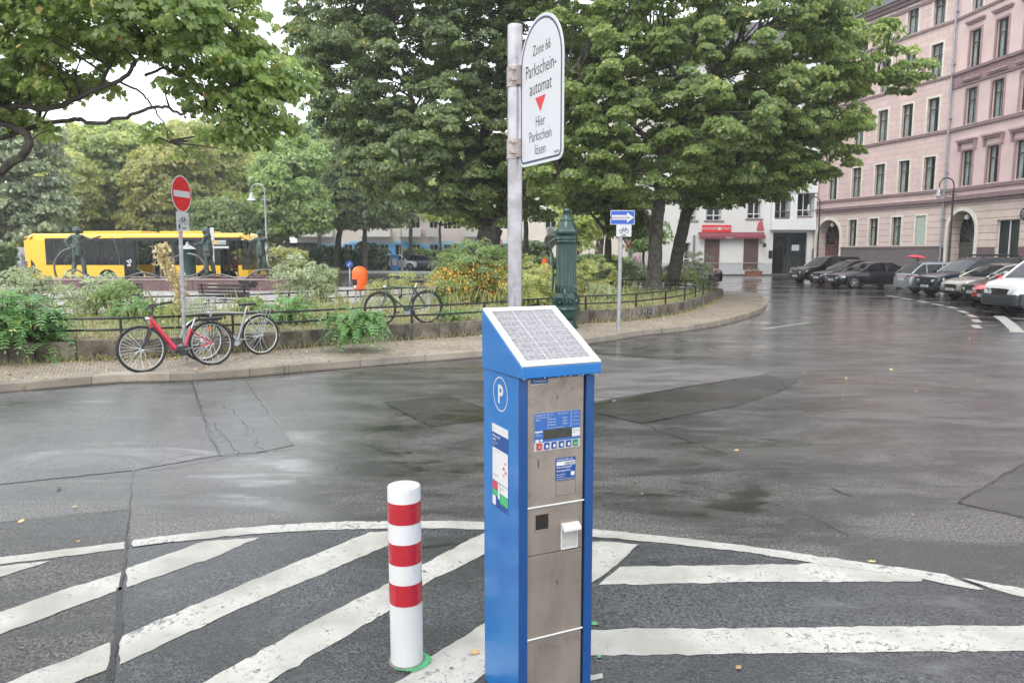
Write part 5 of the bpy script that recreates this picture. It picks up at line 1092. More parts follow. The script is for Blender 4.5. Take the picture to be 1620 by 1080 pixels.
# one-way sign
ow = G(978, 523, .12); owp = empty('one_way_sign', ow, R(4), 'blue one way arrow sign above a small bicycle plate, right of the green pump', 'road sign'); k_ = ow.y/1178
zt1, zb1 = PY(981, 333, ow.y).z-.12, PY(981, 355.5, ow.y).z-.12; wW = 38.5*k_/2; xo = (981.5-978.5)*k_
b = MB(); b.tube([(0,0,-.1),(xo-.02,0,zt1-.05)], .045, 14); b.build('pole', GALV, owp)
b = MB(); b.box(xo-wW, xo+wW, -.06, -.05, zb1, zt1, .004); s_ = b.build('arrow_plate', MT['signwhite'], owp)
b = MB(); b.box(xo-wW+.014, xo+wW-.014, -.0625, -.0605, zb1+.014, zt1-.014); bl = b.build('blue_face', MT['bluesign'], s_)
h_ = (zt1-zb1); zm = (zt1+zb1)/2; b = MB(); b.m = fm((xo, -.065, zm), (1,0,0)); b.poly([(-wW+.03,-h_*.17,0),(wW*.36,-h_*.17,0),(wW*.36,-h_*.36,0),(wW*.93,0,0),(wW*.36,h_*.36,0),(wW*.36,h_*.17,0),(-wW+.03,h_*.17,0)]); b.build('white_arrow', MT['signwhite'], bl, fix=False)
b = MB(); b.text('Einbahnstraße', .082, fm((xo-.06, -.067, zm-.028), (1,0,0))); b.build('arrow_lettering', MT['ink'], bl, fix=False)
zt2, zb2 = PY(985, 355.5, ow.y).z-.123, PY(985, 374.5, ow.y).z-.12; xa = (972-978.5)*k_; xb = (999.5-978.5)*k_*.93
b = MB(); b.box(xa, xb-.03, -.06, -.052, zb2, zt2, .002); s_ = b.build('extra_plate', MT['signwhite'], owp)
b = MB(); b.m = fm(((xa+xb-.03)/2, -.063, zb2+.13), (1,0,0)); bike_symbol(b, Matrix(), .14, .009); b.text('frei', .07, Matrix.Translation((0,-.1,0))); b.box(-.06,.06,-.115,-.105,-.001,.001); b.build('bicycle_symbol', MT['ink'], s_, fix=False)
# give way sign behind
gw = G(993, 452, .2); gwp = empty('give_way_sign', gw, R(-10), 'small triangular give way sign on a thin white pole behind the one way sign', 'road sign'); k_ = gw.y/1178; zc = PY(993, 381, gw.y).z-.2
b = MB(); b.tube([(0,0,0),(0,0,zc+.3)], .03, 8); b.build('pole', MT['white'], gwp)
b = MB(); t3 = lambda r: [(r*math.cos(R(a)), r*math.sin(R(a))) for a in (30,150,270)]
b.m = fm((0,-.05,zc), (1,0,0)); b.prism(t3(.42), -.005, 0, axis='z'); o = b.build('red_triangle', MT['red'], gwp); b = MB(); b.m = fm((0,-.056,zc), (1,0,0)); b.poly([(x, y, 0) for x, y in t3(.26)]); b.build('white_triangle', MT['signwhite'], o, fix=False)
# no stopping sign seen on the far side of the bed
ns = G(871, 432, .2); ns = PY(871, 425, 34); nsp = empty('parking_ban_sign', (ns.x, 34, .2), R(5), 'white plate over a dark round sign, thin grey pole left of the green pump', 'road sign')
z1_, z2_ = PY(871, 366, 34).z-.2, PY(871, 380, 34).z-.2
b = MB(); b.tube([(0,0,0),(0,0,z1_+.2)], .03, 8); b.build('pole', GALV, nsp)
b = MB(); b.box(-.2,.2,-.05,-.04,z1_-.22,z1_+.2,.003); o = b.build('plate', MT['signwhite'], nsp); b = MB(); b.m = fm((0,-.055,z1_), (1,0,0)); b.tube([(.1*math.cos(a*.5),.1*math.sin(a*.5),0) for a in range(13)], .012, 4, closed=True); b.tube([(-.07,.07,0),(.07,-.07,0)], .012, 4); b.build('plate_symbol', MT['ink'], o, fix=False)
b = MB(); b.m = fm((0,-.05,z2_-.02), (1,0,0)); b.prism(disc_pts(.3, 24), -.005, 0, axis='z'); b.build('disc', mat('sign_back', (.1,.08,.09), .5), nsp)
# roadworks warning triangle behind the big tree
wr = PY(788, 395, 60); wrp = empty('warning_sign', (wr.x, 60, 0), 0, 'red bordered white warning triangle beside the big tree trunk', 'road sign'); zc = PY(788, 381, 60).z
b = MB(); b.tube([(0,0,0),(0,0,zc+.4)], .04, 8); b.build('pole', GALV, wrp); t4 = lambda r: [(r*math.cos(R(a)), r*math.sin(R(a))) for a in (90,210,330)]
b = MB(); b.m = fm((0,-.05,zc), (1,0,0)); b.prism(t4(.5), -.005, 0, axis='z'); o = b.build('red_triangle', MT['red'], wrp); b = MB(); b.m = fm((0,-.06,zc), (1,0,0)); b.poly([(x, y, 0) for x, y in t4(.34)]); b.build('white_triangle', MT['signwhite'], o, fix=False)
b = MB(); b.box(-.04,.04,-.065,-.062,zc-.1,zc+.18); b.build('warning_symbol', MT['ink'], o)
# round blue keep-right arrow
ka = PY(553, 418, 58); kap = empty('keep_right_sign', (ka.x, 58, 0), 0, 'round blue sign with white arrow on a short white post, left of the orange bin', 'road sign'); zc = ka.z
b = MB(); b.tube([(0,0,0),(0,0,zc)], .05, 8); b.build('post', MT['white'], kap); b = MB(); b.m = fm((0,-.07,zc), (1,0,0)); b.prism(disc_pts(.27, 28), -.005, 0, axis='z'); o = b.build('blue_disc', MT['bluesign'], kap)
b = MB(); b.m = fm((0,-.08,zc), (1,-0,-1), (1,0,1)) ; b.poly([(-.03,.18,0),(-.03,-.05,0),(-.11,-.05,0),(0,-.19,0),(.11,-.05,0),(.03,-.05,0),(.03,.18,0)]); b.build('white_arrow', MT['signwhite'], o, fix=False)
# ---------------------------------------------------------------- street lamps
def lamp(px, ytop, Y, hook, label, z0=0, mm=None, group='old-fashioned street lamps'):
    p = PY(px, 440, Y); zt = PY(px, ytop, Y).z; t = empty('street_lamp', (p.x, Y, z0), 0, label, 'street lamp', group); h_ = zt-z0; r = .42*h_/6; m_ = mm or MT['black']
    b = MB(); b.lathe([(.17,0),(.17,.1),(.11,.3),(.1,1.0),(.12,1.05),(.07,1.2),(.055,h_-r-.3)], 10); b.build('post', m_, t)
    b = MB(); P = [(0,0,h_-r-.32)]+[(hook*(r-r*math.cos(a)), 0, h_-r+r*math.sin(a)) for a in [i*math.pi/8 for i in range(9)]]+[(hook*2*r,0,h_-r-.25)]; b.tube(P, .04, 8); b.box(-.25,.25,-.02,.02,h_-r-.62,h_-r-.57); b.build('crook', m_, t)
    b = MB(); c_ = (hook*2*r,0,h_-r-.25); b.lathe([(.03,.12),(.09,.08),(.12,-.1),(.14,-.25),(.3,-.36),(.31,-.4),(.02,-.4)], 12, c_); b.build('lamp_head', MT['signwhite'] if mm is not None else MT['alu'], t)
    b = MB(); b.lathe([(.13,-.4),(.13,-.52),(.08,-.6),(.0,-.62)], 10, c_); b.build('lamp_glass', mat('lamp_glass', (.6,.62,.6), .1), t)
    return t
lamp(1499, 281.5, 47, -1, 'black crook street lamp standing between the two pink houses', .1)
lamp(1291.5, 311.5, 60, -1, 'black crook street lamp in front of the pink arched doorway, farther down the pavement', .1)
lamp(424, 291, 51, -1, 'pale grey crook street lamp right of the bus front', 0, GALV); lamp(318, 320, 70, 1, 'pale grey crook street lamp behind the bus roof beside the no entry sign', 0, GALV)
lamp(636, 334, 84, 1, 'grey crook street lamp in front of the blue mural between parked cars', 0, GALV)
# ---------------------------------------------------------------- cast-iron pump
pu = G(895, 519, .12); k_ = (pu.y)/1178; pc = empty('street_water_pump', pu, R(-8), 'ornate dark green cast iron hand pump with fluted shaft and curved handle', 'water pump')
GREENI = mat('dark_green_cast_iron', (.003,.036,.028), .3, var=.3, scale=6, coat=.3, bump=.1, bscale=60)
zz = lambda y: PY(895, y, pu.y).z-.12
b = MB(); b.lathe([(.30,-.1),(.30,.04),(.26,.07),(.24,zz(506)),(.27,zz(504)),(.33,zz(500)),(.345,zz(492)),(.36,zz(489)),(.33,zz(487)),(.31,zz(484)),(.33,zz(474)),(.33,zz(470)),(.26,zz(464)),(.25,zz(462))], 8, smooth=False); base = b.build('pedestal', GREENI, pc)
b = MB()
for k in range(8):
    a_ = (k+.5)*math.pi/4; d = Vector((math.cos(a_), math.sin(a_), 0)); s = Vector((-d.y, d.x, 0)); c_ = d*.315+Vector((0,0,zz(478))); b.tube([c_+s*.09*math.cos(t)+Vector((0,0,.11*math.sin(t))) for t in [math.pi*i/8 for i in range(9)]], .018, 6); b.ball(c_+d*.01-Vector((0,0,-.01)), .04, 6)
b.tube([(.34*math.cos(a*math.pi/12), .34*math.sin(a*math.pi/12), zz(488)) for a in range(24)], .022, 6, closed=True); b.build('pedestal_ornament', GREENI, base)
z1_, z2_ = zz(462), zz(384); b = MB(); n = 64; ring = []
for z in (z1_, z1_+.02, z1_+.12, z1_+.14, z2_-.06, z2_-.04, z2_):
    fl = z1_+.13 < z < z2_-.03; ring.append([( (.235+(.014*math.cos(a*16*2*math.pi/n*1.0) if fl else .012))*math.cos(2*math.pi*a/n), (.235+(.014*math.cos(a*16*2*math.pi/n) if fl else .012))*math.sin(2*math.pi*a/n), z) for a in range(n)])
b.add([p for r_ in ring for p in r_], [(i*n+j, i*n+(j+1) % n, (i+1)*n+(j+1) % n, (i+1)*n+j) for i in range(len(ring)-1) for j in range(n)], smooth=True); b.build('fluted_shaft', GREENI, pc)
b = MB()
for a in range(16): q = 2*math.pi*a/16; b.tube([(.25*math.cos(q),.25*math.sin(q),z1_+.0),(.262*math.cos(q+.1),.262*math.sin(q+.1),z1_+.1),(.25*math.cos(q+.2),.25*math.sin(q+.2),z1_+.17)], .016, 5)
b.build('leaf_ornament', GREENI, pc)
b = MB(); b.lathe([(.25,z2_),(.27,z2_+.02),(.25,z2_+.05),(.265,zz(377)),(.25,zz(374)),(.27,zz(372)),(.315,zz(370)),(.32,zz(367)),(.26,zz(364)),(.21,zz(361)),(.175,zz(354)),(.15,zz(350)),(.16,zz(348.5)),(.14,zz(347)),(.12,zz(343)),(.1,zz(340)),(.115,zz(339)),(.115,zz(338)),(.075,zz(337)),(.08,zz(335)),(.105,zz(333.5)),(.09,zz(331)),(.05,zz(329.5)),(.0,zz(328.8))], 24); b.build('cap', GREENI, pc)
b = MB()
for r_, z in ((.27,.0),(.22,-.035)):
    for a in range(20): q = 2*math.pi*a/20; b.ball((r_*math.cos(q), r_*math.sin(q), zz(365.5)-z), .018, 5)
for a in range(8): q = 2*math.pi*a/8; b.tube([(.2*math.cos(q),.2*math.sin(q),zz(360)),(.15*math.cos(q),.15*math.sin(q),zz(350)),(.105*math.cos(q),.105*math.sin(q),zz(341))], .01, 5)
b.build('cap_ornament', GREENI, pc)
b = MB(); P = smooth_line([(-.2,0,zz(376)),(-.3,-.02,zz(379)),(-.41,-.03,zz(386)),(-.39,-.03,zz(394)),(-.33,-.03,zz(404)),(-.31,-.03,zz(425)),(-.32,-.03,zz(450)),(-.33,-.03,zz(461))], 4); b.tube(P, [.035]*8+[.024]*(len(P)-8), 8); b.tube([(-.33,-.03,zz(415)),(-.33,-.03,zz(418))], .034, 8); b.tube([(-.2,-.05,zz(377)),(-.2,.05,zz(377))], .05, 10); b.build('handle', GREENI, pc)
b = MB(); b.tube(smooth_line([(0,-.2,zz(455)),(0,-.36,zz(457)),(0,-.42,zz(463)),(0,-.42,zz(468))], 4), .045, 10); b.build('spout', GREENI, pc)
# ---------------------------------------------------------------- bicycles
def wheel(parent, x, r, tyre, rimm, name='wheel', spokes=32, tw=.021):
    w_ = MB(); w_.tube([(x+r*math.cos(2*math.pi*i/40), 0, r+r*math.sin(2*math.pi*i/40)) for i in range(40)], tw, 8, closed=True); o = w_.build(name, tyre, parent)
    m = MB(); rr = r-.027; m.tube([(x+rr*math.cos(2*math.pi*i/40), 0, r+rr*math.sin(2*math.pi*i/40)) for i in range(40)], .011, 6, closed=True); m.build('rim', rimm, o)
    s = MB(); rng_ = rr-.01
    for i in range(spokes):
        a_ = 2*math.pi*i/spokes; a2 = a_+(.9 if i % 4 < 2 else -.9); sd_ = .03 if i % 2 else -.03; s.tube([(x+.02*math.cos(a2), sd_, r+.02*math.sin(a2)), (x+rng_*math.cos(a_), 0, r+rng_*math.sin(a_))], .0021, 3, caps=False)
    s.tube([(x,-.05,r),(x,.05,r)], .02, 8); s.build('spokes', MT['chrome'], o); return o
def bicycle(name, c, rz, lean, col, label, style, rimm=None, group=None):
    """x forward, ground at z = 0; leans toward +y"""
    t = bpy.data.objects.new('bicycle', None); COL.objects.link(t); t.location = c; t.rotation_euler = (lean, 0, rz); t.rotation_mode = 'XYZ'; tag(t, label, 'bicycle', group)
    r = .345; F_ = MB(); paint = mat(name+'_paint', col, .3, var=.08, coat=.5, scale=20); rimm = rimm or MT['alu']; wb_ = 1.08
    wheel(t, wb_, r, MT['rubber'], rimm, 'front_wheel'); wheel(t, 0, r, MT['rubber'], rimm, 'rear_wheel')
    bb = Vector((.45,0,.285)); ax = Vector((0,0,r)); hd0, hd1 = Vector((.93,0,.66)), Vector((.885,0,.84)); sc_ = Vector((.26,0,.78)) if style != 'step' else Vector((.3,0,.62)); R1 = .0165
    F_.tube([hd0, hd1], .02, 10); F_.tube([bb, sc_], R1, 10)
    for s in (-.05, .05): F_.tube([ax+Vector((0,s,0)), bb+Vector((-.03,s*.6,0))], .01, 6); F_.tube([ax+Vector((0,s,0)), sc_+Vector((0,s*.3,-.05))], .009, 6)
    if style == 'step': F_.tube(smooth_line([hd1-Vector((-.005,0,.06)), (.8,0,.635), (.68,0,.46), (.6,0,.345), (.54,0,.3), bb+Vector((0,0,.03))], 4), .034, 12, flat=1.2); F_.tube([bb+Vector((-.02,0,.05)), sc_], .024, 10)
    else:
        F_.tube([hd0+Vector((0,0,.02)), bb], R1+.002, 10); F_.tube([hd1-Vector((0,0,.03)), sc_-Vector((0,0,.02))], R1, 10)
    F_.build('frame', paint, t)
    f = MB(); fr = Vector((wb_,0,r))
    f.tube([hd0, hd0+Vector((.02,0,-.05))], .03, 8)
    for s in (-.055, .055): f.tube(smooth_line([hd0+Vector((.015,s*.7,-.03)), hd0+Vector((.04,s,-.12)), fr+Vector((-.015,s,.06)), fr+Vector((0,s,0))], 3), .014 if style != 'step' else .019, 8)
    f.build('fork', MT['black'] if style == 'step' else MT['alu'] if style == 'city' else paint, t)
    h = MB(); st = hd1+Vector((-.03,0,.14)); h.tube([hd1, st], .013, 8); 
    if style == 'step': h.tube(smooth_line([st+Vector(p) for p in ((-.17,.3,.06),(-.09,.29,.05),(.03,.18,.02),(.06,0,0),(.03,-.18,.02),(-.09,-.29,.05),(-.17,-.3,.06))], 3), .012, 8)
    else: h.tube(smooth_line([st+Vector(p) for p in ((-.1,.29,.02),(.02,.24,.03),(.06,0,0),(.02,-.24,.03),(-.1,-.29,.02))], 3), .011, 8)
    hb_ = h.build('handlebar', MT['black'] if style != 'city' else MT['chrome'], t)
    for s in (-1, 1):
        g = MB(); g.tube([st+Vector((-.19 if style == 'step' else -.12, s*.3, .06 if style == 'step' else .02)), st+Vector((-.07, s*.285, .05 if style == 'step' else .025)), st+Vector((-.03, s*.24, .04))], .017, 8); g.build('grip', MT['rubber'], hb_)
        g = MB(); g.tube([st+Vector((-.03,s*.25,.03)), st+Vector((.0,s*.29,-.02)), st+Vector((-.09,s*.31,-.01))], .007, 5); g.build('brake_lever', MT['black'], hb_)
    cb_ = MB(); cb_.tube(smooth_line([st+Vector((.06,.05,.02)), (1.02,.06,st.z-.05), (1.0,.04,.75), hd0+Vector((.03,.03,.05))], 4), .004, 5); cb_.tube(smooth_line([st+Vector((.05,-.06,.02)), (1.0,-.08,st.z-.12), (.93,-.03,.72)], 4), .004, 5); cb_.build('brake_cable', MT['rubber'], hb_)
    sd_ = MB(); sp0 = sc_+(sc_-bb).normalized()*(.12 if style != 'step' else .2); sd_.tube([sc_, sp0], .0135, 8); sd_.build('seat_post', MT['chrome'], t)
    s = MB(); sx, sz = sp0.x, sp0.z; st_ = [(-.13,.085,.05),(-.08,.095,.055),(0,.07,.05),(.08,.03,.045),(.15,.02,.035)]
    ring = [[(sx+x, w_*math.cos(a), sz-.01+zz_*(.75+.35*math.sin(a)) if math.sin(a) > 0 else sz-.005+zz_*.5*(1+math.sin(a))) for a in [2*math.pi*i/12 for i in range(12)]] for x, w_, zz_ in st_]
    s.add([p for q in ring for p in q], [(i*12+j, i*12+(j+1) % 12, (i+1)*12+(j+1) % 12, (i+1)*12+j) for i in range(4) for j in range(12)]+[list(range(11,-1,-1)), list(range(48,60))], smooth=True); s.build('saddle', mat(name+'_saddle', (.03,.022,.02), .5), t)
    c = MB(); c.lathe([(0,-.052),(.095,-.052),(.095,-.046),(0,-.046)], 24, tuple(bb), axis='y'); c.tube([bb+Vector((0,-.06,0)), bb+Vector((.165,-.07,-.03))], .011, 6); c.tube([bb+Vector((0,.06,0)), bb+Vector((-.165,.07,.03))], .011, 6); c.build('crank', MT['alu'], t)
    for sx_, s in ((.165, -1), (-.165, 1)): p = MB(); q = bb+Vector((sx_, s*.12, -.03 if s < 0 else .03)); p.box(q.x-.045, q.x+.045, q.y-.045, q.y+.045, q.z-.012, q.z+.012, .004); p.build('pedal', MT['rubber'], t)
    ch = MB(); ch.tube([bb+Vector((-.02,-.05,.095)), (0,-.05,r+.035), (-.035,-.05,r), (0,-.05,r-.035), bb+Vector((-.02,-.05,-.095))], .006, 5); ch.build('chain', MT['black'], t)
    def fender(x, a0, a1, m_, nm='mudguard'):
        d = MB(); P = [(x+(r+.035)*math.cos(R(a)), 0, r+(r+.035)*math.sin(R(a))) for a in range(a0, a1, 8)]; a_ = [Vector((p[0], -.026, p[2])) for p in P]; b_ = [Vector((p[0], .026, p[2])) for p in P]; c_ = [Vector((p[0]+(.008)*math.cos(R(a0+8*i)), 0, p[2]+.008*math.sin(R(a0+8*i)))) for i, p in enumerate(P)]
        for i in range(len(P)-1): d.quad(a_[i], a_[i+1], c_[i+1], c_[i]); d.quad(c_[i], c_[i+1], b_[i+1], b_[i])
        q = P[2] if x == 0 else P[-4]; d.tube([(x,-.045,r), q], .003, 4); d.tube([(x,.045,r), q], .003, 4); d.build(nm, m_, t, fix=False)
    rack = lambda m_: None
    if style in ('city', 'step', 'trek'):
        fm_ = MT['black'] if style == 'step' else MT['chrome'] if style == 'city' else MT['black']
        fender(0, 20 if style != 'city' else 5, 190, fm_); fender(wb_, 10 if style == 'city' else 30, 175, fm_)
        k = MB(); zr = r*2+.1
        for s_ in (-.06, .06): k.tube([(.2,s_,zr-.02),(.15,s_,zr),(-.22,s_,zr),(-.24,s_*.5,zr-.01)], .006, 5); [k.tube([(0,s_,r+.01),(x_,s_*1.3,zr)], .005, 5) for x_ in (-.02,-.12,-.2)]
        for x_ in (.1, 0, -.1, -.2): k.tube([(x_,-.06,zr),(x_,.06,zr)], .005, 5)
        k.build('rear_rack', MT['alu'] if style != 'step' else MT['black'], t)
        l = MB(); l.box(-.275,-.25,-.03,.03,zr-.05,zr-.01,.006); l.build('rear_light', mat('tail_red', (.16,.008,.008), .2), t)
        l = MB(); l.lathe([(.0,0),(.022,0),(.04,.07),(.0,.075)], 12, (hd1.x+.04,0,hd1.z-.03), axis='x'); l.build('headlight', MT['chrome'], t)
    if style == 'step':
        l = MB(); l.lathe([(0,-.06),(.075,-.055),(.085,0),(.075,.055),(0,.06)], 20, (bb.x+.01,0,bb.z-.01), axis='y'); l.box(bb.x,bb.x+.13,-.045,.045,bb.z-.05,bb.z+.06,.02); l.build('motor', MT['black'], t)
        l = MB(); l.box(-.2,.16,-.055,.055,.72,.775,.02); l.build('battery', MT['black'], t); l = MB(); l.lathe([(0,0),(.033,0),(.033,.006),(0,.006)], 16, (-.02,-.06,.6), axis='y'); l.build('reflector', mat('orange_reflector', (.8,.2,.02), .3), t)
        k = MB(); k.tube([bb+Vector((-.12,-.09,0)), (.12,-.13,.06)], .01, 6); k.build('kickstand', MT['alu'], t)
    if style == 'city':
        k = MB(); X0, X1, Y0, Z0_, Z1_ = .93, 1.27, .19, .80, 1.06
        for z_ in (Z0_, Z0_+.06, Z0_+.12, Z0_+.18, Z1_): q = (z_-Z0_)/(Z1_-Z0_)*.03; k.tube([(X0-q,-Y0-q,z_),(X1+q,-Y0-q,z_),(X1+q,Y0+q,z_),(X0-q,Y0+q,z_)], .0055 if z_ != Z1_ else .009, 5, closed=True)
        for i in range(7):
            for yy in (-Y0, Y0): x_ = X0+(X1-X0)*i/6; k.tube([(x_, yy, Z0_), (x_, yy*1.15, Z1_)], .004, 4)
            for xx in (X0, X1): y_ = -Y0+2*Y0*i/6; k.tube([(xx, y_, Z0_), (xx+(.03 if xx == X1 else -.03), y_, Z1_)], .004, 4)
            k.tube([(X0, -Y0+2*Y0*i/6, Z0_), (X1, -Y0+2*Y0*i/6, Z0_)], .003, 4)
        k.build('basket', mat('white_wire', (.5,.5,.48), .4), t)
    if style == 'trek':
        k = MB(); k.tube([(.66,0.03,.56),(.61,.05,.62)], .03, 8); k.build('lock', MT['black'], t)
    return t
def place_bike(name, frontpx, rearpx, z, lean, *a, **k):
    f, r_ = G(*frontpx, z), G(*rearpx, z); d = f-r_; rz = math.atan2(d.y, d.x); s = 1.08
    mid = (f+r_)/2; o = mid-Vector((math.cos(rz), math.sin(rz), 0))*.54
    t = bicycle(name, (o.x, o.y, z+.008), rz, lean, *a, **k); return t
place_bike('red', (228,588.5), (337,577), .12, R(6), (.52,.015,.05), 'red step-through electric bicycle with black battery, parked in front of the no entry pole', 'step', mat('grey_rim', (.42,.42,.41), .35, .5))
place_bike('silver', (317,571), (421,559.5), .12, R(-2) if False else R(5), (.36,.37,.37), 'silver city bicycle with a white wire basket, behind the red bicycle', 'city', mat('pale_rim', (.62,.6,.56), .35, .2))
place_bike('green', (602,515), (677,511), GZ, R(4), (.008,.05,.035), 'dark green trekking bicycle leaning on the railing on top of the low wall', 'trek', mat('dark_rim', (.16,.13,.13), .4, .4))
# ---------------------------------------------------------------- city bus
BY = mat('bus_yellow', (.78,.46,.02), .3, var=.04, scale=1, coat=.3); BG = glassmat('bus_glass', (.012,.014,.014), .42)
bl0, br0 = PY(43, 450, 41.2), PY(394, 450, 39.6); L_ = (br0-bl0); bz = math.atan2(L_.y, L_.x)
BL, BW, BH = L_.length, 2.55, 3.02
bus = empty('city_bus', (bl0.x, bl0.y, 0), bz, 'yellow single deck city bus with dark windows standing behind the fountain statues', 'bus')
X = lambda px: max(0, min(BL, (PY(px, 450, 40.4).x-bl0.x)/math.cos(bz)))
zr = lambda py: PY(200, py, 40.4).z
zw0, zw1 = zr(419.5), zr(379.5); zs = .32
prof = [(0,zs),(0,zw0-.0),(.02,1.6),(.08,zw1),(.1,2.66),(.18,2.88),(.4,3.0),(.7,BH)]    # (inset from side, z)
# shell pieces: lower side, cantrail, roof, ends
b = MB(); wheels = [X(168), X(333)]; wr_ = .58
def side_lower(b, y, a0, a1):
    xs = [a0]; 
    for c_ in wheels:
        if a0 < c_-wr_ and c_+wr_ < a1: xs += [c_-wr_]+[c_+wr_*math.cos(math.pi-math.pi*i/10) for i in range(1, 10)]+[c_+wr_]
    xs.append(a1)
    def zlo(x):
        for c_ in wheels:
            if abs(x-c_) < wr_-1e-6: return max(zs, .5+math.sqrt(wr_**2-(x-c_)**2)-.02)
        return zs
    for i in range(len(xs)-1): b.quad((xs[i], y, zlo((xs[i]+xs[i+1])/2 if False else xs[i])), (xs[i+1], y, zlo(xs[i+1])), (xs[i+1], y, zw0), (xs[i], y, zw0))
d1, d2, d3 = X(197), X(270), X(357)
for y, segs in ((0, ((0.25, d1), (d2, d3), (X(386), BL-.35))), (BW, ((.25, BL-.35),))):
    for s in segs: side_lower(b, y, *s)
for y in (0, BW):
    sg = 1 if y == 0 else -1
    for i in range(3, 7):
        (i0, z0_), (i1, z1_) = prof[i], prof[i+1]; 
        if i == 3: i0 = 0
        b.quad((.12,y+sg*(i0),z0_),(BL-.3,y+sg*(i0),z0_),(BL-.42,y+sg*i1,z1_),(.2,y+sg*i1,z1_))
b.quad((.2,.7,BH),(BL-.42,.7,BH),(BL-.42,BW-.7,BH),(.2,BW-.7,BH))
# rounded rear
for (x0_, y0_), (x1_, y1_) in zip(((.3,0),(.08,.05),(0,.25),(0,BW-.25),(.08,BW-.05)), ((.08,.05),(0,.25),(0,BW-.25),(.08,BW-.05),(.3,BW))):
    b.quad((x0_,y0_,zs),(x1_,y1_,zs),(x1_,y1_,zw0+.25),(x0_,y0_,zw0+.25)); b.quad((x0_,y0_,zw1-.1),(x1_,y1_,zw1-.1),(x1_+.08,y1_,2.8),(x0_+.08,y0_,2.8)); b.quad((x0_+.08,y0_,2.8),(x1_+.08,y1_,2.8),(x1_+.2,y1_*.7+.38,BH),(x0_+.2,y0_*.7+.38,BH))
b.box(.3,X(64),-.012,.0,zw0,zw1+.02); b.box(.0,.3,-.0,.1,zw0+.2,zw1)
for (x0_, y0_), (x1_, y1_) in zip(((BL-.35,0),(BL-.08,.12),(BL,.5),(BL,BW-.5),(BL-.08,BW-.12)), ((BL-.08,.12),(BL,.5),(BL,BW-.5),(BL-.08,BW-.12),(BL-.35,BW))):
    b.quad((x0_,y0_,zs),(x1_,y1_,zs),(x1_,y1_,1.05),(x0_,y0_,1.05)); b.quad((x0_,y0_,2.62),(x1_,y1_,2.62),(x1_-.25,y1_*.75+.3,2.95),(x0_-.1,y0_,2.85)); b.quad((x0_-.1,y0_,2.85),(x1_-.25,y1_*.75+.3,2.95),(x1_-.5,BW/2,BH),(x0_-.4,BW/2,BH))
b.build('body', BY, bus, fix=False)
b = MB(); b.box(X(120),X(220),.5,BW-.5,BH-.02,BH+.12,.05); b.box(X(250),X(330),.5,BW-.5,BH-.02,BH+.1,.05); b.build('roof_unit', BY, bus)
b = MB(); b.box(.3,BL-.4,.05,BW-.05,.3,.42); b.build('floor', mat('bus_floor', (.08,.08,.085), .6), bus)
b = MB(); b.quad((X(64),.002,zw0),(d1,.002,zw0),(d1,.002,zw1),(X(50),.002,zw1)); b.quad((d2,.002,zw0),(d3,.002,zw0),(d3,.002,zw1),(d2,.002,zw1)); b.quad((X(64),BW-.01,zw0),(BL-.3,BW-.01,zw0),(BL-.3,BW-.01,zw1),(X(64),BW-.01,zw1)); b.build('side_window', BG, bus, fix=False)
b = MB(); b.quad((BL-.02,.3,1.05),(BL-.02,BW-.3,1.05),(BL-.12,BW-.3,2.62),(BL-.12,.3,2.62)); b.quad((BL-.34,.002,1.05),(BL-.03,.3,1.05),(BL-.12,.3,2.62),(BL-.36,.002,2.62)); b.build('windscreen', BG, bus, fix=False)
b = MB(); b.box(-.012,.02,.35,BW-.35,1.55,zw1); b.box(.01,.1,.1,.3,1.5,zw1); b.build('rear_window', GLASS_D, bus)
for leaves in (((d1, X(215)), (X(216), d2)), ((d3, X(371)), (X(371.5), X(386)))):
    b = MB(); xa_, xb_ = leaves[0][0], leaves[1][1]; b.box(xa_,xb_,-.012,.035,zw1-.06,zw1); b.box(xa_,xb_,-.012,.035,zs,zs+.06)
    for a_, c_ in leaves: b.box(a_,a_+.05,-.01,.04,zs+.02,zw1-.02); b.box(c_-.05,c_,-.01,.04,zs+.02,zw1-.02)
    dr = b.build('door', MT['black'], bus); a_, c_ = leaves[0]
    b = MB(); b.quad((a_+.05,.01,zs+.06),(c_-.05,.01,zs+.06),(c_-.05,.01,zw1-.06),(a_+.05,.01,zw1-.06)); b.build('door_glass', BG, dr, fix=False)
b = MB()
for px in (84, 112, 150, 292, 318, 340): b.box(X(px)-.04,X(px)+.04,.0035,.03,zw0,zw1)
b.box(X(64),d1,.0035,.03,zw1-.02,zw1+.1); b.box(d1,BL-.35,-.001,.03,zw1-.02,zw1+.12); b.build('window_pillars', MT['black'], bus)
for c_ in wheels:
    for y in (.16, BW-.16):
        w_ = MB(); w_.lathe([(.3,-.13),(.48,-.13),(.5,-.08),(.5,.08),(.48,.13),(.3,.13)], 26, (c_,y,.5), axis='y', cap=False); o = w_.build('wheel', MT['rubber'], bus); w_ = MB(); w_.lathe([(0,-.1),(.1,-.12),(.12,-.05),(.3,-.1),(.3,.1),(0,.1)], 20, (c_,y,.5), axis='y'); w_.build('rim', MT['alu'], o)
    a_ = MB(); a_.box(c_-wr_,c_+wr_,.4,.45,.35,1.1); a_.lathe([(wr_-.02,.0),(wr_,.0),(wr_,.38),(wr_-.02,.38)], 30, (c_,.003,.48), axis='y', cap=False); a_.build('wheel_arch', MT['dark'], bus)
b = MB(); b.prism([(.34,.75),(.58,.85),(.56,1.35),(.34,1.62)], -.014, .0); b.build('tail_light_panel', MT['dark'], bus); b = MB(); b.box(.31,.36,-.018,.0,.75,1.3,.01); b.box(.0,.02,-.01,.1,.7,1.3); b.build('tail_light', mat('tail_lamp', (.5,.02,.02), .2), bus)
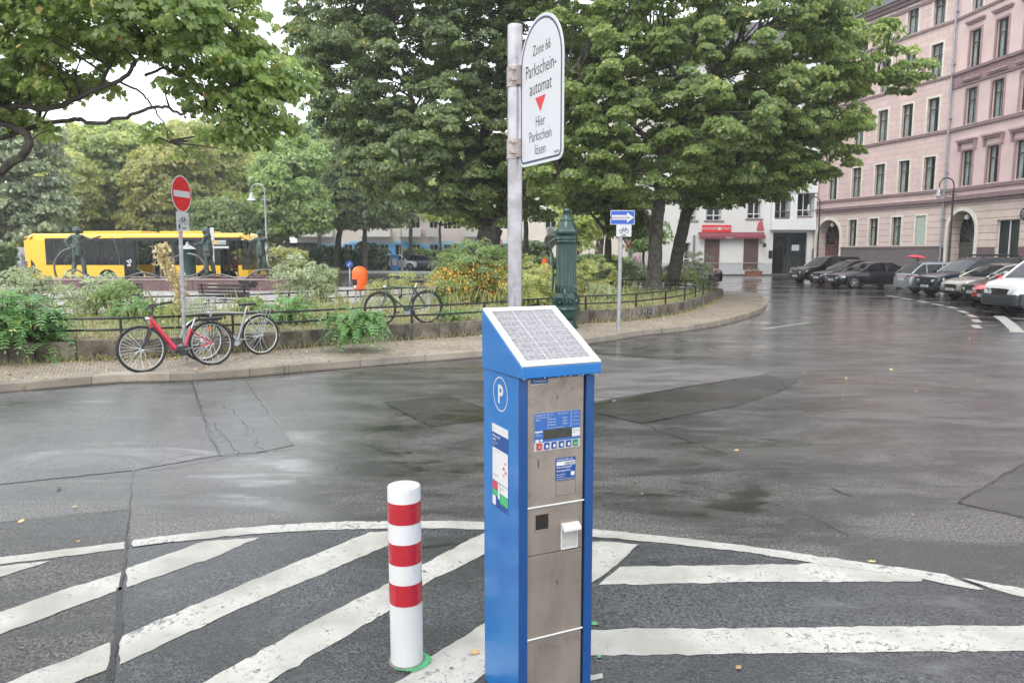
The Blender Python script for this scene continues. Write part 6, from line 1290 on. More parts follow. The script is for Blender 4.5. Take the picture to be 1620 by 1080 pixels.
b = MB(); b.box(.05,.2,-.005,.05,2.75,2.84,.01); b.build('marker_lamp', mat('amber', (.8,.3,.05), .3), bus)
b = MB(); b.tube([(BL-.1,.05,2.62),(BL+.15,-.1,2.62),(BL+.22,-.12,2.2)], .03, 6); b.box(BL+.12,BL+.3,-.2,-.05,1.75,2.3,.03); b.build('mirror', MT['black'], bus)
b = MB(); b.box(X(345),X(368),-.015,-.003,zr(387),zr(380.5)); ds = b.build('destination_sign', mat('display_panel', (.5,.5,.45), .3), bus); b = MB(); b.box(X(345),X(352.5),-.02,-.0155,zr(387),zr(380.5)); b.build('route_panel', BY, ds)
b = MB(); b.text('147 Ostbahnhof', .17, fm((X(360.5),-.017,zr(385.8)), (1,0,0))); b.build('destination_lettering', MT['ink'], ds, fix=False)
b = MB(); b.box(X(306),X(312),-.014,-.002,zr(427),zr(420)); b.build('white_notice', MT['signwhite'], bus)
b = MB()
for c_ in (206, 264): b.tube(smooth_line([(X(c_)+x,-.02,zr(416)+z) for x, z in ((-.12,.12),(-.02,.02),(.0,.1),(.1,.18),(.14,.05),(.06,-.04))], 3), .035, 6, closed=True); b.box(X(c_)-.12,X(c_)+.1,-.02,-.012,zr(421),zr(418))
b.build('pram_symbol', MT['signwhite'], bus)
b = MB()
for px in (75, 95, 118, 140, 155, 285, 300, 325):
    for y in (.35, 1.9): b.box(X(px)-.05,X(px)+.05,y,y+.45,.9,1.65,.03); b.box(X(px)-.05,X(px)+.4,y,y+.45,.85,.95,.02)
b.build('seat', mat('bus_seat', (.05,.05,.1), .8), bus)
b = MB()
for px in (82, 105, 130, 200, 226, 248, 275, 310, 345): b.tube([(X(px),1.1,.42),(X(px),1.1,2.8)], .018, 6)
b.build('grab_pole', MT['alu'], bus)
b = MB(); b.box(X(216),X(229),1.7,1.75,.5,2.2); b.build('partition', mat('cream_partition', (.5,.45,.3), .6), bus)
# passengers: the one at the middle door, one seated, the driver
def clothed(name, J, loc, rz, label, top, legs, hair, cat='person', s=1.0, voxel=.022, group=None, skin=(.45,.27,.2)):
    t = empty(name, loc, rz, label, cat, group); mb = MB(); figure(mb, J, s); hz = Vector(J['head'])*s; hip = J['hip'][2]*s; nk = J['neck'][2]*s
    hands = [Vector(J['hal'])*s, Vector(J['har'])*s]
    def pick(c):
        if (c-hz).length < .2*s and c.z > nk-.02: return 0 if not (c.z > hz.z+.06*s or (Vector(J['face']).dot(c-hz) < -.02)) else 3
        if min((c-h).length for h in hands) < .1*s: return 0
        if c.z < .09*s: return 4
        return 1 if c.z > hip-.02 or min((c-h).length for h in hands) < .35*s else 2
    remeshed('body', mb, voxel, [mat('skin', skin, .5, var=.05), mat('cloth_top', top, .85), mat('trousers', legs, .85), mat('hair', hair, .7), MT['rubber']], t, pick); return t
bm_ = bus.matrix_world if False else (Matrix.Translation(bus.location) @ Matrix.Rotation(bz, 4, 'Z'))
J = stand(side=(0,-1,0), face=(1,0,0), hal=(.22,-.1,1.15), har=(.24,.12,1.12), ell=(.02,-.24,1.15), elr=(.02,.24,1.15))
p = bm_ @ Vector((X(237), .8, .42)); clothed('person', J, p, bz, 'passenger in dark clothes standing at the open middle door of the bus', (.02,.022,.03), (.015,.015,.02), (.02,.015,.01), s=1.0, voxel=.03)
sitJ = stand(side=(0,-1,0), face=(1,0,0), hip=(0,0,.5), chest=(-.02,0,.8), neck=(0,0,1.06), head=(.03,0,1.18), knl=(.42,-.1,.5), knr=(.42,.1,.5), anl=(.44,-.1,.1), anr=(.44,.1,.1), toel=(.6,-.1,.05), toer=(.6,.1,.05), ell=(.05,-.25,.75), elr=(.05,.25,.75), hal=(.3,-.15,.72), har=(.3,.15,.72))
p = bm_ @ Vector((X(165), .5, .9-.35)); clothed('person', sitJ, p, bz, 'seated passenger with reddish top at the bus window over the rear wheel', (.16,.05,.04), (.02,.02,.03), (.03,.02,.015), voxel=.03)
p = bm_ @ Vector((X(372), .6, .9-.35)); clothed('person', sitJ, p, bz, 'bus driver in dark red jacket seated behind the bus windscreen', (.12,.02,.025), (.02,.02,.03), (.02,.015,.01), voxel=.03)
# ---------------------------------------------------------------- fountain with bronze hose men
GRAN = mat('red_granite', (.13,.07,.068), .4, var=.25, scale=14, col2=(.2,.115,.11), bump=.1)
GRT = mat('pale_granite_edge', (.34,.25,.24), .35, var=.15, scale=10)
fx0, fx1 = PY(59, 450, 34.6).x, PY(452, 450, 34.6).x
ft = empty('fountain_basin', (fx0, 34.6, .2), 0, 'long low basin of polished red granite under the bronze figures', 'fountain'); FLn = fx1-fx0; hb1 = PY(200, 441.5, 34.6).z-.2; hb2 = PY(200, 437.5, 37).z-.2
b = MB(); b.box(0, FLn, 0, .35, 0, hb1-.05, .01); b.box(0, .35, .35, 2.6, 0, hb1-.05); b.box(FLn-.35, FLn, .35, 2.6, 0, hb1-.05); b.box(-.0, FLn, 2.25, 2.6, 0, hb2-.05); b.box(.35,FLn-.35,.35,2.25,0,.3); b.build('basin_wall', GRAN, ft)
b = MB(); b.box(-.04, FLn+.04, -.04, .4, hb1-.05, hb1, .01); b.box(-.04, FLn+.04, 2.2, 2.64, hb2-.05, hb2, .01); b.build('coping', GRT, ft)
b = MB(); 
for k in range(1, 8): b.box(FLn*k/8-.006, FLn*k/8+.006, -.006, .0, 0, hb1-.05)
b.build('joint', MT['dark'], ft); b = MB(); b.box(PY(329,450,34.6).x-fx0, PY(344,450,34.6).x-fx0, -.02, -.003, PY(330,459,34.6).z-.2, PY(330,448,34.6).z-.2); b.build('plaque', mat('brass_plaque', (.38,.36,.28), .5), ft)
scrawl(ft, PY(378,450,34.6).x-fx0, PY(405,450,34.6).x-fx0, .12, .35, MT['ink'], 9)
b = MB(); b.quad((.36,.36,.36),(FLn-.36,.36,.36),(FLn-.36,2.24,.36),(.36,2.24,.36)); b.build('water_surface', mat('dark_water', (.02,.025,.025), .05), ft, fix=False)
BRZ = mat('green_black_bronze', (.03,.05,.042), .42, .35, var=.5, scale=7, col2=(.1,.14,.125), bump=.3, bscale=30)
def statue(px, ytop, ybot, Y, rz, J, label, helmet=True, obj_='firefighter'):
    p = PY(px, ybot, Y); s = (PY(px, ytop, Y).z-p.z)/1.8; t = empty('bronze_statue', p, rz, label, 'statue', 'bronze figures on the fountain')
    mb = MB(); figure(mb, J, s); h = Vector(J['head'])*s
    c0, n0, hp = Vector(J['chest'])*s, Vector(J['neck'])*s, Vector(J['hip'])*s; S = Vector(J['side'])
    capsule(mb, c0+Vector((0,0,-.02)), hp-Vector((0,0,.12*s)), .165*s, .175*s)          # coat skirt
    for k in ('l', 'r'): capsule(mb, Vector(J['kn'+k])*s, Vector(J['an'+k])*s+Vector((0,0,.05*s)), .085*s, .075*s)
    if helmet: mb.lathe([(.17*s,.02*s),(.165*s,.035*s),(.12*s,.05*s),(.115*s,.12*s),(.07*s,.175*s),(.0,.19*s)], 16, (h.x, h.y, h.z+.01*s)); capsule(mb, h+Vector((0,0,.1*s))-Vector(J['face'])*.09*s, h+Vector((0,0,.18*s))+Vector(J['face'])*.05*s, .02*s, .02*s, 8)
    else: capsule(mb, h+Vector((0,0,.06*s)), h-Vector(J['face'])*.08*s-Vector((0,0,.12*s)), .13*s, .1*s)
    remeshed('figure', mb, .018*s, [BRZ], t, None, 1)
    b = MB(); b.lathe([(.42*s,-.12),(.42*s,.0),(.0,.0)], 14); b.build('plinth', GRAN, t); return t, p, s
YS = 35.9
J1 = stand(side=(1,0,0), face=(0,1,0), ell=(-.1,0,0), hip=(0,0,.93), anl=(.2,0,.09), anr=(-.22,.0,.09), toel=(.26,.12,.04), toer=(-.28,.12,.04), knl=(.16,.03,.5), knr=(-.16,.03,.5))
J1.update(ell=(.42,.1,1.32), hal=(.68,.15,1.42), elr=(-.4,-.06,1.28), har=(-.22,-.18,1.05))
st1, p1, s1_ = statue(126, 358, 437, YS, 0, J1, 'bronze helmeted figure stretching out one arm with a hose, leftmost on the fountain')
J2 = stand(side=(0,-1,0), face=(-1,0,0), ell=(-.14,-.22,1.2), hal=(-.36,-.12,1.18), elr=(-.14,.22,1.2), har=(-.38,.08,1.15), knl=(-.05,-.1,.5), knr=(.08,.1,.5), anl=(-.02,-.12,.09), anr=(.14,.12,.09), toel=(-.18,-.12,.04), toer=(0,.12,.04), head=(-.05,0,1.61))
st2, p2, s2_ = statue(331, 359, 437, YS, 0, J2, 'bronze statue of a long-haired figure in profile, middle one of the three on the fountain', False)
J3 = stand(side=(-1,0,0), face=(-.3,-1,0), ell=(.36,.05,1.2), hal=(.3,-.05,.98), elr=(-.42,-.02,1.33), har=(-.72,-.06,1.48), anl=(.22,0,.09), anr=(-.1,0,.09), toel=(.3,-.12,.04), toer=(-.14,-.14,.04), knl=(.16,-.03,.5), knr=(-.07,-.03,.5))
J3['side'] = (1,0,0); J3['ell'], J3['elr'] = J3['ell'], J3['elr']
st3, p3, s3_ = statue(414, 364, 434, YS, 0, J3, 'bronze hatted figure pointing to the left, rightmost on the fountain')
HOSE = mat('bronze_hose', (.12,.12,.12), .4, .5, var=.4, scale=5)
def hose(pxs, Y, r, label):
    P = [PY(x, y, Y+dy) for x, y, dy in pxs]; o = Vector((P[0].x, P[0].y, P[0].z)); t = MB(); t.tube([p-o for p in smooth_line(P, 5)], r, 8); h = t.build('hose', HOSE, None, loc=o); tag(h, label, 'hose', 'bronze hoses over the fountain'); return h
hose([(112,388,-.1),(118,391,-.25),(100,397,-.3),(88,412,-.3),(86,425,-.3),(91,440,-.2),(100,440,-.2),(110,428,-.3),(122,427,-.3),(140,438,-.5),(165,445,-.6),(195,440,-.6),(222,432,-.6),(240,434,-.5),(258,442,-.4)], YS, .05, 'bronze hose winding from the leftmost statue along the basin edge')
hose([(297,401,-.2),(310,404,-.2),(321,413,-.2),(324,422,-.2),(316,431,-.2),(300,437,-.3),(282,437,-.3),(270,428,-.3),(268,417,-.2),(276,407,-.2),(290,402,-.2)], YS, .045, 'bronze hose looping in a large ring left of the middle statue')
hose([(258,442,-.4),(285,440,-.5),(315,440,-.5),(345,434,-.5),(370,439,-.5),(388,440,-.5),(405,429,-.4),(424,427,-.3),(440,434,-.3),(456,438,-.2)], YS, .045, 'bronze hose running in waves under the middle and right statues')
hose([(424,400,-.1),(436,408,-.1),(448,416,-.1),(456,428,-.1)], YS, .045, 'bronze hose trailing down behind the rightmost statue')
hose([(176,375,-.15),(180,379,-.15),(184,392,-.15),(188,405,-.15),(189,418,-.15)], YS, .018, 'thin jet-like hose end hanging from the outstretched hand of the leftmost statue')
# dark green column with a pale cap behind the ring of hose
gcx = PY(299, 440, 37.9); t = empty('round_kiosk_column', (gcx.x, 37.9, .2), 0, 'dark green cylindrical column with a pale conical cap, beside the bus behind the middle statue', 'column'); zq = lambda y: PY(299, y, 37.9).z-.2
b = MB(); b.lathe([(.42,0),(.42,.2),(.36,.28),(.36,zq(398)),(.4,zq(396)),(.4,zq(394))], 20); b.build('shaft', mat('dark_green_paint', (.015,.05,.04), .5, var=.3), t); b = MB(); b.lathe([(.42,zq(394)),(.3,zq(391)),(.1,zq(388)),(.06,zq(385)),(.09,zq(384)),(0,zq(382.5))], 20); b.build('cap', MT['alu'], t)
# stone pillar behind statue 2
t = empty('white_bus_stop_mast', (PY(339, 430, 37.5).x, 37.5, .2), 0, 'slim pale mast rising behind the middle bronze statue', 'bus stop'); b = MB(); b.tube([(0,0,0),(0,0,PY(339,361,37.5).z-.2)], .05, 8); b.build('pole', MT['signwhite'], t); b = MB(); b.box(-.1,.1,-.06,-.02,PY(339,380,37.5).z-.2,PY(339,360,37.5).z-.2,.01); b.box(.0,.8,-.05,-.02,PY(339,393,37.5).z-.2,PY(339,389.5,37.5).z-.2,.01); b.build('stop_flag', MT['signwhite'], t)
# ---------------------------------------------------------------- benches
def bench(c, rz, label):
    t = empty('park_bench', c, rz, label, 'bench', 'slatted benches on the plaza'); SL = mat('dark_slat', (.05,.035,.035), .35, var=.3, scale=9)
    for i in range(4): b = MB(); b.box(-.85,.85,-.08-.11*i,-.0-.11*i,.43,.46,.006); b.build('seat_slat', SL, t)
    for i in range(4): b = MB(); b.box(-.85,.85,.02+.02*i,.045+.02*i,.52+.1*i,.59+.1*i,.006); b.build('backrest_slat', SL, t)
    for x in (-.7, .7): b = MB(); b.tube([(x,-.38,0),(x,-.36,.43),(x,.0,.42),(x,.12,.9)], .022, 6); b.tube([(x,.05,0),(x,-.02,.42)], .022, 6); b.build('leg', MT['black'], t)
bench((PY(357,485,20.6).x, 20.6, .2), R(180-18), 'dark slatted park bench with wet pale glints, right of the no entry pole'); bench((PY(180,480,21.2).x, 21.2, .2), R(180+6), 'dark brown slatted park bench half hidden by shrubs, left of the no entry pole')
# ---------------------------------------------------------------- litter bins, planter box, umbrellas
def bin_(px, ytop, ybot, Y, label, wpx):
    z1_, z0_ = PY(px, ytop, Y).z, .2; h = z1_-z0_; r = wpx/2/1178*Y; t = empty('litter_bin', (PY(px,430,Y).x, Y, z0_), R(-15), label, 'litter bin', 'orange litter bins'); OR = mat('orange_plastic', (.85,.13,.015), .4, var=.06)
    b = MB(); b.lathe([(r*.8,h*.3),(r,h*.45),(r,h*.78),(r*.97,h*.87),(r*.75,h*.95),(r*.35,h*.99),(0,h)], 18); s_ = b.build('shell', OR, t); b = MB(); b.box(-r*.6,r*.1,-r*1.02,-r*.8,h*.45,h*.63,.02); b.build('opening', MT['dark'], s_); b = MB(); b.box(-r*.35,r*.0,-r*1.04,-r*.98,h*.38,h*.46,.01); b.build('sticker', MT['signwhite'], s_)
    b = MB(); b.tube([(0,0,0),(0,0,h*.35)], .04, 8); b.build('post', MT['alu'], t)
bin_(569, 421, 452, 27, 'round-topped orange litter bin above the green bicycle', 24); bin_(862, 407.5, 425, 33, 'small orange litter bin seen left of the green pump', 11)
bx_ = G(1192, 437, .12); t = empty('planter_box', bx_, R(-3), 'reddish wooden plant box on the pavement in front of the white shop wall', 'planter'); wpl = 24/1178*bx_.y/2
b = MB(); b.box(-wpl,wpl,-.3,.3,0,.42,.01); b.box(-wpl-.03,wpl+.03,-.33,.33,.36,.42,.01); b.build('box', mat('reddish_wood', (.2,.07,.04), .6, var=.3, scale=8), t)
b = MB(); b.box(-wpl+.05,wpl-.05,-.25,.25,.4,.43); b.build('soil', SOIL, t)
o, CC = crown('plants', [((0,0,.5),(wpl*.8,.2,.14))], 10, 25, .15, .1, LEAF_OVAL, MT['bushy'], t)
def umbrella(t, c, r, col, tilt=.2, closed=False):
    b = MB(); n = 8; z = c[2]; m0 = b.m; b.m = Matrix.Translation(c) @ Matrix.Rotation(tilt, 4, 'Y')
    rings = [(0.02,.3*r),(.35,.27*r),(.7,.16*r),(1,0)] if not closed else [(.02,.1),(.07,-.2),(.1,-.9),(.16,-1.4)]
    V = []; 
    for q, dz in rings:
        for i in range(n*2): a = math.pi*i/n; rr = q*r if not closed else q; rr *= (1 if i % 2 == 0 else .93); V.append((rr*math.cos(a), rr*math.sin(a), dz-(0 if i % 2 == 0 else -.03*q*r)))
    b.add(V, [(k*16+i, k*16+(i+1) % 16, (k+1)*16+(i+1) % 16, (k+1)*16+i) for k in range(3) for i in range(16)]); b.m = m0; o = b.build('canopy', mat('umbrella_cloth', col, .5, var=.1), t, fix=False)
    b = MB(); b.m = Matrix.Translation(c) @ Matrix.Rotation(tilt, 4, 'Y'); b.tube([(0,0,.35*r if not closed else .15),(0,0,-.85)], .012, 6); b.build('shaft', MT['black'], t); return o
up = PY(1450, 408, 46.6); t = empty('umbrella', up-Vector((0,0,0)), 0, 'open red umbrella held low behind the silver estate car', 'umbrella', 'umbrellas behind the parked cars'); umbrella(t, (0,0,0), .62, (.62,.06,.09), .12)
Jp = stand(side=(0,-1,0), face=(-1,0,0), hal=(-.1,-.15,1.2), ell=(-.02,-.26,1.15)); clothed('person', Jp, (up.x+.12, up.y+.05, .12), 0, 'person in dark coat walking under the red umbrella', (.05,.04,.05), (.02,.02,.025), (.05,.03,.02), s=.82)
up = PY(1531, 412, 45.2); t = empty('umbrella', up, 0, 'open bright blue umbrella in front of the right arched doorway', 'umbrella', 'umbrellas behind the parked cars'); umbrella(t, (0,0,0), .5, (.03,.16,.6), -.2)
clothed('person', Jp, (up.x+.05, up.y+.1, .12), R(180), 'person with light scarf under the blue umbrella', (.3,.32,.38), (.03,.03,.06), (.06,.04,.03), s=.8)
up = PY(1069, 392, 55); t = empty('closed_parasol', (up.x, 55, .0), 0, 'closed red and white parasol standing by the leaning maple trunk', 'parasol'); umbrella(t, (0,0,up.z), 1, (.62,.03,.06), 0, True); b = MB(); b.tube([(0,0,0),(0,0,up.z)], .03, 8); b.build('pole', MT['alu'], t); b = MB(); b.lathe([(.3,0),(.3,.06),(.05,.1)], 14); b.build('foot', MT['alu'], t)
wp = PY(516, 430, 74); Jw = stand(side=(0,-1,0), face=(-1,0,0), knl=(-.16,-.1,.5), anl=(-.22,-.1,.09), toel=(-.38,-.1,.05), knr=(.04,.1,.5), anr=(.24,.1,.14), toer=(.12,.1,.05), hal=(-.1,-.2,.9)); clothed('person', Jw, (wp.x, 74, .1), 0, 'pedestrian in dark jacket and blue jeans walking past the hedge', (.02,.025,.035), (.06,.12,.25), (.02,.015,.01), s=1.05)
# letters: blue parking machine far away between the white cars
fmx = PY(625, 430, 82); t = empty('parking_meter', (fmx.x, 82, 0), 0, 'distant blue ticket machine standing between the white and the dark blue parked cars', 'parking meter'); hh = PY(625, 402, 82).z; b = MB(); b.box(-.42,.42,-.2,.2,0,hh-.25,.02); b.prism([(-.45,hh-.25),(.45,hh-.25),(.45,hh-.1),(-.45,hh)], -.22, .22); b.build('body', BLUE, t); b = MB(); b.box(-.25,.25,-.22,-.205,.6,hh-.5); b.build('front_panel', BRUSH, t)
# shelters at the far left middle and the grey scrawled wall left of the bus
sx0, sx1 = PY(442, 400, 88).x, PY(500, 400, 88).x; t = empty('shelter', (sx0, 88, 0), 0, 'dark framed glass shelter with scrawled pale wall beyond the lawn', 'shelter'); Lh = sx1-sx0; zt_s = PY(470, 384, 88).z
b = MB(); b.box(0,Lh,-1,1,zt_s-.2,zt_s,.02); b.build('roof', MT['black'], t)
for k in range(5): b = MB(); b.box(Lh*k/4-.06,Lh*k/4+.06,-1,-.9,0,zt_s-.2); b.build('post', MT['black'], t)
b = MB(); b.box(0,Lh,.9,1,.1,zt_s-.2); b.build('wall', mat('scrawled_pale_panel', (.35,.37,.4), .6, var=.7, scale=1.5, col2=(.6,.62,.62)), t)
t = empty('scrawled_wall', (PY(0,400,52).x-6, 52, 0), 0, 'pale grey wall covered with scrawls left of the bus', 'wall'); x1_ = 6+(PY(47,400,52).x-PY(0,400,52).x); hh = PY(20,391,52).z; b = MB(); b.box(0,x1_+1,0,.3,0,hh); b.build('wall', mat('grey_scrawled', (.36,.37,.4), .8, var=.35, scale=1.2), t); scrawl(t, 5, x1_, .4, hh-.8, mat('grey_ink_paint', (.24,.24,.27), .7), 12)
# ---------------------------------------------------------------- cars
CG = glassmat('car_glass', (.015,.018,.02), .25, .02)
def lerp_tab(tab, x):
    for i in range(len(tab)-1):
        if tab[i][0] <= x <= tab[i+1][0]: t = (x-tab[i][0])/(tab[i+1][0]-tab[i][0]+1e-9); return [a+(b-a)*t for a, b in zip(tab[i][1:], tab[i+1][1:])]
    return list(tab[0][1:] if x < tab[0][0] else tab[-1][1:])
CT = {  # name: length, width, height, wheel radius, wheelbase positions (front, rear from the nose), belt line z, hood line, cabin
 'sedan': dict(L=4.75, W=1.82, H=1.44, r=.325, f=.82, b=3.68, top=[(0,.42,.62),(.05,.70,.80),(.2,.74,.9),(.6,.83,.95),(1.25,.93,.97),(1.8,.95,1),(3.9,.98,1),(4.3,1.0,.97),(4.65,.96,.88),(4.75,.75,.8)], cab=[(1.25,.95),(2.0,1.36),(2.5,1.44),(3.2,1.43),(4.15,1.0)]),
 'estate': dict(L=4.6, W=1.78, H=1.5, r=.32, f=.85, b=3.5, top=[(0,.42,.62),(.05,.68,.8),(.2,.74,.9),(.6,.84,.95),(1.2,.93,.97),(1.7,.95,1),(4.2,.98,1),(4.5,.96,.95),(4.6,.8,.88)], cab=[(1.2,.94),(1.95,1.4),(2.4,1.5),(4.0,1.46),(4.5,.98)]),
 'suv': dict(L=4.65, W=1.88, H=1.74, r=.37, f=.88, b=3.6, top=[(0,.5,.66),(.05,.85,.84),(.18,.95,.92),(.6,1.03,.96),(1.2,1.09,.98),(1.6,1.12,1),(4.3,1.14,1),(4.55,1.12,.95),(4.65,.95,.9)], cab=[(1.15,1.1),(1.85,1.62),(2.2,1.73),(4.0,1.72),(4.55,1.16)]),
 'hatch': dict(L=4.1, W=1.76, H=1.5, r=.32, f=.8, b=3.3, top=[(0,.42,.62),(.06,.72,.8),(.2,.8,.9),(.6,.9,.95),(1.0,.97,.97),(1.5,.98,1),(3.7,1.02,1),(4.0,1.0,.95),(4.1,.8,.88)], cab=[(.95,.98),(1.8,1.42),(2.2,1.5),(3.2,1.47),(3.98,1.02)]),
 'van': dict(L=4.9, W=1.9, H=1.95, r=.34, f=.95, b=3.9, top=[(0,.5,.7),(.06,.92,.86),(.2,1.02,.93),(.5,1.1,.96),(.9,1.16,.98),(1.2,1.18,1),(4.7,1.2,1),(4.85,1.2,.96),(4.9,1.1,.92)], cab=[(.75,1.17),(1.5,1.8),(1.9,1.94),(4.7,1.95),(4.86,1.22)]),
}
def car(kind, corner, heading, col, label, group, near='front', rimstyle='alloy', metallic=.4, bumper=None, rack=False, rough=.25, plate='B M 482'):
    k = CT[kind]; L_, W_, r = k['L'], k['W'], k['r']; h = Vector((math.cos(heading), math.sin(heading), 0)); l = Vector((-h.y, h.x, 0))
    # the corner given is the one nearest the camera
    c = Vector(corner); org = c - l*(W_/2) if near == 'front' else c + h*L_ + l*(W_/2)      # nose centre
    t = empty('parked_car' if kind != 'van' else 'parked_van', (org.x, org.y, 0), heading, label, 'car' if kind != 'van' else 'van', group)
    P = mat('car_paint', col, rough, metallic, var=.02, coat=.7, scale=2); zb = .2
    def sec(x):
        tz, wf = lerp_tab(k['top'], x); zl = zb+.1*max(0, 1-min(x, L_-x)/.5); w = W_/2*wf; hz = min(tz, .62)
        bulge = lambda q: w*q
        return [(0,zl),(bulge(.86),zl),(bulge(.965),zl+.1),(bulge(1.0),max(zl+.15, hz*.72)),(bulge(.995),max(zl+.2, tz*.8)),(bulge(.965),tz-.035),(bulge(.9),tz-.004),(bulge(.5),tz+.018),(0,tz+.024)]
    xs = sorted(set([0,.05,.12,.2,.4,.6]+[k['f']+q for q in (-.4,-.2,0,.2,.4)]+[1.25,1.5,1.8,2.1,2.5,2.9]+[k['b']+q for q in (-.42,-.2,0,.2,.42)]+[L_-.3,L_-.1,L_])); xs = [x for x in xs if 0 <= x <= L_]
    b = MB(); V = []; Fc = []; n = 9
    for x in xs:
        s = sec(x); V += [(-x, y, z) for y, z in s]+[(-x, -y, z) for y, z in reversed(s[1:-1])]
    m = 16
    for i in range(len(xs)-1):
        for j in range(m): Fc.append((i*m+j, i*m+(j+1) % m, (i+1)*m+(j+1) % m, (i+1)*m+j))
    Fc += [list(range(m)), [(len(xs)-1)*m+j for j in reversed(range(m))]]
    b.add(V, Fc, smooth=True); body = b.build('body', P, t); 
    # cabin
    cab = k['cab']; b = MB(); V = []; g = []
    wr = .74 if kind != 'van' else .86
    cx_ = [cab[0][0], (cab[0][0]+cab[1][0])/2, cab[1][0], cab[2][0], (cab[2][0]+cab[3][0])/2, cab[3][0], (cab[3][0]+cab[4][0])/2, cab[4][0]]
    def cs(x):
        z = lerp_tab([(a, bb) for a, bb in cab], x)[0]; bz_, wf = lerp_tab(k['top'], x); q = (z-bz_)/(k['H']-bz_+1e-6); q = max(0, min(1, q)); wt = W_/2*(.93-(.93-wr)*q); wb_ = W_/2*.93
        return z, bz_, wt, wb_
    for x in cx_:
        z, bz_, wt, wb_ = cs(x); bz_ -= .02; zz_ = max(z, bz_+.01); V += [(-x, wb_, bz_), (-x, wt, zz_-.05 if zz_-.05 > bz_ else bz_+.005), (-x, wt*.86, zz_), (-x, 0, zz_+.02), (-x, -wt*.86, zz_), (-x, -wt, zz_-.05 if zz_-.05 > bz_ else bz_+.005), (-x, -wb_, bz_)]
    nn = len(cx_)
    b.add(V, [(i*7+j, i*7+j+1, (i+1)*7+j+1, (i+1)*7+j) for i in range(nn-1) for j in range(6)]); b.build('windows', CG, t, fix=True)
    # interior dark block so that the glass has something behind it
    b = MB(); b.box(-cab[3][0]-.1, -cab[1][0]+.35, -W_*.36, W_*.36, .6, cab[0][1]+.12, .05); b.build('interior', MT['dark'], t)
    # roof skin and pillars
    b = MB(); R_ = [i for i, x in enumerate(cx_) if cab[2][0]-.35 <= x <= cab[3][0]+.05]; o_ = .008
    xs2 = [cab[1][0]+.02]+[cab[2][0], (cab[2][0]+cab[3][0])/2, cab[3][0]]; V2 = []
    for x in xs2: z, bz_, wt, wb_ = cs(x); V2 += [(-x, wt+o_, z-.06), (-x, wt*.97+o_, z-.02), (-x, wt*.84, z+.012), (-x, 0, z+.032), (-x, -wt*.84, z+.012), (-x, -wt*.97-o_, z-.02), (-x, -wt-o_, z-.06)]
    b.add(V2, [(i*7+j, i*7+j+1, (i+1)*7+j+1, (i+1)*7+j) for i in range(3) for j in range(6)], smooth=True); b.build('roof', P, t)
    b = MB()
    for s in (-1, 1):
        for (xa, xb_) in ((cab[0][0], cab[1][0]+.06), (cab[4][0], cab[3][0]-.05)):
            pa, pb_ = cs(xa), cs(xb_); b.tube([(-xa, s*(pa[3]+.0), pa[1]-.02), (-(xa+xb_)/2, s*((cs((xa+xb_)/2)[2])+.005), cs((xa+xb_)/2)[0]-.04), (-xb_, s*(pb_[2]+.005), pb_[0]-.05)], [.045,.035,.035], 6)
        for fr in ((.5,) if kind != 'estate' else (.42, .78)):
            xm_ = cab[1][0]+(cab[3][0]-cab[1][0])*fr+.25; z, bz_, wt, wb_ = cs(xm_); b.tube([(-xm_, s*(wb_+.002), bz_-.02), (-xm_+.03, s*(wt+.002), z-.05)], .032, 6)
        z, bz_, wt, wb_ = cs(cab[1][0]+.4); b.tube([(-cab[1][0]+.1, s*(wb_+.012), bz_+.005), (-cab[3][0]-.1, s*(wb_+.012), cs(cab[3][0])[1]+.005)], .012, 5)
    b.build('pillars', P, t)
    # wheels with dark arches
    for xw in (k['f'], k['b']):
        for s in (-1, 1):
            yo = s*(W_/2*.985); a_ = MB(); n_ = 16; R2 = r+.06; zl = zb+.02
            P2 = [(-xw+R2*math.cos(math.pi*i/n_), r+R2*math.sin(math.pi*i/n_)) for i in range(n_+1)]; P2 = [(-xw+R2, zl)]+P2+[(-xw-R2, zl)]; a_.prism(P2, min(yo-s*.12, yo+s*.012), max(yo-s*.12, yo+s*.012)); a_.build('wheel_arch', MT['dark'], t)
            w_ = MB(); w_.lathe([(r*.66,-.11),(r*.93,-.115),(r,-.07),(r,.07),(r*.93,.115),(r*.66,.11)], 26, (-xw, yo-s*.075, r), axis='y', cap=False); o = w_.build('wheel', MT['rubber'], t)
            w_ = MB(); yy = yo+s*.028; w_.lathe([(r*.6,-.012),(r*.68,-.012),(r*.68,.012),(r*.6,.012)], 24, (-xw, yy, r), axis='y', cap=False)
            ns_ = 5 if rimstyle == 'alloy' else 7
            for q in range(ns_):
                a2 = 2*math.pi*q/ns_+.3; d = Vector((math.cos(a2), 0, math.sin(a2))); w_.tube([Vector((-xw, yy, r))+d*r*.1, Vector((-xw, yy, r))+d*r*.62], [.035,.024], 6)
            w_.lathe([(0,-.02),(r*.17,-.015),(r*.17,.015),(0,.02)], 12, (-xw, yy, r), axis='y'); w_.build('rim', MT['alu'], o)
    # nose: grille, headlights, plate, lower intake; tail: lights, plate
    tz = lerp_tab(k['top'], .2)[0]; hh_ = tz
    zc_ = .66*hh_+.06; wl = W_/2
    b = MB(); b.prism([(-W_*.2,zc_+.07),(W_*.2,zc_+.07),(W_*.17,zc_-.11),(-W_*.17,zc_-.11)], -.002, .03); 
    b.v = [(-y+.0+.0, x, z) for x, y, z in b.v]; b.v = [(.012 if x > -.01 else -.05, y, z) for x, y, z in b.v]; gr = b.build('grille', MT['black'], t)
    b = MB(); [b.box(.008, .02, -W_*.18, W_*.18, zc_-.08+.05*i, zc_-.065+.05*i) for i in range(4)]; b.build('grille_bar', MT['chrome'], gr)
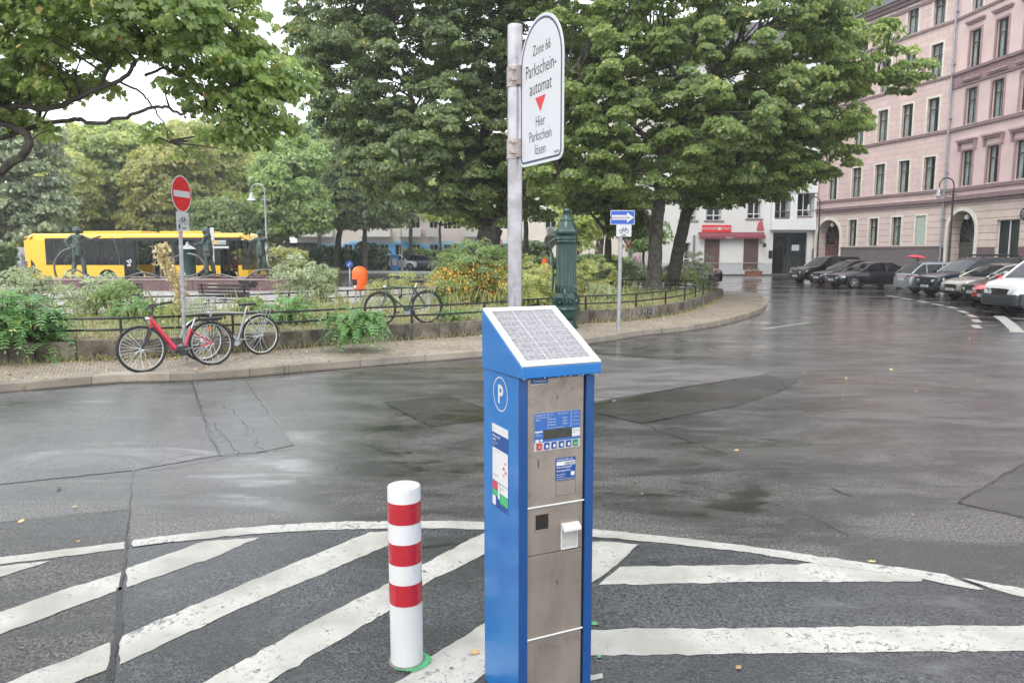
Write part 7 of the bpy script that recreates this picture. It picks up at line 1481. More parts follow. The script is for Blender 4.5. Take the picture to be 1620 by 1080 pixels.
    b = MB(); b.box(-.02, .012, -W_*.34, W_*.34, .3, .42, .02); b.build('lower_intake', MT['black'], t)
    for s in (-1, 1):
        b = MB(); q = [(.012, s*W_*.23, zc_+.07), (-.06, s*W_*.40, zc_+.1), (-.32, s*W_*.474, zc_+.16), (-.28, s*W_*.474, zc_+.03), (-.05, s*W_*.42, zc_-.05), (.012, s*W_*.25, zc_-.05)]
        q2 = [(x-.09, y*.93, z) for x, y, z in q]; nq = len(q); b.add(q+q2, [list(range(nq)), list(range(2*nq-1, nq-1, -1))]+[(i, (i+1) % nq, (i+1) % nq+nq, i+nq) for i in range(nq)]); hl = b.build('headlight', mat('headlamp', (.5,.52,.54), .08, .3, var=.4, scale=16, coat=1), t)
        b = MB(); b.box(.0, .018, s*W_*.33-.09, s*W_*.33+.09, .34, .41, .01); b.build('fog_lamp', MT['dark'], t)
        b = MB(); zt_ = lerp_tab(k['top'], L_-.1)[0]; q = [(-L_-.012, s*W_*.30, zt_*.92), (-L_+.05, s*W_*.46, zt_*.95), (-L_+.38, s*W_*.492, zt_*.93), (-L_+.3, s*W_*.496, zt_*.8), (-L_-.0, s*W_*.45, zt_*.72), (-L_-.014, s*W_*.32, zt_*.74)]
        q2 = [(x+.1, y*.93, z) for x, y, z in q]; b.add(q+q2, [list(range(nq)), list(range(2*nq-1, nq-1, -1))]+[(i, (i+1) % nq, (i+1) % nq+nq, i+nq) for i in range(nq)]); b.build('tail_light', mat('tail_lamp_red', (.25,.015,.02), .12, coat=1), t)
        b = MB(); b.box(-cab[0][0]-.35, -cab[0][0]-.17, s*(W_/2-.02)-.0 if s > 0 else -W_/2-.17, s*(W_/2-.02)+.15 if s > 0 else -W_/2+.02, cab[0][1]+.02, cab[0][1]+.16, .03); b.build('wing_mirror', P, t)
    for x, e in ((.02, 1), (-L_-.02, -1)):
        b = MB(); zp = .46 if e > 0 else lerp_tab(k['top'], L_-.1)[0]*.72; b.box(min(x, x-e*.03), max(x, x-e*.03), -.26, .26, zp-.055, zp+.055, .004); np_ = b.build('number_plate', MT['signwhite'], t)
        if e > 0: b = MB(); b.text(plate, .1, fm((x+.004, 0, zp-.035), (0,1,0))); b.build('plate_lettering', MT['ink'], np_, fix=False)
    if bumper: b = MB(); b.box(-.45, .035, -W_/2*.86, W_/2*.86, .25, .66, .12); b.box(-.5,-.05,-W_/2-.004,W_/2+.004,.27,.68,.08); b.build('bumper', bumper, t)
    b = MB(); b.box(-L_+k['r']*2+.6+.2, -k['f']-r-.08, -W_/2-.008, W_/2+.008, .2, .27, .01); b.build('sill_trim', MT['black'], t)
    for s in (-1, 1):
        b = MB(); y = s*(W_/2+.001)
        for x in (cab[1][0]-.25, cab[1][0]+(cab[3][0]-cab[1][0])*.5+.22, cab[3][0]+.05): b.tube([(-x, y*.998, .33), (-x-.02, y*1.0, .62), (-x-.02, y*.985, lerp_tab(k['top'], x)[0]-.03)], .006, 4)
        b.build('door_gap', MT['dark'], t)
        for x in (cab[1][0]+.45, cab[1][0]+1.35): b = MB(); b.box(-x-.09, -x+.09, y-.012, y+.012, .8*k['top'][5][1], .8*k['top'][5][1]+.03, .008); b.build('door_handle', P, t)
    if rack:
        b = MB()
        for s in (-1, 1): b.tube([(-cab[2][0]-.0, s*.58, k['H']+.0), (-cab[2][0]-.15, s*.58, k['H']+.09), (-cab[3][0], s*.58, k['H']+.08), (-cab[3][0]-.12, s*.58, k['H'])], .022, 6)
        for x in (cab[2][0]+.35, cab[3][0]-.4): b.tube([(-x, -.7, k['H']+.13), (-x, .7, k['H']+.13)], .03, 6)
        b.build('roof_rack', MT['black'], t)
    return t
GC = 'cars parked along the bend'; HD = lambda a: math.pi+R(a)
BLK = (.006,.006,.008)
car('suv', G(1270,448.5), HD(11), BLK, 'black off-road car at the far left of the row, in front of the pink arch', GC)
car('estate', G(1304,451.5), HD(10), (.008,.008,.012), 'black estate car with bright headlights, second from the left in the row', GC)
car('sedan', G(1329,456.5), HD(9), (.008,.009,.015), 'long black saloon with five-spoke wheels, third from the left in the row', GC)
car('estate', G(1438,465.5), R(-3), (.27,.30,.33), 'silver grey estate car showing its tail lights, backed into the row', GC, near='rear', metallic=.6)
car('suv', G(1483,470), HD(5), (.02,.022,.04), 'dark blue off-road car with roof rack beside the silver estate', GC, rack=True)
car('hatch', G(1524,477), HD(4), (.3,.29,.24), 'beige green hatchback with large headlight beside the dark blue off-road car', GC, metallic=.6)
car('sedan', G(1560,483), HD(2), (.04,.042,.05), 'dark grey car squeezed between the beige hatchback and the red car', GC)
car('hatch', G(1579,491), HD(1), (.62,.015,.025), 'bright red hatchback nose showing beside the white van', GC)
car('van', G(1612,500), HD(3), (.72,.72,.72), 'white van with dark grey bumper, nearest at the right edge', GC, metallic=0, bumper=mat('grey_bumper', (.035,.04,.045), .45))
car('sedan', G(1141,455), R(4), (.02,.012,.016), 'dark saloon parked behind the end of the planting bed', 'cars beyond the square', near='front') if False else None
c_ = G(1144, 453); car('sedan', (c_.x-4.75, c_.y, 0), R(180), (.018,.012,.016), 'dark saloon with maroon tail light behind the end of the planting bed', 'cars beyond the square', near='front')
GF = 'cars beyond the square'
car('hatch', G(1056,427), HD(0), (.65,.66,.67), 'white car in the shade of the leaning maple', GF, metallic=0)
car('hatch', G(527,424.5), R(-8), (.65,.66,.68), 'white hatchback leftmost of the far parked cars', GF, near='rear', metallic=0)
car('suv', G(597,427), R(-4), (.66,.67,.68), 'white car with dark windows left of the distant blue ticket machine', GF, near='rear', metallic=0)
car('suv', G(655,427.5), HD(-12), (.012,.014,.035), 'dark navy car behind the grey lamp post', GF) if False else car('suv', G(634,427), R(-6), (.012,.014,.035), 'dark navy off-road car right of the distant blue ticket machine', GF, near='rear')
car('sedan', G(680,427), R(-3), (.03,.035,.03), 'dark saloon behind the shrubs by the big tree', GF, near='rear')
# ---------------------------------------------------------------- trees
def Pp(px, py, Y): return tuple(PY(px, py, Y))
GT = 'trees on the square'
# maple on the planting bed (right), trunk on the bed near the railing
YT = 29.4; b0 = G(1034, 461, GZ); b0 = Vector((PY(1034,461,YT).x, YT, GZ))
def q(px, py, dy=0): return Pp(px, py, YT+dy)
limbs = [([tuple(b0), q(1036,420), q(1038,370), q(1042,325), q(1046,300)], .31, .23),
 ([q(1046,303), q(1040,270,-.5), q(1060,220,-1), q(1078,180,-1), q(1075,120,-.5), q(1100,60), q(1110,-20)], .26, .06),
 ([q(1046,306), q(1075,280,.5), q(1120,262,1), q(1180,250,1.5), q(1240,235,1), q(1300,225,0)], .17, .03),
 ([q(1044,300), q(1025,270,-.5), q(990,275,-1.5), q(940,262,-2), q(890,280,-2)], .15, .03),
 ([q(1052,250,-.7), q(1000,195,-1.5), q(950,140,-2), q(900,110,-2)], .13, .03),
 ([q(1068,200,-1), q(1110,160,0), q(1170,145,1), q(1250,140,1.5), q(1330,130,1), q(1400,125,0), q(1450,128,0)], .15, .025),
 ([q(1078,170,-1), q(1140,100,-1.5), q(1200,50,-1), q(1270,10,0)], .13, .03),
 ([q(1077,130,-1), q(1030,60,0), q(980,10,1)], .11, .03)]
E = [E_px(1300,120,YT,80,70,2.6), E_px(1110,60,YT,210,150,4.6), E_px(930,150,YT-1,110,140,3.2), E_px(1255,170,YT,120,110,3.4), E_px(1340,75,YT,70,65,2.4), E_px(1432,112,YT,36,34,1.1), E_px(1395,130,YT,30,20,1.0), E_px(1000,255,YT-1.5,130,70,2.8), E_px(1165,270,YT,110,50,3), E_px(990,-20,YT,170,120,4), E_px(875,265,YT-2,55,55,1.8), E_px(1290,235,YT,70,60,2.2), E_px(1215,30,YT-1,110,80,3), E_px(1090,160,YT-1.5,190,110,4)]
tree('maple_tree', b0, limbs, E, 1350, 175, .42, .135, LEAF_SIX, MT['maple'], MT['bark'], 'broad spreading maple with forking grey trunk rising from the planting bed beside the pink houses', GT, tw=.55, tintc=.42, tints=.22)
# leaning second maple behind it
YL = 33.5; bl = Vector((PY(1062,452,YL).x, YL, .12)); q2 = lambda px, py, dy=0: Pp(px, py, YL+dy)
tree('maple_tree', bl, [([tuple(bl), q2(1072,400), q2(1082,355), q2(1090,325)], .31, .24), ([q2(1090,330), q2(1110,308), q2(1140,282), q2(1165,250), q2(1200,210)], .27, .06), ([q2(1090,325), q2(1098,290,.5), q2(1110,250,1), q2(1125,200,1)], .25, .06)],
 [E_px(1165,290,YL+.5,90,40,2.2), E_px(1110,300,YL,60,28,1.8), E_px(1215,270,YL,60,45,2.2), E_px(1140,220,YL+1,110,60,3)], 170, 260, .6, .135, LEAF_SIX, MT['maple'], MT['barkdark'], 'leaning maple with dark forked trunk just behind the broad maple', GT, tw=.5, tintc=.3, tints=.18)
# big tree left of the tall pole
YB = 33; bb_ = Vector((PY(766,447,YB).x, YB, .2)); q3 = lambda px, py, dy=0: Pp(px, py, YB+dy)
E = [E_px(640,90,YB,165,150,4.8), E_px(540,40,YB+1,85,95,3), E_px(690,235,YB-1,135,110,4), E_px(625,255,YB,90,60,2.6), E_px(800,120,YB+1,100,170,3.4), E_px(700,-90,YB,190,130,5), E_px(770,320,YB-.5,60,50,2.2), E_px(700,305,YB-.5,60,40,2.0), E_px(560,180,YB,70,80,2.4), E_px(880,60,YB+1,90,160,3), E_px(830,330,YB+2,45,35,2)]
tree('big_linden', bb_, [([tuple(bb_), q3(767,410), q3(772,380), q3(778,360)], .62, .52), ([q3(778,366), q3(792,332), q3(808,300), q3(830,260,.5), q3(850,200,1)], .36, .1), ([q3(772,378), q3(762,330), q3(762,260), q3(770,195), q3(790,115), q3(803,80), q3(815,10)], .36, .08), ([q3(766,330), q3(720,260,-.5), q3(670,200,-1), q3(640,120,-1), q3(620,40,-1)], .2, .04), ([q3(763,270), q3(700,200,1), q3(600,150,1), q3(545,90,1)], .15, .03), ([q3(764,350), q3(710,310,-1), q3(650,290,-1), q3(600,275,-1)], .14, .03)],
 E, 1500, 195, .47, .118, LEAF_DIA*1.5, MT['linden'], MT['bark'], 'huge dense tree with thick leaning trunk left of the tall sign pole', GT, tw=.4, tintc=.38, tints=.22)
# near maple whose boughs hang into the upper left
YA = 10.5; qa = lambda px, py, dy=0: Pp(px, py, YA+dy)
ba = Vector((PY(-190,600,YA+1).x, YA+1, .2))
limbsA = [([tuple(ba), qa(-180,400,1), qa(-150,300,.8)], .3, .25), ([qa(-150,310,.8), qa(-60,292,.4), qa(0,268,.1), qa(38,245), qa(46,222), qa(28,203), qa(-15,190)], .072, .045),
 ([qa(-60,292,.4), qa(-70,200,.3), qa(-30,172,.2), qa(30,168), qa(80,172), qa(135,150), qa(180,130), qa(212,105), qa(232,65), qa(240,20), qa(250,-60)], .062, .014),
 ([qa(-40,230,.6), qa(60,200,.4), qa(118,188,.2), qa(145,193), qa(200,186), qa(243,170), (qa(272,173)), qa(290,182), qa(300,170), qa(350,163), qa(378,148)], .038, .01),
 ([qa(-150,310,.8), qa(-120,150,0), qa(-60,0,-.5), qa(20,-80,-.5)], .2, .06), ([qa(190,130), qa(225,150), qa(245,175), qa(262,205), qa(268,225)], .018, .006), ([qa(230,80), qa(262,78), qa(300,60), qa(350,20)], .03, .01), ([qa(150,150), qa(180,90), qa(190,30), qa(200,-40)], .03, .01), ([qa(230,120), qa(260,110), qa(290,120), qa(330,100), qa(380,60)], .022, .008)]
E = [E_px(60,60,YA,120,100,1.3), E_px(60,140,YA+.4,70,30,.8), E_px(180,20,YA,120,60,1.2), E_px(300,50,YA,100,75,1.1), E_px(380,110,YA,75,55,.9), E_px(420,165,YA,50,45,.7), E_px(380,215,YA,40,28,.5), E_px(100,215,YA+.3,22,18,.4), E_px(20,195,YA+.3,25,14,.4), E_px(128,235,YA+.2,12,14,.2), E_px(250,30,YA-.5,110,60,1), E_px(120,85,YA,60,30,.7), E_px(300,160,YA,50,25,.5), E_px(440,120,YA,40,35,.6), E_px(345,-30,YA,70,50,1), E_px(-60,60,YA,90,150,1.5), E_px(100,-90,YA,220,80,2), E_px(290,222,YA,20,16,.3), E_px(240,225,YA,14,14,.2), E_px(425,70,YA,25,30,.4), E_px(340,225,YA,30,18,.3), E_px(415,205,YA,45,32,.5), E_px(300,235,YA,14,20,.2), E_px(465,130,YA,20,22,.3)]
tree('overhanging_maple', ba, limbsA, E, 620, 68, .23, .092, LEAF_MAPLE, leafmat('near_maple_leaf', (.07,.11,.035), (.2,.26,.09), (.38,.26,.1), trans=.58), MT['barkdark'], 'maple whose leafy boughs hang into the upper left corner of the picture', GT, tw=.6, r=.02, tintc=.45, tints=.22, nrm_up=.4, flatness=.75)
# trees farther off: (label, kind, trunk px, ybase, depth, crown ellipses, clumps, leaf material)
def far_tree(label, px, Y, z0, els, ncl, lm, trunk_r=.2, bark='bark', fork=None, per=100, leaf=None, crad=None, name='tree', group=GT, tintc=.45):
    bs = Vector((PY(px, 430, Y).x, Y, z0)); top = max(els, key=lambda e: e[3]); k = Y/1178
    ty = min(e[1] for e in els); cyy = np.mean([e[1] for e in els]); cxx = np.mean([e[0] for e in els]); ylow = max(e[1]+e[3]*.6 for e in els)
    L1 = [([tuple(bs), Pp(px+(fork or 0)*.3, (ylow+415)/2, Y), Pp(px+(fork or 0), ylow, Y), Pp((px+cxx)/2, cyy, Y), Pp(cxx, ty, Y)], trunk_r, .05)]
    for e in els[:5]: L1.append(([Pp(px+(fork or 0), ylow, Y), Pp((px*.4+e[0]*.6), (ylow+e[1])/2, Y), Pp(e[0], e[1], Y)], trunk_r*.5, .03))
    E_ = [E_px(e[0], e[1], Y+(e[4] if len(e) > 4 else 0), e[2], e[3], max(1.2, (e[2]+e[3])*.5*k)) for e in els]; ncl = int(ncl*1.6)
    return tree(name, bs, L1, E_, ncl, per, crad or Y*.015, leaf or Y*.0042, LEAF_DIA*1.5, lm, MT[bark], label, group, tw=.3, tintc=tintc, tints=.22, nrm_up=.25, nrand=.7, flatness=.75)
far_tree('round dark green street tree with straight trunk before the mural block', 577, 78, 0, [(578,295,68,55),(560,335,52,30),(610,330,42,32),(560,250,50,40)], 260, MT['linden'], .35, 'barkdark', per=90)
far_tree('leafy street tree with forked trunk left of the round dark tree', 533, 82, 0, [(500,315,60,45),(530,275,60,50),(470,290,45,55)], 240, MT['bushy'], .45, 'barkdark', fork=8)
far_tree('light green feathery tree with thin trunk in front of the balconies', 696, 56, 0, [(705,330,45,22),(730,300,40,25),(672,318,30,18),(745,345,22,20)], 70, MT['lime'], .14, 'barkdark', per=60)
far_tree('thin dark tree with an open fork right of the tall sign pole', 832, 44, .1, [(850,250,60,45),(810,280,40,35),(880,300,35,25)], 110, MT['linden'], .2, 'barkdark')
far_tree('dark straight tree behind the one way sign', 962, 37, .1, [(950,290,60,35),(985,330,45,25),(920,310,40,28),(1000,360,30,16)], 130, MT['linden'], .24, 'barkdark')
far_tree('broad-trunked tree before the scrawled cream wall', 946, 60, .1, [(935,330,45,25),(965,350,30,18)], 60, MT['linden'], .45, 'bark', fork=8)
far_tree('small pale yellow-green tree beside the pump cap', 915, 52, .1, [(912,365,26,35),(900,340,24,24),(930,350,22,30)], 60, MT['lime'], .1, 'barkdark', per=70, tintc=.6)
far_tree('small bushy tree with mottled leaves right of the one way sign', 1018, 50, .1, [(1010,380,22,18),(1035,370,18,18)], 30, MT['bushy'], .1, 'barkdark', per=60)
BGT = 'trees in the park behind the bus'
far_tree('greyish willow-like tree at the far left edge', 8, 58, .1, [(20,260,70,80),(60,330,50,60),(-30,300,60,90),(40,220,50,40)], 200, MT['grey_leaf'], .4, 'bark', fork=5, group=BGT, tintc=.2)
far_tree('yellow-green park tree above the rear of the bus', 70, 72, .1, [(90,330,55,55),(60,370,50,30),(110,290,45,45)], 150, MT['yellowing'], .25, 'bark', group=BGT)
far_tree('tall light green park tree left of the no entry sign', 160, 78, .1, [(190,250,75,55),(150,310,60,55),(220,300,50,50),(180,350,70,30)], 260, MT['lime'], .3, 'bark', group=BGT, tintc=.3)
far_tree('ochre-tinged park tree directly behind the no entry sign', 265, 75, .1, [(265,290,60,65),(240,350,60,32),(295,340,50,35),(290,250,45,35)], 250, MT['rusty'], .3, 'bark', group=BGT)
far_tree('mixed green and brown park tree right of the no entry sign', 345, 80, .1, [(345,270,55,50),(370,320,50,45),(330,330,40,35),(390,270,35,40)], 220, MT['yellowing'], .3, 'bark', group=BGT)
far_tree('dark green rounded tree low behind the front of the bus', 352, 66, .1, [(350,345,40,28),(370,360,28,18)], 90, MT['linden'], .2, 'barkdark', group=BGT)
far_tree('bright green park tree beside the pale crook lamp', 455, 70, .1, [(450,290,50,60),(430,340,45,40),(480,330,40,45),(470,250,40,30)], 230, MT['bushy'], .3, 'bark', group=BGT, tintc=.7)
far_tree('small yellow-green tree just right of the bus front', 405, 74, .1, [(410,350,28,26),(425,370,25,18)], 60, MT['yellowing'], .12, 'bark', group=BGT)
far_tree('hazy distant tree filling the gap above the bus middle', 225, 98, .1, [(230,240,90,40),(130,250,80,45),(310,250,80,50),(400,240,60,35),(60,260,70,45)], 300, MT['yellowing'], .3, 'bark', group=BGT)
far_tree('distant tree behind the bright green one', 505, 100, .1, [(470,255,40,25),(500,240,35,40),(540,235,40,25)], 90, MT['bushy'], .3, 'bark', group=BGT)
far_tree('tall tree rising between the big tree and the mural block', 650, 88, .1, [(640,230,70,60),(700,260,60,70),(600,240,50,40)], 160, MT['linden'], .3, 'bark')
# low greenery that reads as one mass behind the bus and along the far road
def hedge(name, pxa, pxb, Y, ytop, ybot, dep, lm, label, n, leafs=None, cat='hedge', tintc=.4):
    pa, pb_ = PY(pxa, ybot, Y), PY(pxb, ybot, Y); h = PY(pxa, ytop, Y).z; t = empty(name, ((pa.x+pb_.x)/2, Y, max(0, min(pa.z, .1))), 0, label, cat); w_ = (pb_.x-pa.x)/2
    m = int(n); C = np.stack([rng.uniform(-w_, w_, m), rng.uniform(-dep, dep, m), h*rng.uniform(.02, 1, m)**.7], 1); C[:, 2] += .25*np.sin(C[:, 0]*1.3+rng.uniform(0, 1, m))*h*.3
    Nn = unit(np.array([0,-.6,.5])+rng.normal(size=(m, 3))*.5); b = MB()
    leaf_mesh('foliage', C, Nn, (leafs or Y*.006)*rng.uniform(.6, 1.3, m), LEAF_DIA*1.5, lm, rng.normal(tintc, .2, m), t)
    for x in np.arange(-w_+.3, w_, 1.2): b.tube([(x,0,0),(x+.1,0,h*.5),(x-.1,.1,h*.8)], .03, 5)
    b.build('stem', MT['bark'], t, fix=False); return t
hedge('hedge', 452, 575, 84, 396, 425, 1.2, MT['hedge'], 'dark clipped hedge behind the walking pedestrian', 9000)
hedge('hedge', 640, 770, 90, 398, 424, 1.2, MT['bushy'], 'green hedge behind the far parked cars under the balconies', 8000)
hedge('hedge', 700, 735, 70, 404, 432, 1, MT['bushy'], 'leafy roadside shrub row left of the big trunk', 2500)
hedge('hedge', 380, 480, 64, 398, 422, 1.5, MT['rusty'], 'low reddish-brown scrub right of the bus front', 4000)
hedge('hedge', -120, 14, 47, 384, 452, 1.2, MT['bushy'], 'dark green hedge at the left edge beside the scrawled wall', 7000, tintc=.1)
hedge('hedge', 60, 400, 92, 352, 405, 2.5, MT['hedge'], 'dark belt of undergrowth seen through and above the bus windows', 16000, tintc=.5)
hedge('hedge', 838, 1000, 46, 410, 430, 1.2, MT['bushy'], 'mixed green shrubs below the cream wall, behind the pump', 9000)
hedge('hedge', 770, 870, 52, 390, 428, 1.2, MT['hedge'], 'tall shrubs between the sign pole and the parking ban sign', 6000)
bush('bush', G(581,428,.0)+Vector((0,0,0)), (2.3,1.6,1.8), 50, 60, .6, .3, LEAF_DIA*1.5, MT['hedge'], 'round dark bush between the far white cars')
# ---------------------------------------------------------------- plants in the bed (positions on the bed level)
def bp_(px, py, z=GZ): return G(px, py, z)
fronds('feather_leaved_plant', G(40, 572, .12)+Vector((0,.25,.0)), 150, .62, .62, 1.05, MT['fern'], 'large bright green feather-leaved plant spilling over the wall at the left edge', leaf=.105, base=.05)
fronds('feather_leaved_plant', G(5, 545, GZ), 110, .6, .65, .9, MT['fern'], 'feather-leaved plant behind the large one at the far left', leaf=.1)
fronds('feather_leaved_plant', bp_(565, 527, .45)+Vector((0,-.05,-.1)), 95, .5, .5, .62, MT['fern'], 'dark green feather-leaved plant hanging over the wall under the green bicycle front wheel', leaf=.1, droop=.8)
fronds('feather_leaved_plant', bp_(455, 512), 80, .5, .6, .55, MT['fern'], 'feather-leaved plant beside the rear wheel of the silver bicycle', leaf=.09)
fronds('feather_leaved_plant', bp_(215, 508), 70, .45, .6, .45, MT['fern'], 'feather-leaved plant behind the railing left of the red bicycle', leaf=.085)
fronds('feather_leaved_plant', bp_(715, 508), 26, .35, .3, .3, MT['fern'], 'small feathery plant right of the green bicycle', leaf=.08)
BU = 'shrubs in the planting bed'
def bb2(px, ybase, rpx, hpx, lm, label, n=60, per=60, shp=LEAF_OVAL, ls=.075, crad=.2, name='shrub', cat='shrub', z=GZ, **kw):
    c = G(px, ybase, z); k = c.y/1178; return bush(name, c, (rpx*k, max(.35, rpx*k*.8), hpx*k*.55), n, per, crad, ls, shp, lm, label, BU, cat=cat, **kw)
bb2(45, 505, 52, 80, MT['grey_leaf'], 'pale-tipped shrub at the left edge above the feather-leaved plant', 70)
bb2(150, 498, 50, 75, MT['grey_leaf'], 'thin pale shrub with browned blossoms in front of the left bench', 60, 45, tintc=.4)
bb2(195, 503, 40, 60, MT['bushy'], 'bright green shrub right of the pale thin shrub', 45)
bb2(480, 486, 50, 85, MT['grey_leaf'], 'pale-tipped upright shrub below the rightmost bronze figure', 90, 55)
bb2(512, 480, 32, 60, MT['bushy'], 'light green shrub beside the pale upright one, left of the orange bin', 50)
bb2(398, 500, 30, 26, MT['bushy'], 'low green shrub behind the silver bicycle frame', 30)
bb2(300, 508, 50, 30, MT['lime'], 'low yellowish herb patch behind the no entry pole', 40, tintc=.3)
bb2(752, 480, 66, 100, MT['bushy'], 'dense dark firethorn covered with orange berries left of the tall pole', 260, 75, ls=.06)
bb2(712, 484, 36, 50, MT['bushy'], 'lower left part-shade firethorn with many orange berries', 90, 70, ls=.06)
bb2(845, 490, 46, 75, MT['yellowing'], 'yellowish shrub between the tall pole and the green pump', 130, 60)
bb2(822, 470, 50, 70, MT['rusty'], 'reddish-tipped shrub rising behind the tall pole', 90, 55)
bb2(938, 470, 42, 60, MT['yellowing'], 'yellowing shrub right of the green pump', 80)
bb2(975, 450, 40, 38, MT['hedge'], 'dark low shrub behind the one way pole', 60)
bb2(950, 474, 26, 22, MT['grey_leaf'], 'grey-green cushion plant at the foot of the one way pole', 30)
bb2(1010, 448, 35, 32, MT['bushy'], 'green shrub left of the maple trunk', 60)
bb2(1075, 452, 35, 26, MT['lime'], 'yellow-green shrub right of the maple trunk', 60)
bb2(1098, 452, 30, 56, MT['grey_leaf'], 'tall airy shrub with white blossoms near the end of the bed', 70, 35)
bb2(1118, 457, 14, 16, MT['bushy'], 'low leafy shrub at the rounded end of the bed', 22)
bb2(655, 462, 40, 30, MT['yellowing'], 'straggly yellow-green weeds behind the green bicycle', 45, 40)
bb2(610, 470, 35, 28, MT['rusty'], 'brownish dry shrub behind the front wheel of the green bicycle', 40, 35)
# white blossoms and orange berries belong to their shrubs
def dots(root, E, n, size, m, nm):
    C = clump_centres(E, n, inner=0); P = np.concatenate([c+rng.normal(size=(14, 3))*size*2.2 for c in C]); leaf_mesh(nm, P, unit(rng.normal(size=P.shape)+np.array([0,-.6,.5])), np.full(len(P), size)*rng.uniform(.7, 1.3, len(P)), LEAF_STAR*1.1, m, rng.normal(.5, .3, len(P)), root, curl=.1)['kind'] = 'stuff'
for o in list(bpy.data.objects):
    lab = o.get('label', '')
    if 'firethorn' in lab:
        kk = (62 if 'dense' in lab else 36)*o.location.y/1178; dots(o, [((0,-.1,.75 if 'dense' in lab else .45),(kk*1.08,kk*.95,.62))], 150 if 'dense' in lab else 60, .042, MT['berry'], 'berries')
    if 'white blossoms' in lab: dots(o, [((-.1,-.1,.55),(.6,.5,.5))], 16, .06, mat('white_blossom', (.7,.7,.62), .7), 'blossoms')
# dried plume-like grass in front of the fountain
pg = G(260, 512, GZ); t = empty('dry_plume_plant', (PY(262,500,pg.y).x, pg.y+.6, GZ), 0, 'tall dried brown plume plant left of the no entry pole, in front of the bus', 'plant')
m = 900; hh = PY(258, 385, pg.y+.6).z-GZ; u = rng.random(m); C = np.stack([rng.normal(0, .05, m)+.1*np.sin(u*5)-.1*u, rng.normal(0, .06, m), u*hh], 1); w_ = .35*np.exp(-((u-.75)/.22)**2)+.25; C[:, 0] *= 1+w_
leaf_mesh('foliage', C, unit(rng.normal(size=(m, 3))), rng.uniform(.07, .17, m), LEAF_DIA*.9, MT['dry'], rng.normal(.3, .2, m), t); b = MB(); b.tube([(0,0,0),(.03,0,hh*.5),(-.08,0,hh)], [.014,.01,.005], 5); b.build('stem', mat('dry_stem', (.3,.22,.1), .8), t)
# grass and weeds in the bed, litter of leaves
bedp = [(p.x, p.y) for p in offset_line(WL, .25)]+[(p.x, p.y-.1) for p in BK]
S = scatter(bedp, 17000); P = [(x, y, GZ-.01) for x, y in S]; blades('grass', P, .04, .15, MT['grass'], .006, .9, tintc=.35, tints=.3)
S = scatter(bedp, 900); blades('tall_weeds', [(x, y, GZ-.01) for x, y in S if x < 4], .3, .75, MT['grass'], .006, .4, tintc=.6)
S = []
for i in range(0, len(WL)-1):
    for _ in range(14):
        p = WL[i].lerp(WL[i+1], random.random()); S.append((p.x+random.gauss(0, .03), p.y-abs(random.gauss(0, .06))-.01, .12))
blades('wall_foot_weeds', S, .04, .16, MT['grass'], .005, .8, tintc=.5)
S = [(p.x+random.gauss(0,.01), p.y+random.gauss(0,.02)-.005, .0) for p in KL[:95] for _ in range(2) if random.random() < .7]; blades('kerb_weeds', S, .03, .09, MT['grass'], .004, .9)
S = scatter([(-45,47),(-18,48),(-14,56),(-18,78),(-28,92),(-70,90)], 9000); blades('lawn_grass', [(x, y, .13) for x, y in S], .15, .5, MT['grass'], .03, .6, tintc=.6)
gc = scatter(bedp, 26000); gv = np.array([(x, y) for x, y in gc]); kp_ = (np.sin(gv[:, 0]*1.7+gv[:, 1]*.9)+np.sin(gv[:, 0]*.6-gv[:, 1]*1.3)+rng.normal(0, .5, len(gv))) > .2; gv = gv[kp_]
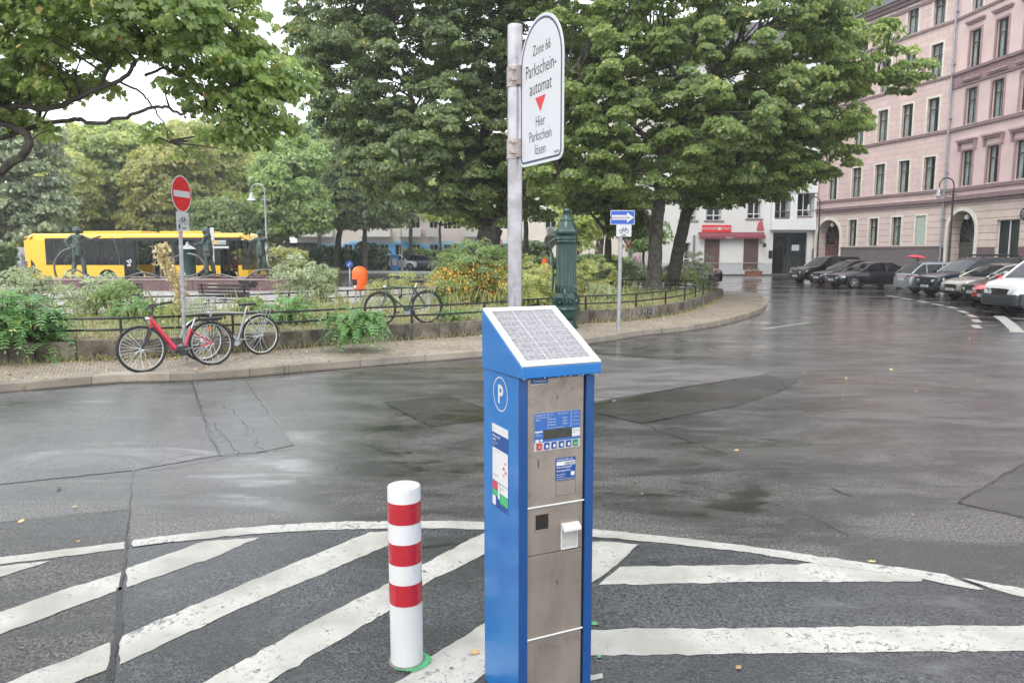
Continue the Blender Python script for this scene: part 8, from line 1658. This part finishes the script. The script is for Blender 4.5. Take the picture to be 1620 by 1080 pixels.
gh = np.abs(rng.normal(0, .13, len(gv)))*(.6+.5*np.sin(gv[:, 0]*2.3)**2)+.01; o = leaf_mesh('ground_cover', np.stack([gv[:, 0], gv[:, 1], GZ+gh], 1), unit(np.array([0,-.3,1.])+rng.normal(size=(len(gv), 3))*.5), rng.uniform(.035, .1, len(gv)), LEAF_OVAL, MT['bushy'], rng.normal(.45, .3, len(gv)), None); o['kind'] = 'stuff'
# fallen leaves
FL = leafmat('fallen_leaf', (.2,.11,.04), (.36,.25,.1), (.45,.4,.1), trans=.05, rough=.5)
Pf = []
for i in range(len(WL)-1):
    d = (WL[i+1]-WL[i]).length
    for _ in range(int(d*26)): p = WL[i].lerp(WL[i+1], random.random()); Pf.append((p.x, p.y-abs(random.gauss(0, .35))-.03, .126+random.random()*.012))
Pf = [p for p in Pf if p[0] < 9.3]; n1 = len(Pf)
S = scatter([(p.x, p.y) for p in KL[:70]]+[(p.x, p.y) for p in WL[40::-1]], 700); Pf += [(x, y, .126) for x, y in S]
for _ in range(16): p = G(random.uniform(-20, 1620), random.uniform(600, 1060)); Pf.append((p.x, p.y, .012))
for _ in range(30): p = G(random.uniform(950, 1600), random.uniform(500, 640)); Pf.append((p.x, p.y, .008))
S = scatter(bedp, 2500); Pf += [(x, y, GZ+.01) for x, y in S]
Pf = np.array(Pf); o = leaf_mesh('fallen_leaves', Pf, unit(np.array([0,0,1.])+rng.normal(size=Pf.shape)*.22), rng.uniform(.025, .06, len(Pf)), LEAF_STAR, FL, rng.normal(.4, .3, len(Pf)), None, curl=-.3); o['kind'] = 'stuff'
# ---------------------------------------------------------------- drizzle haze: thin volume of damp air added to lift the dark tones
b = MB(); b.box(-150, 150, -40, 240, -1, 75); hz = b.build('haze', None or mat('haze', (1,1,1), 1)); hz['kind'] = 'stuff'
m = bpy.data.materials.new('tone_lifting_haze'); m.use_nodes = True; n = m.node_tree; n.nodes.remove(n.nodes['Principled BSDF']); pv = n.nodes.new('ShaderNodeVolumePrincipled')
pv.inputs['Density'].default_value = .0008; pv.inputs['Color'].default_value = (.93,.95,.97,1); pv.inputs['Anisotropy'].default_value = .3
n.links.new(pv.outputs[0], n.nodes['Material Output'].inputs['Volume']); hz.data.materials.clear(); hz.data.materials.append(m)
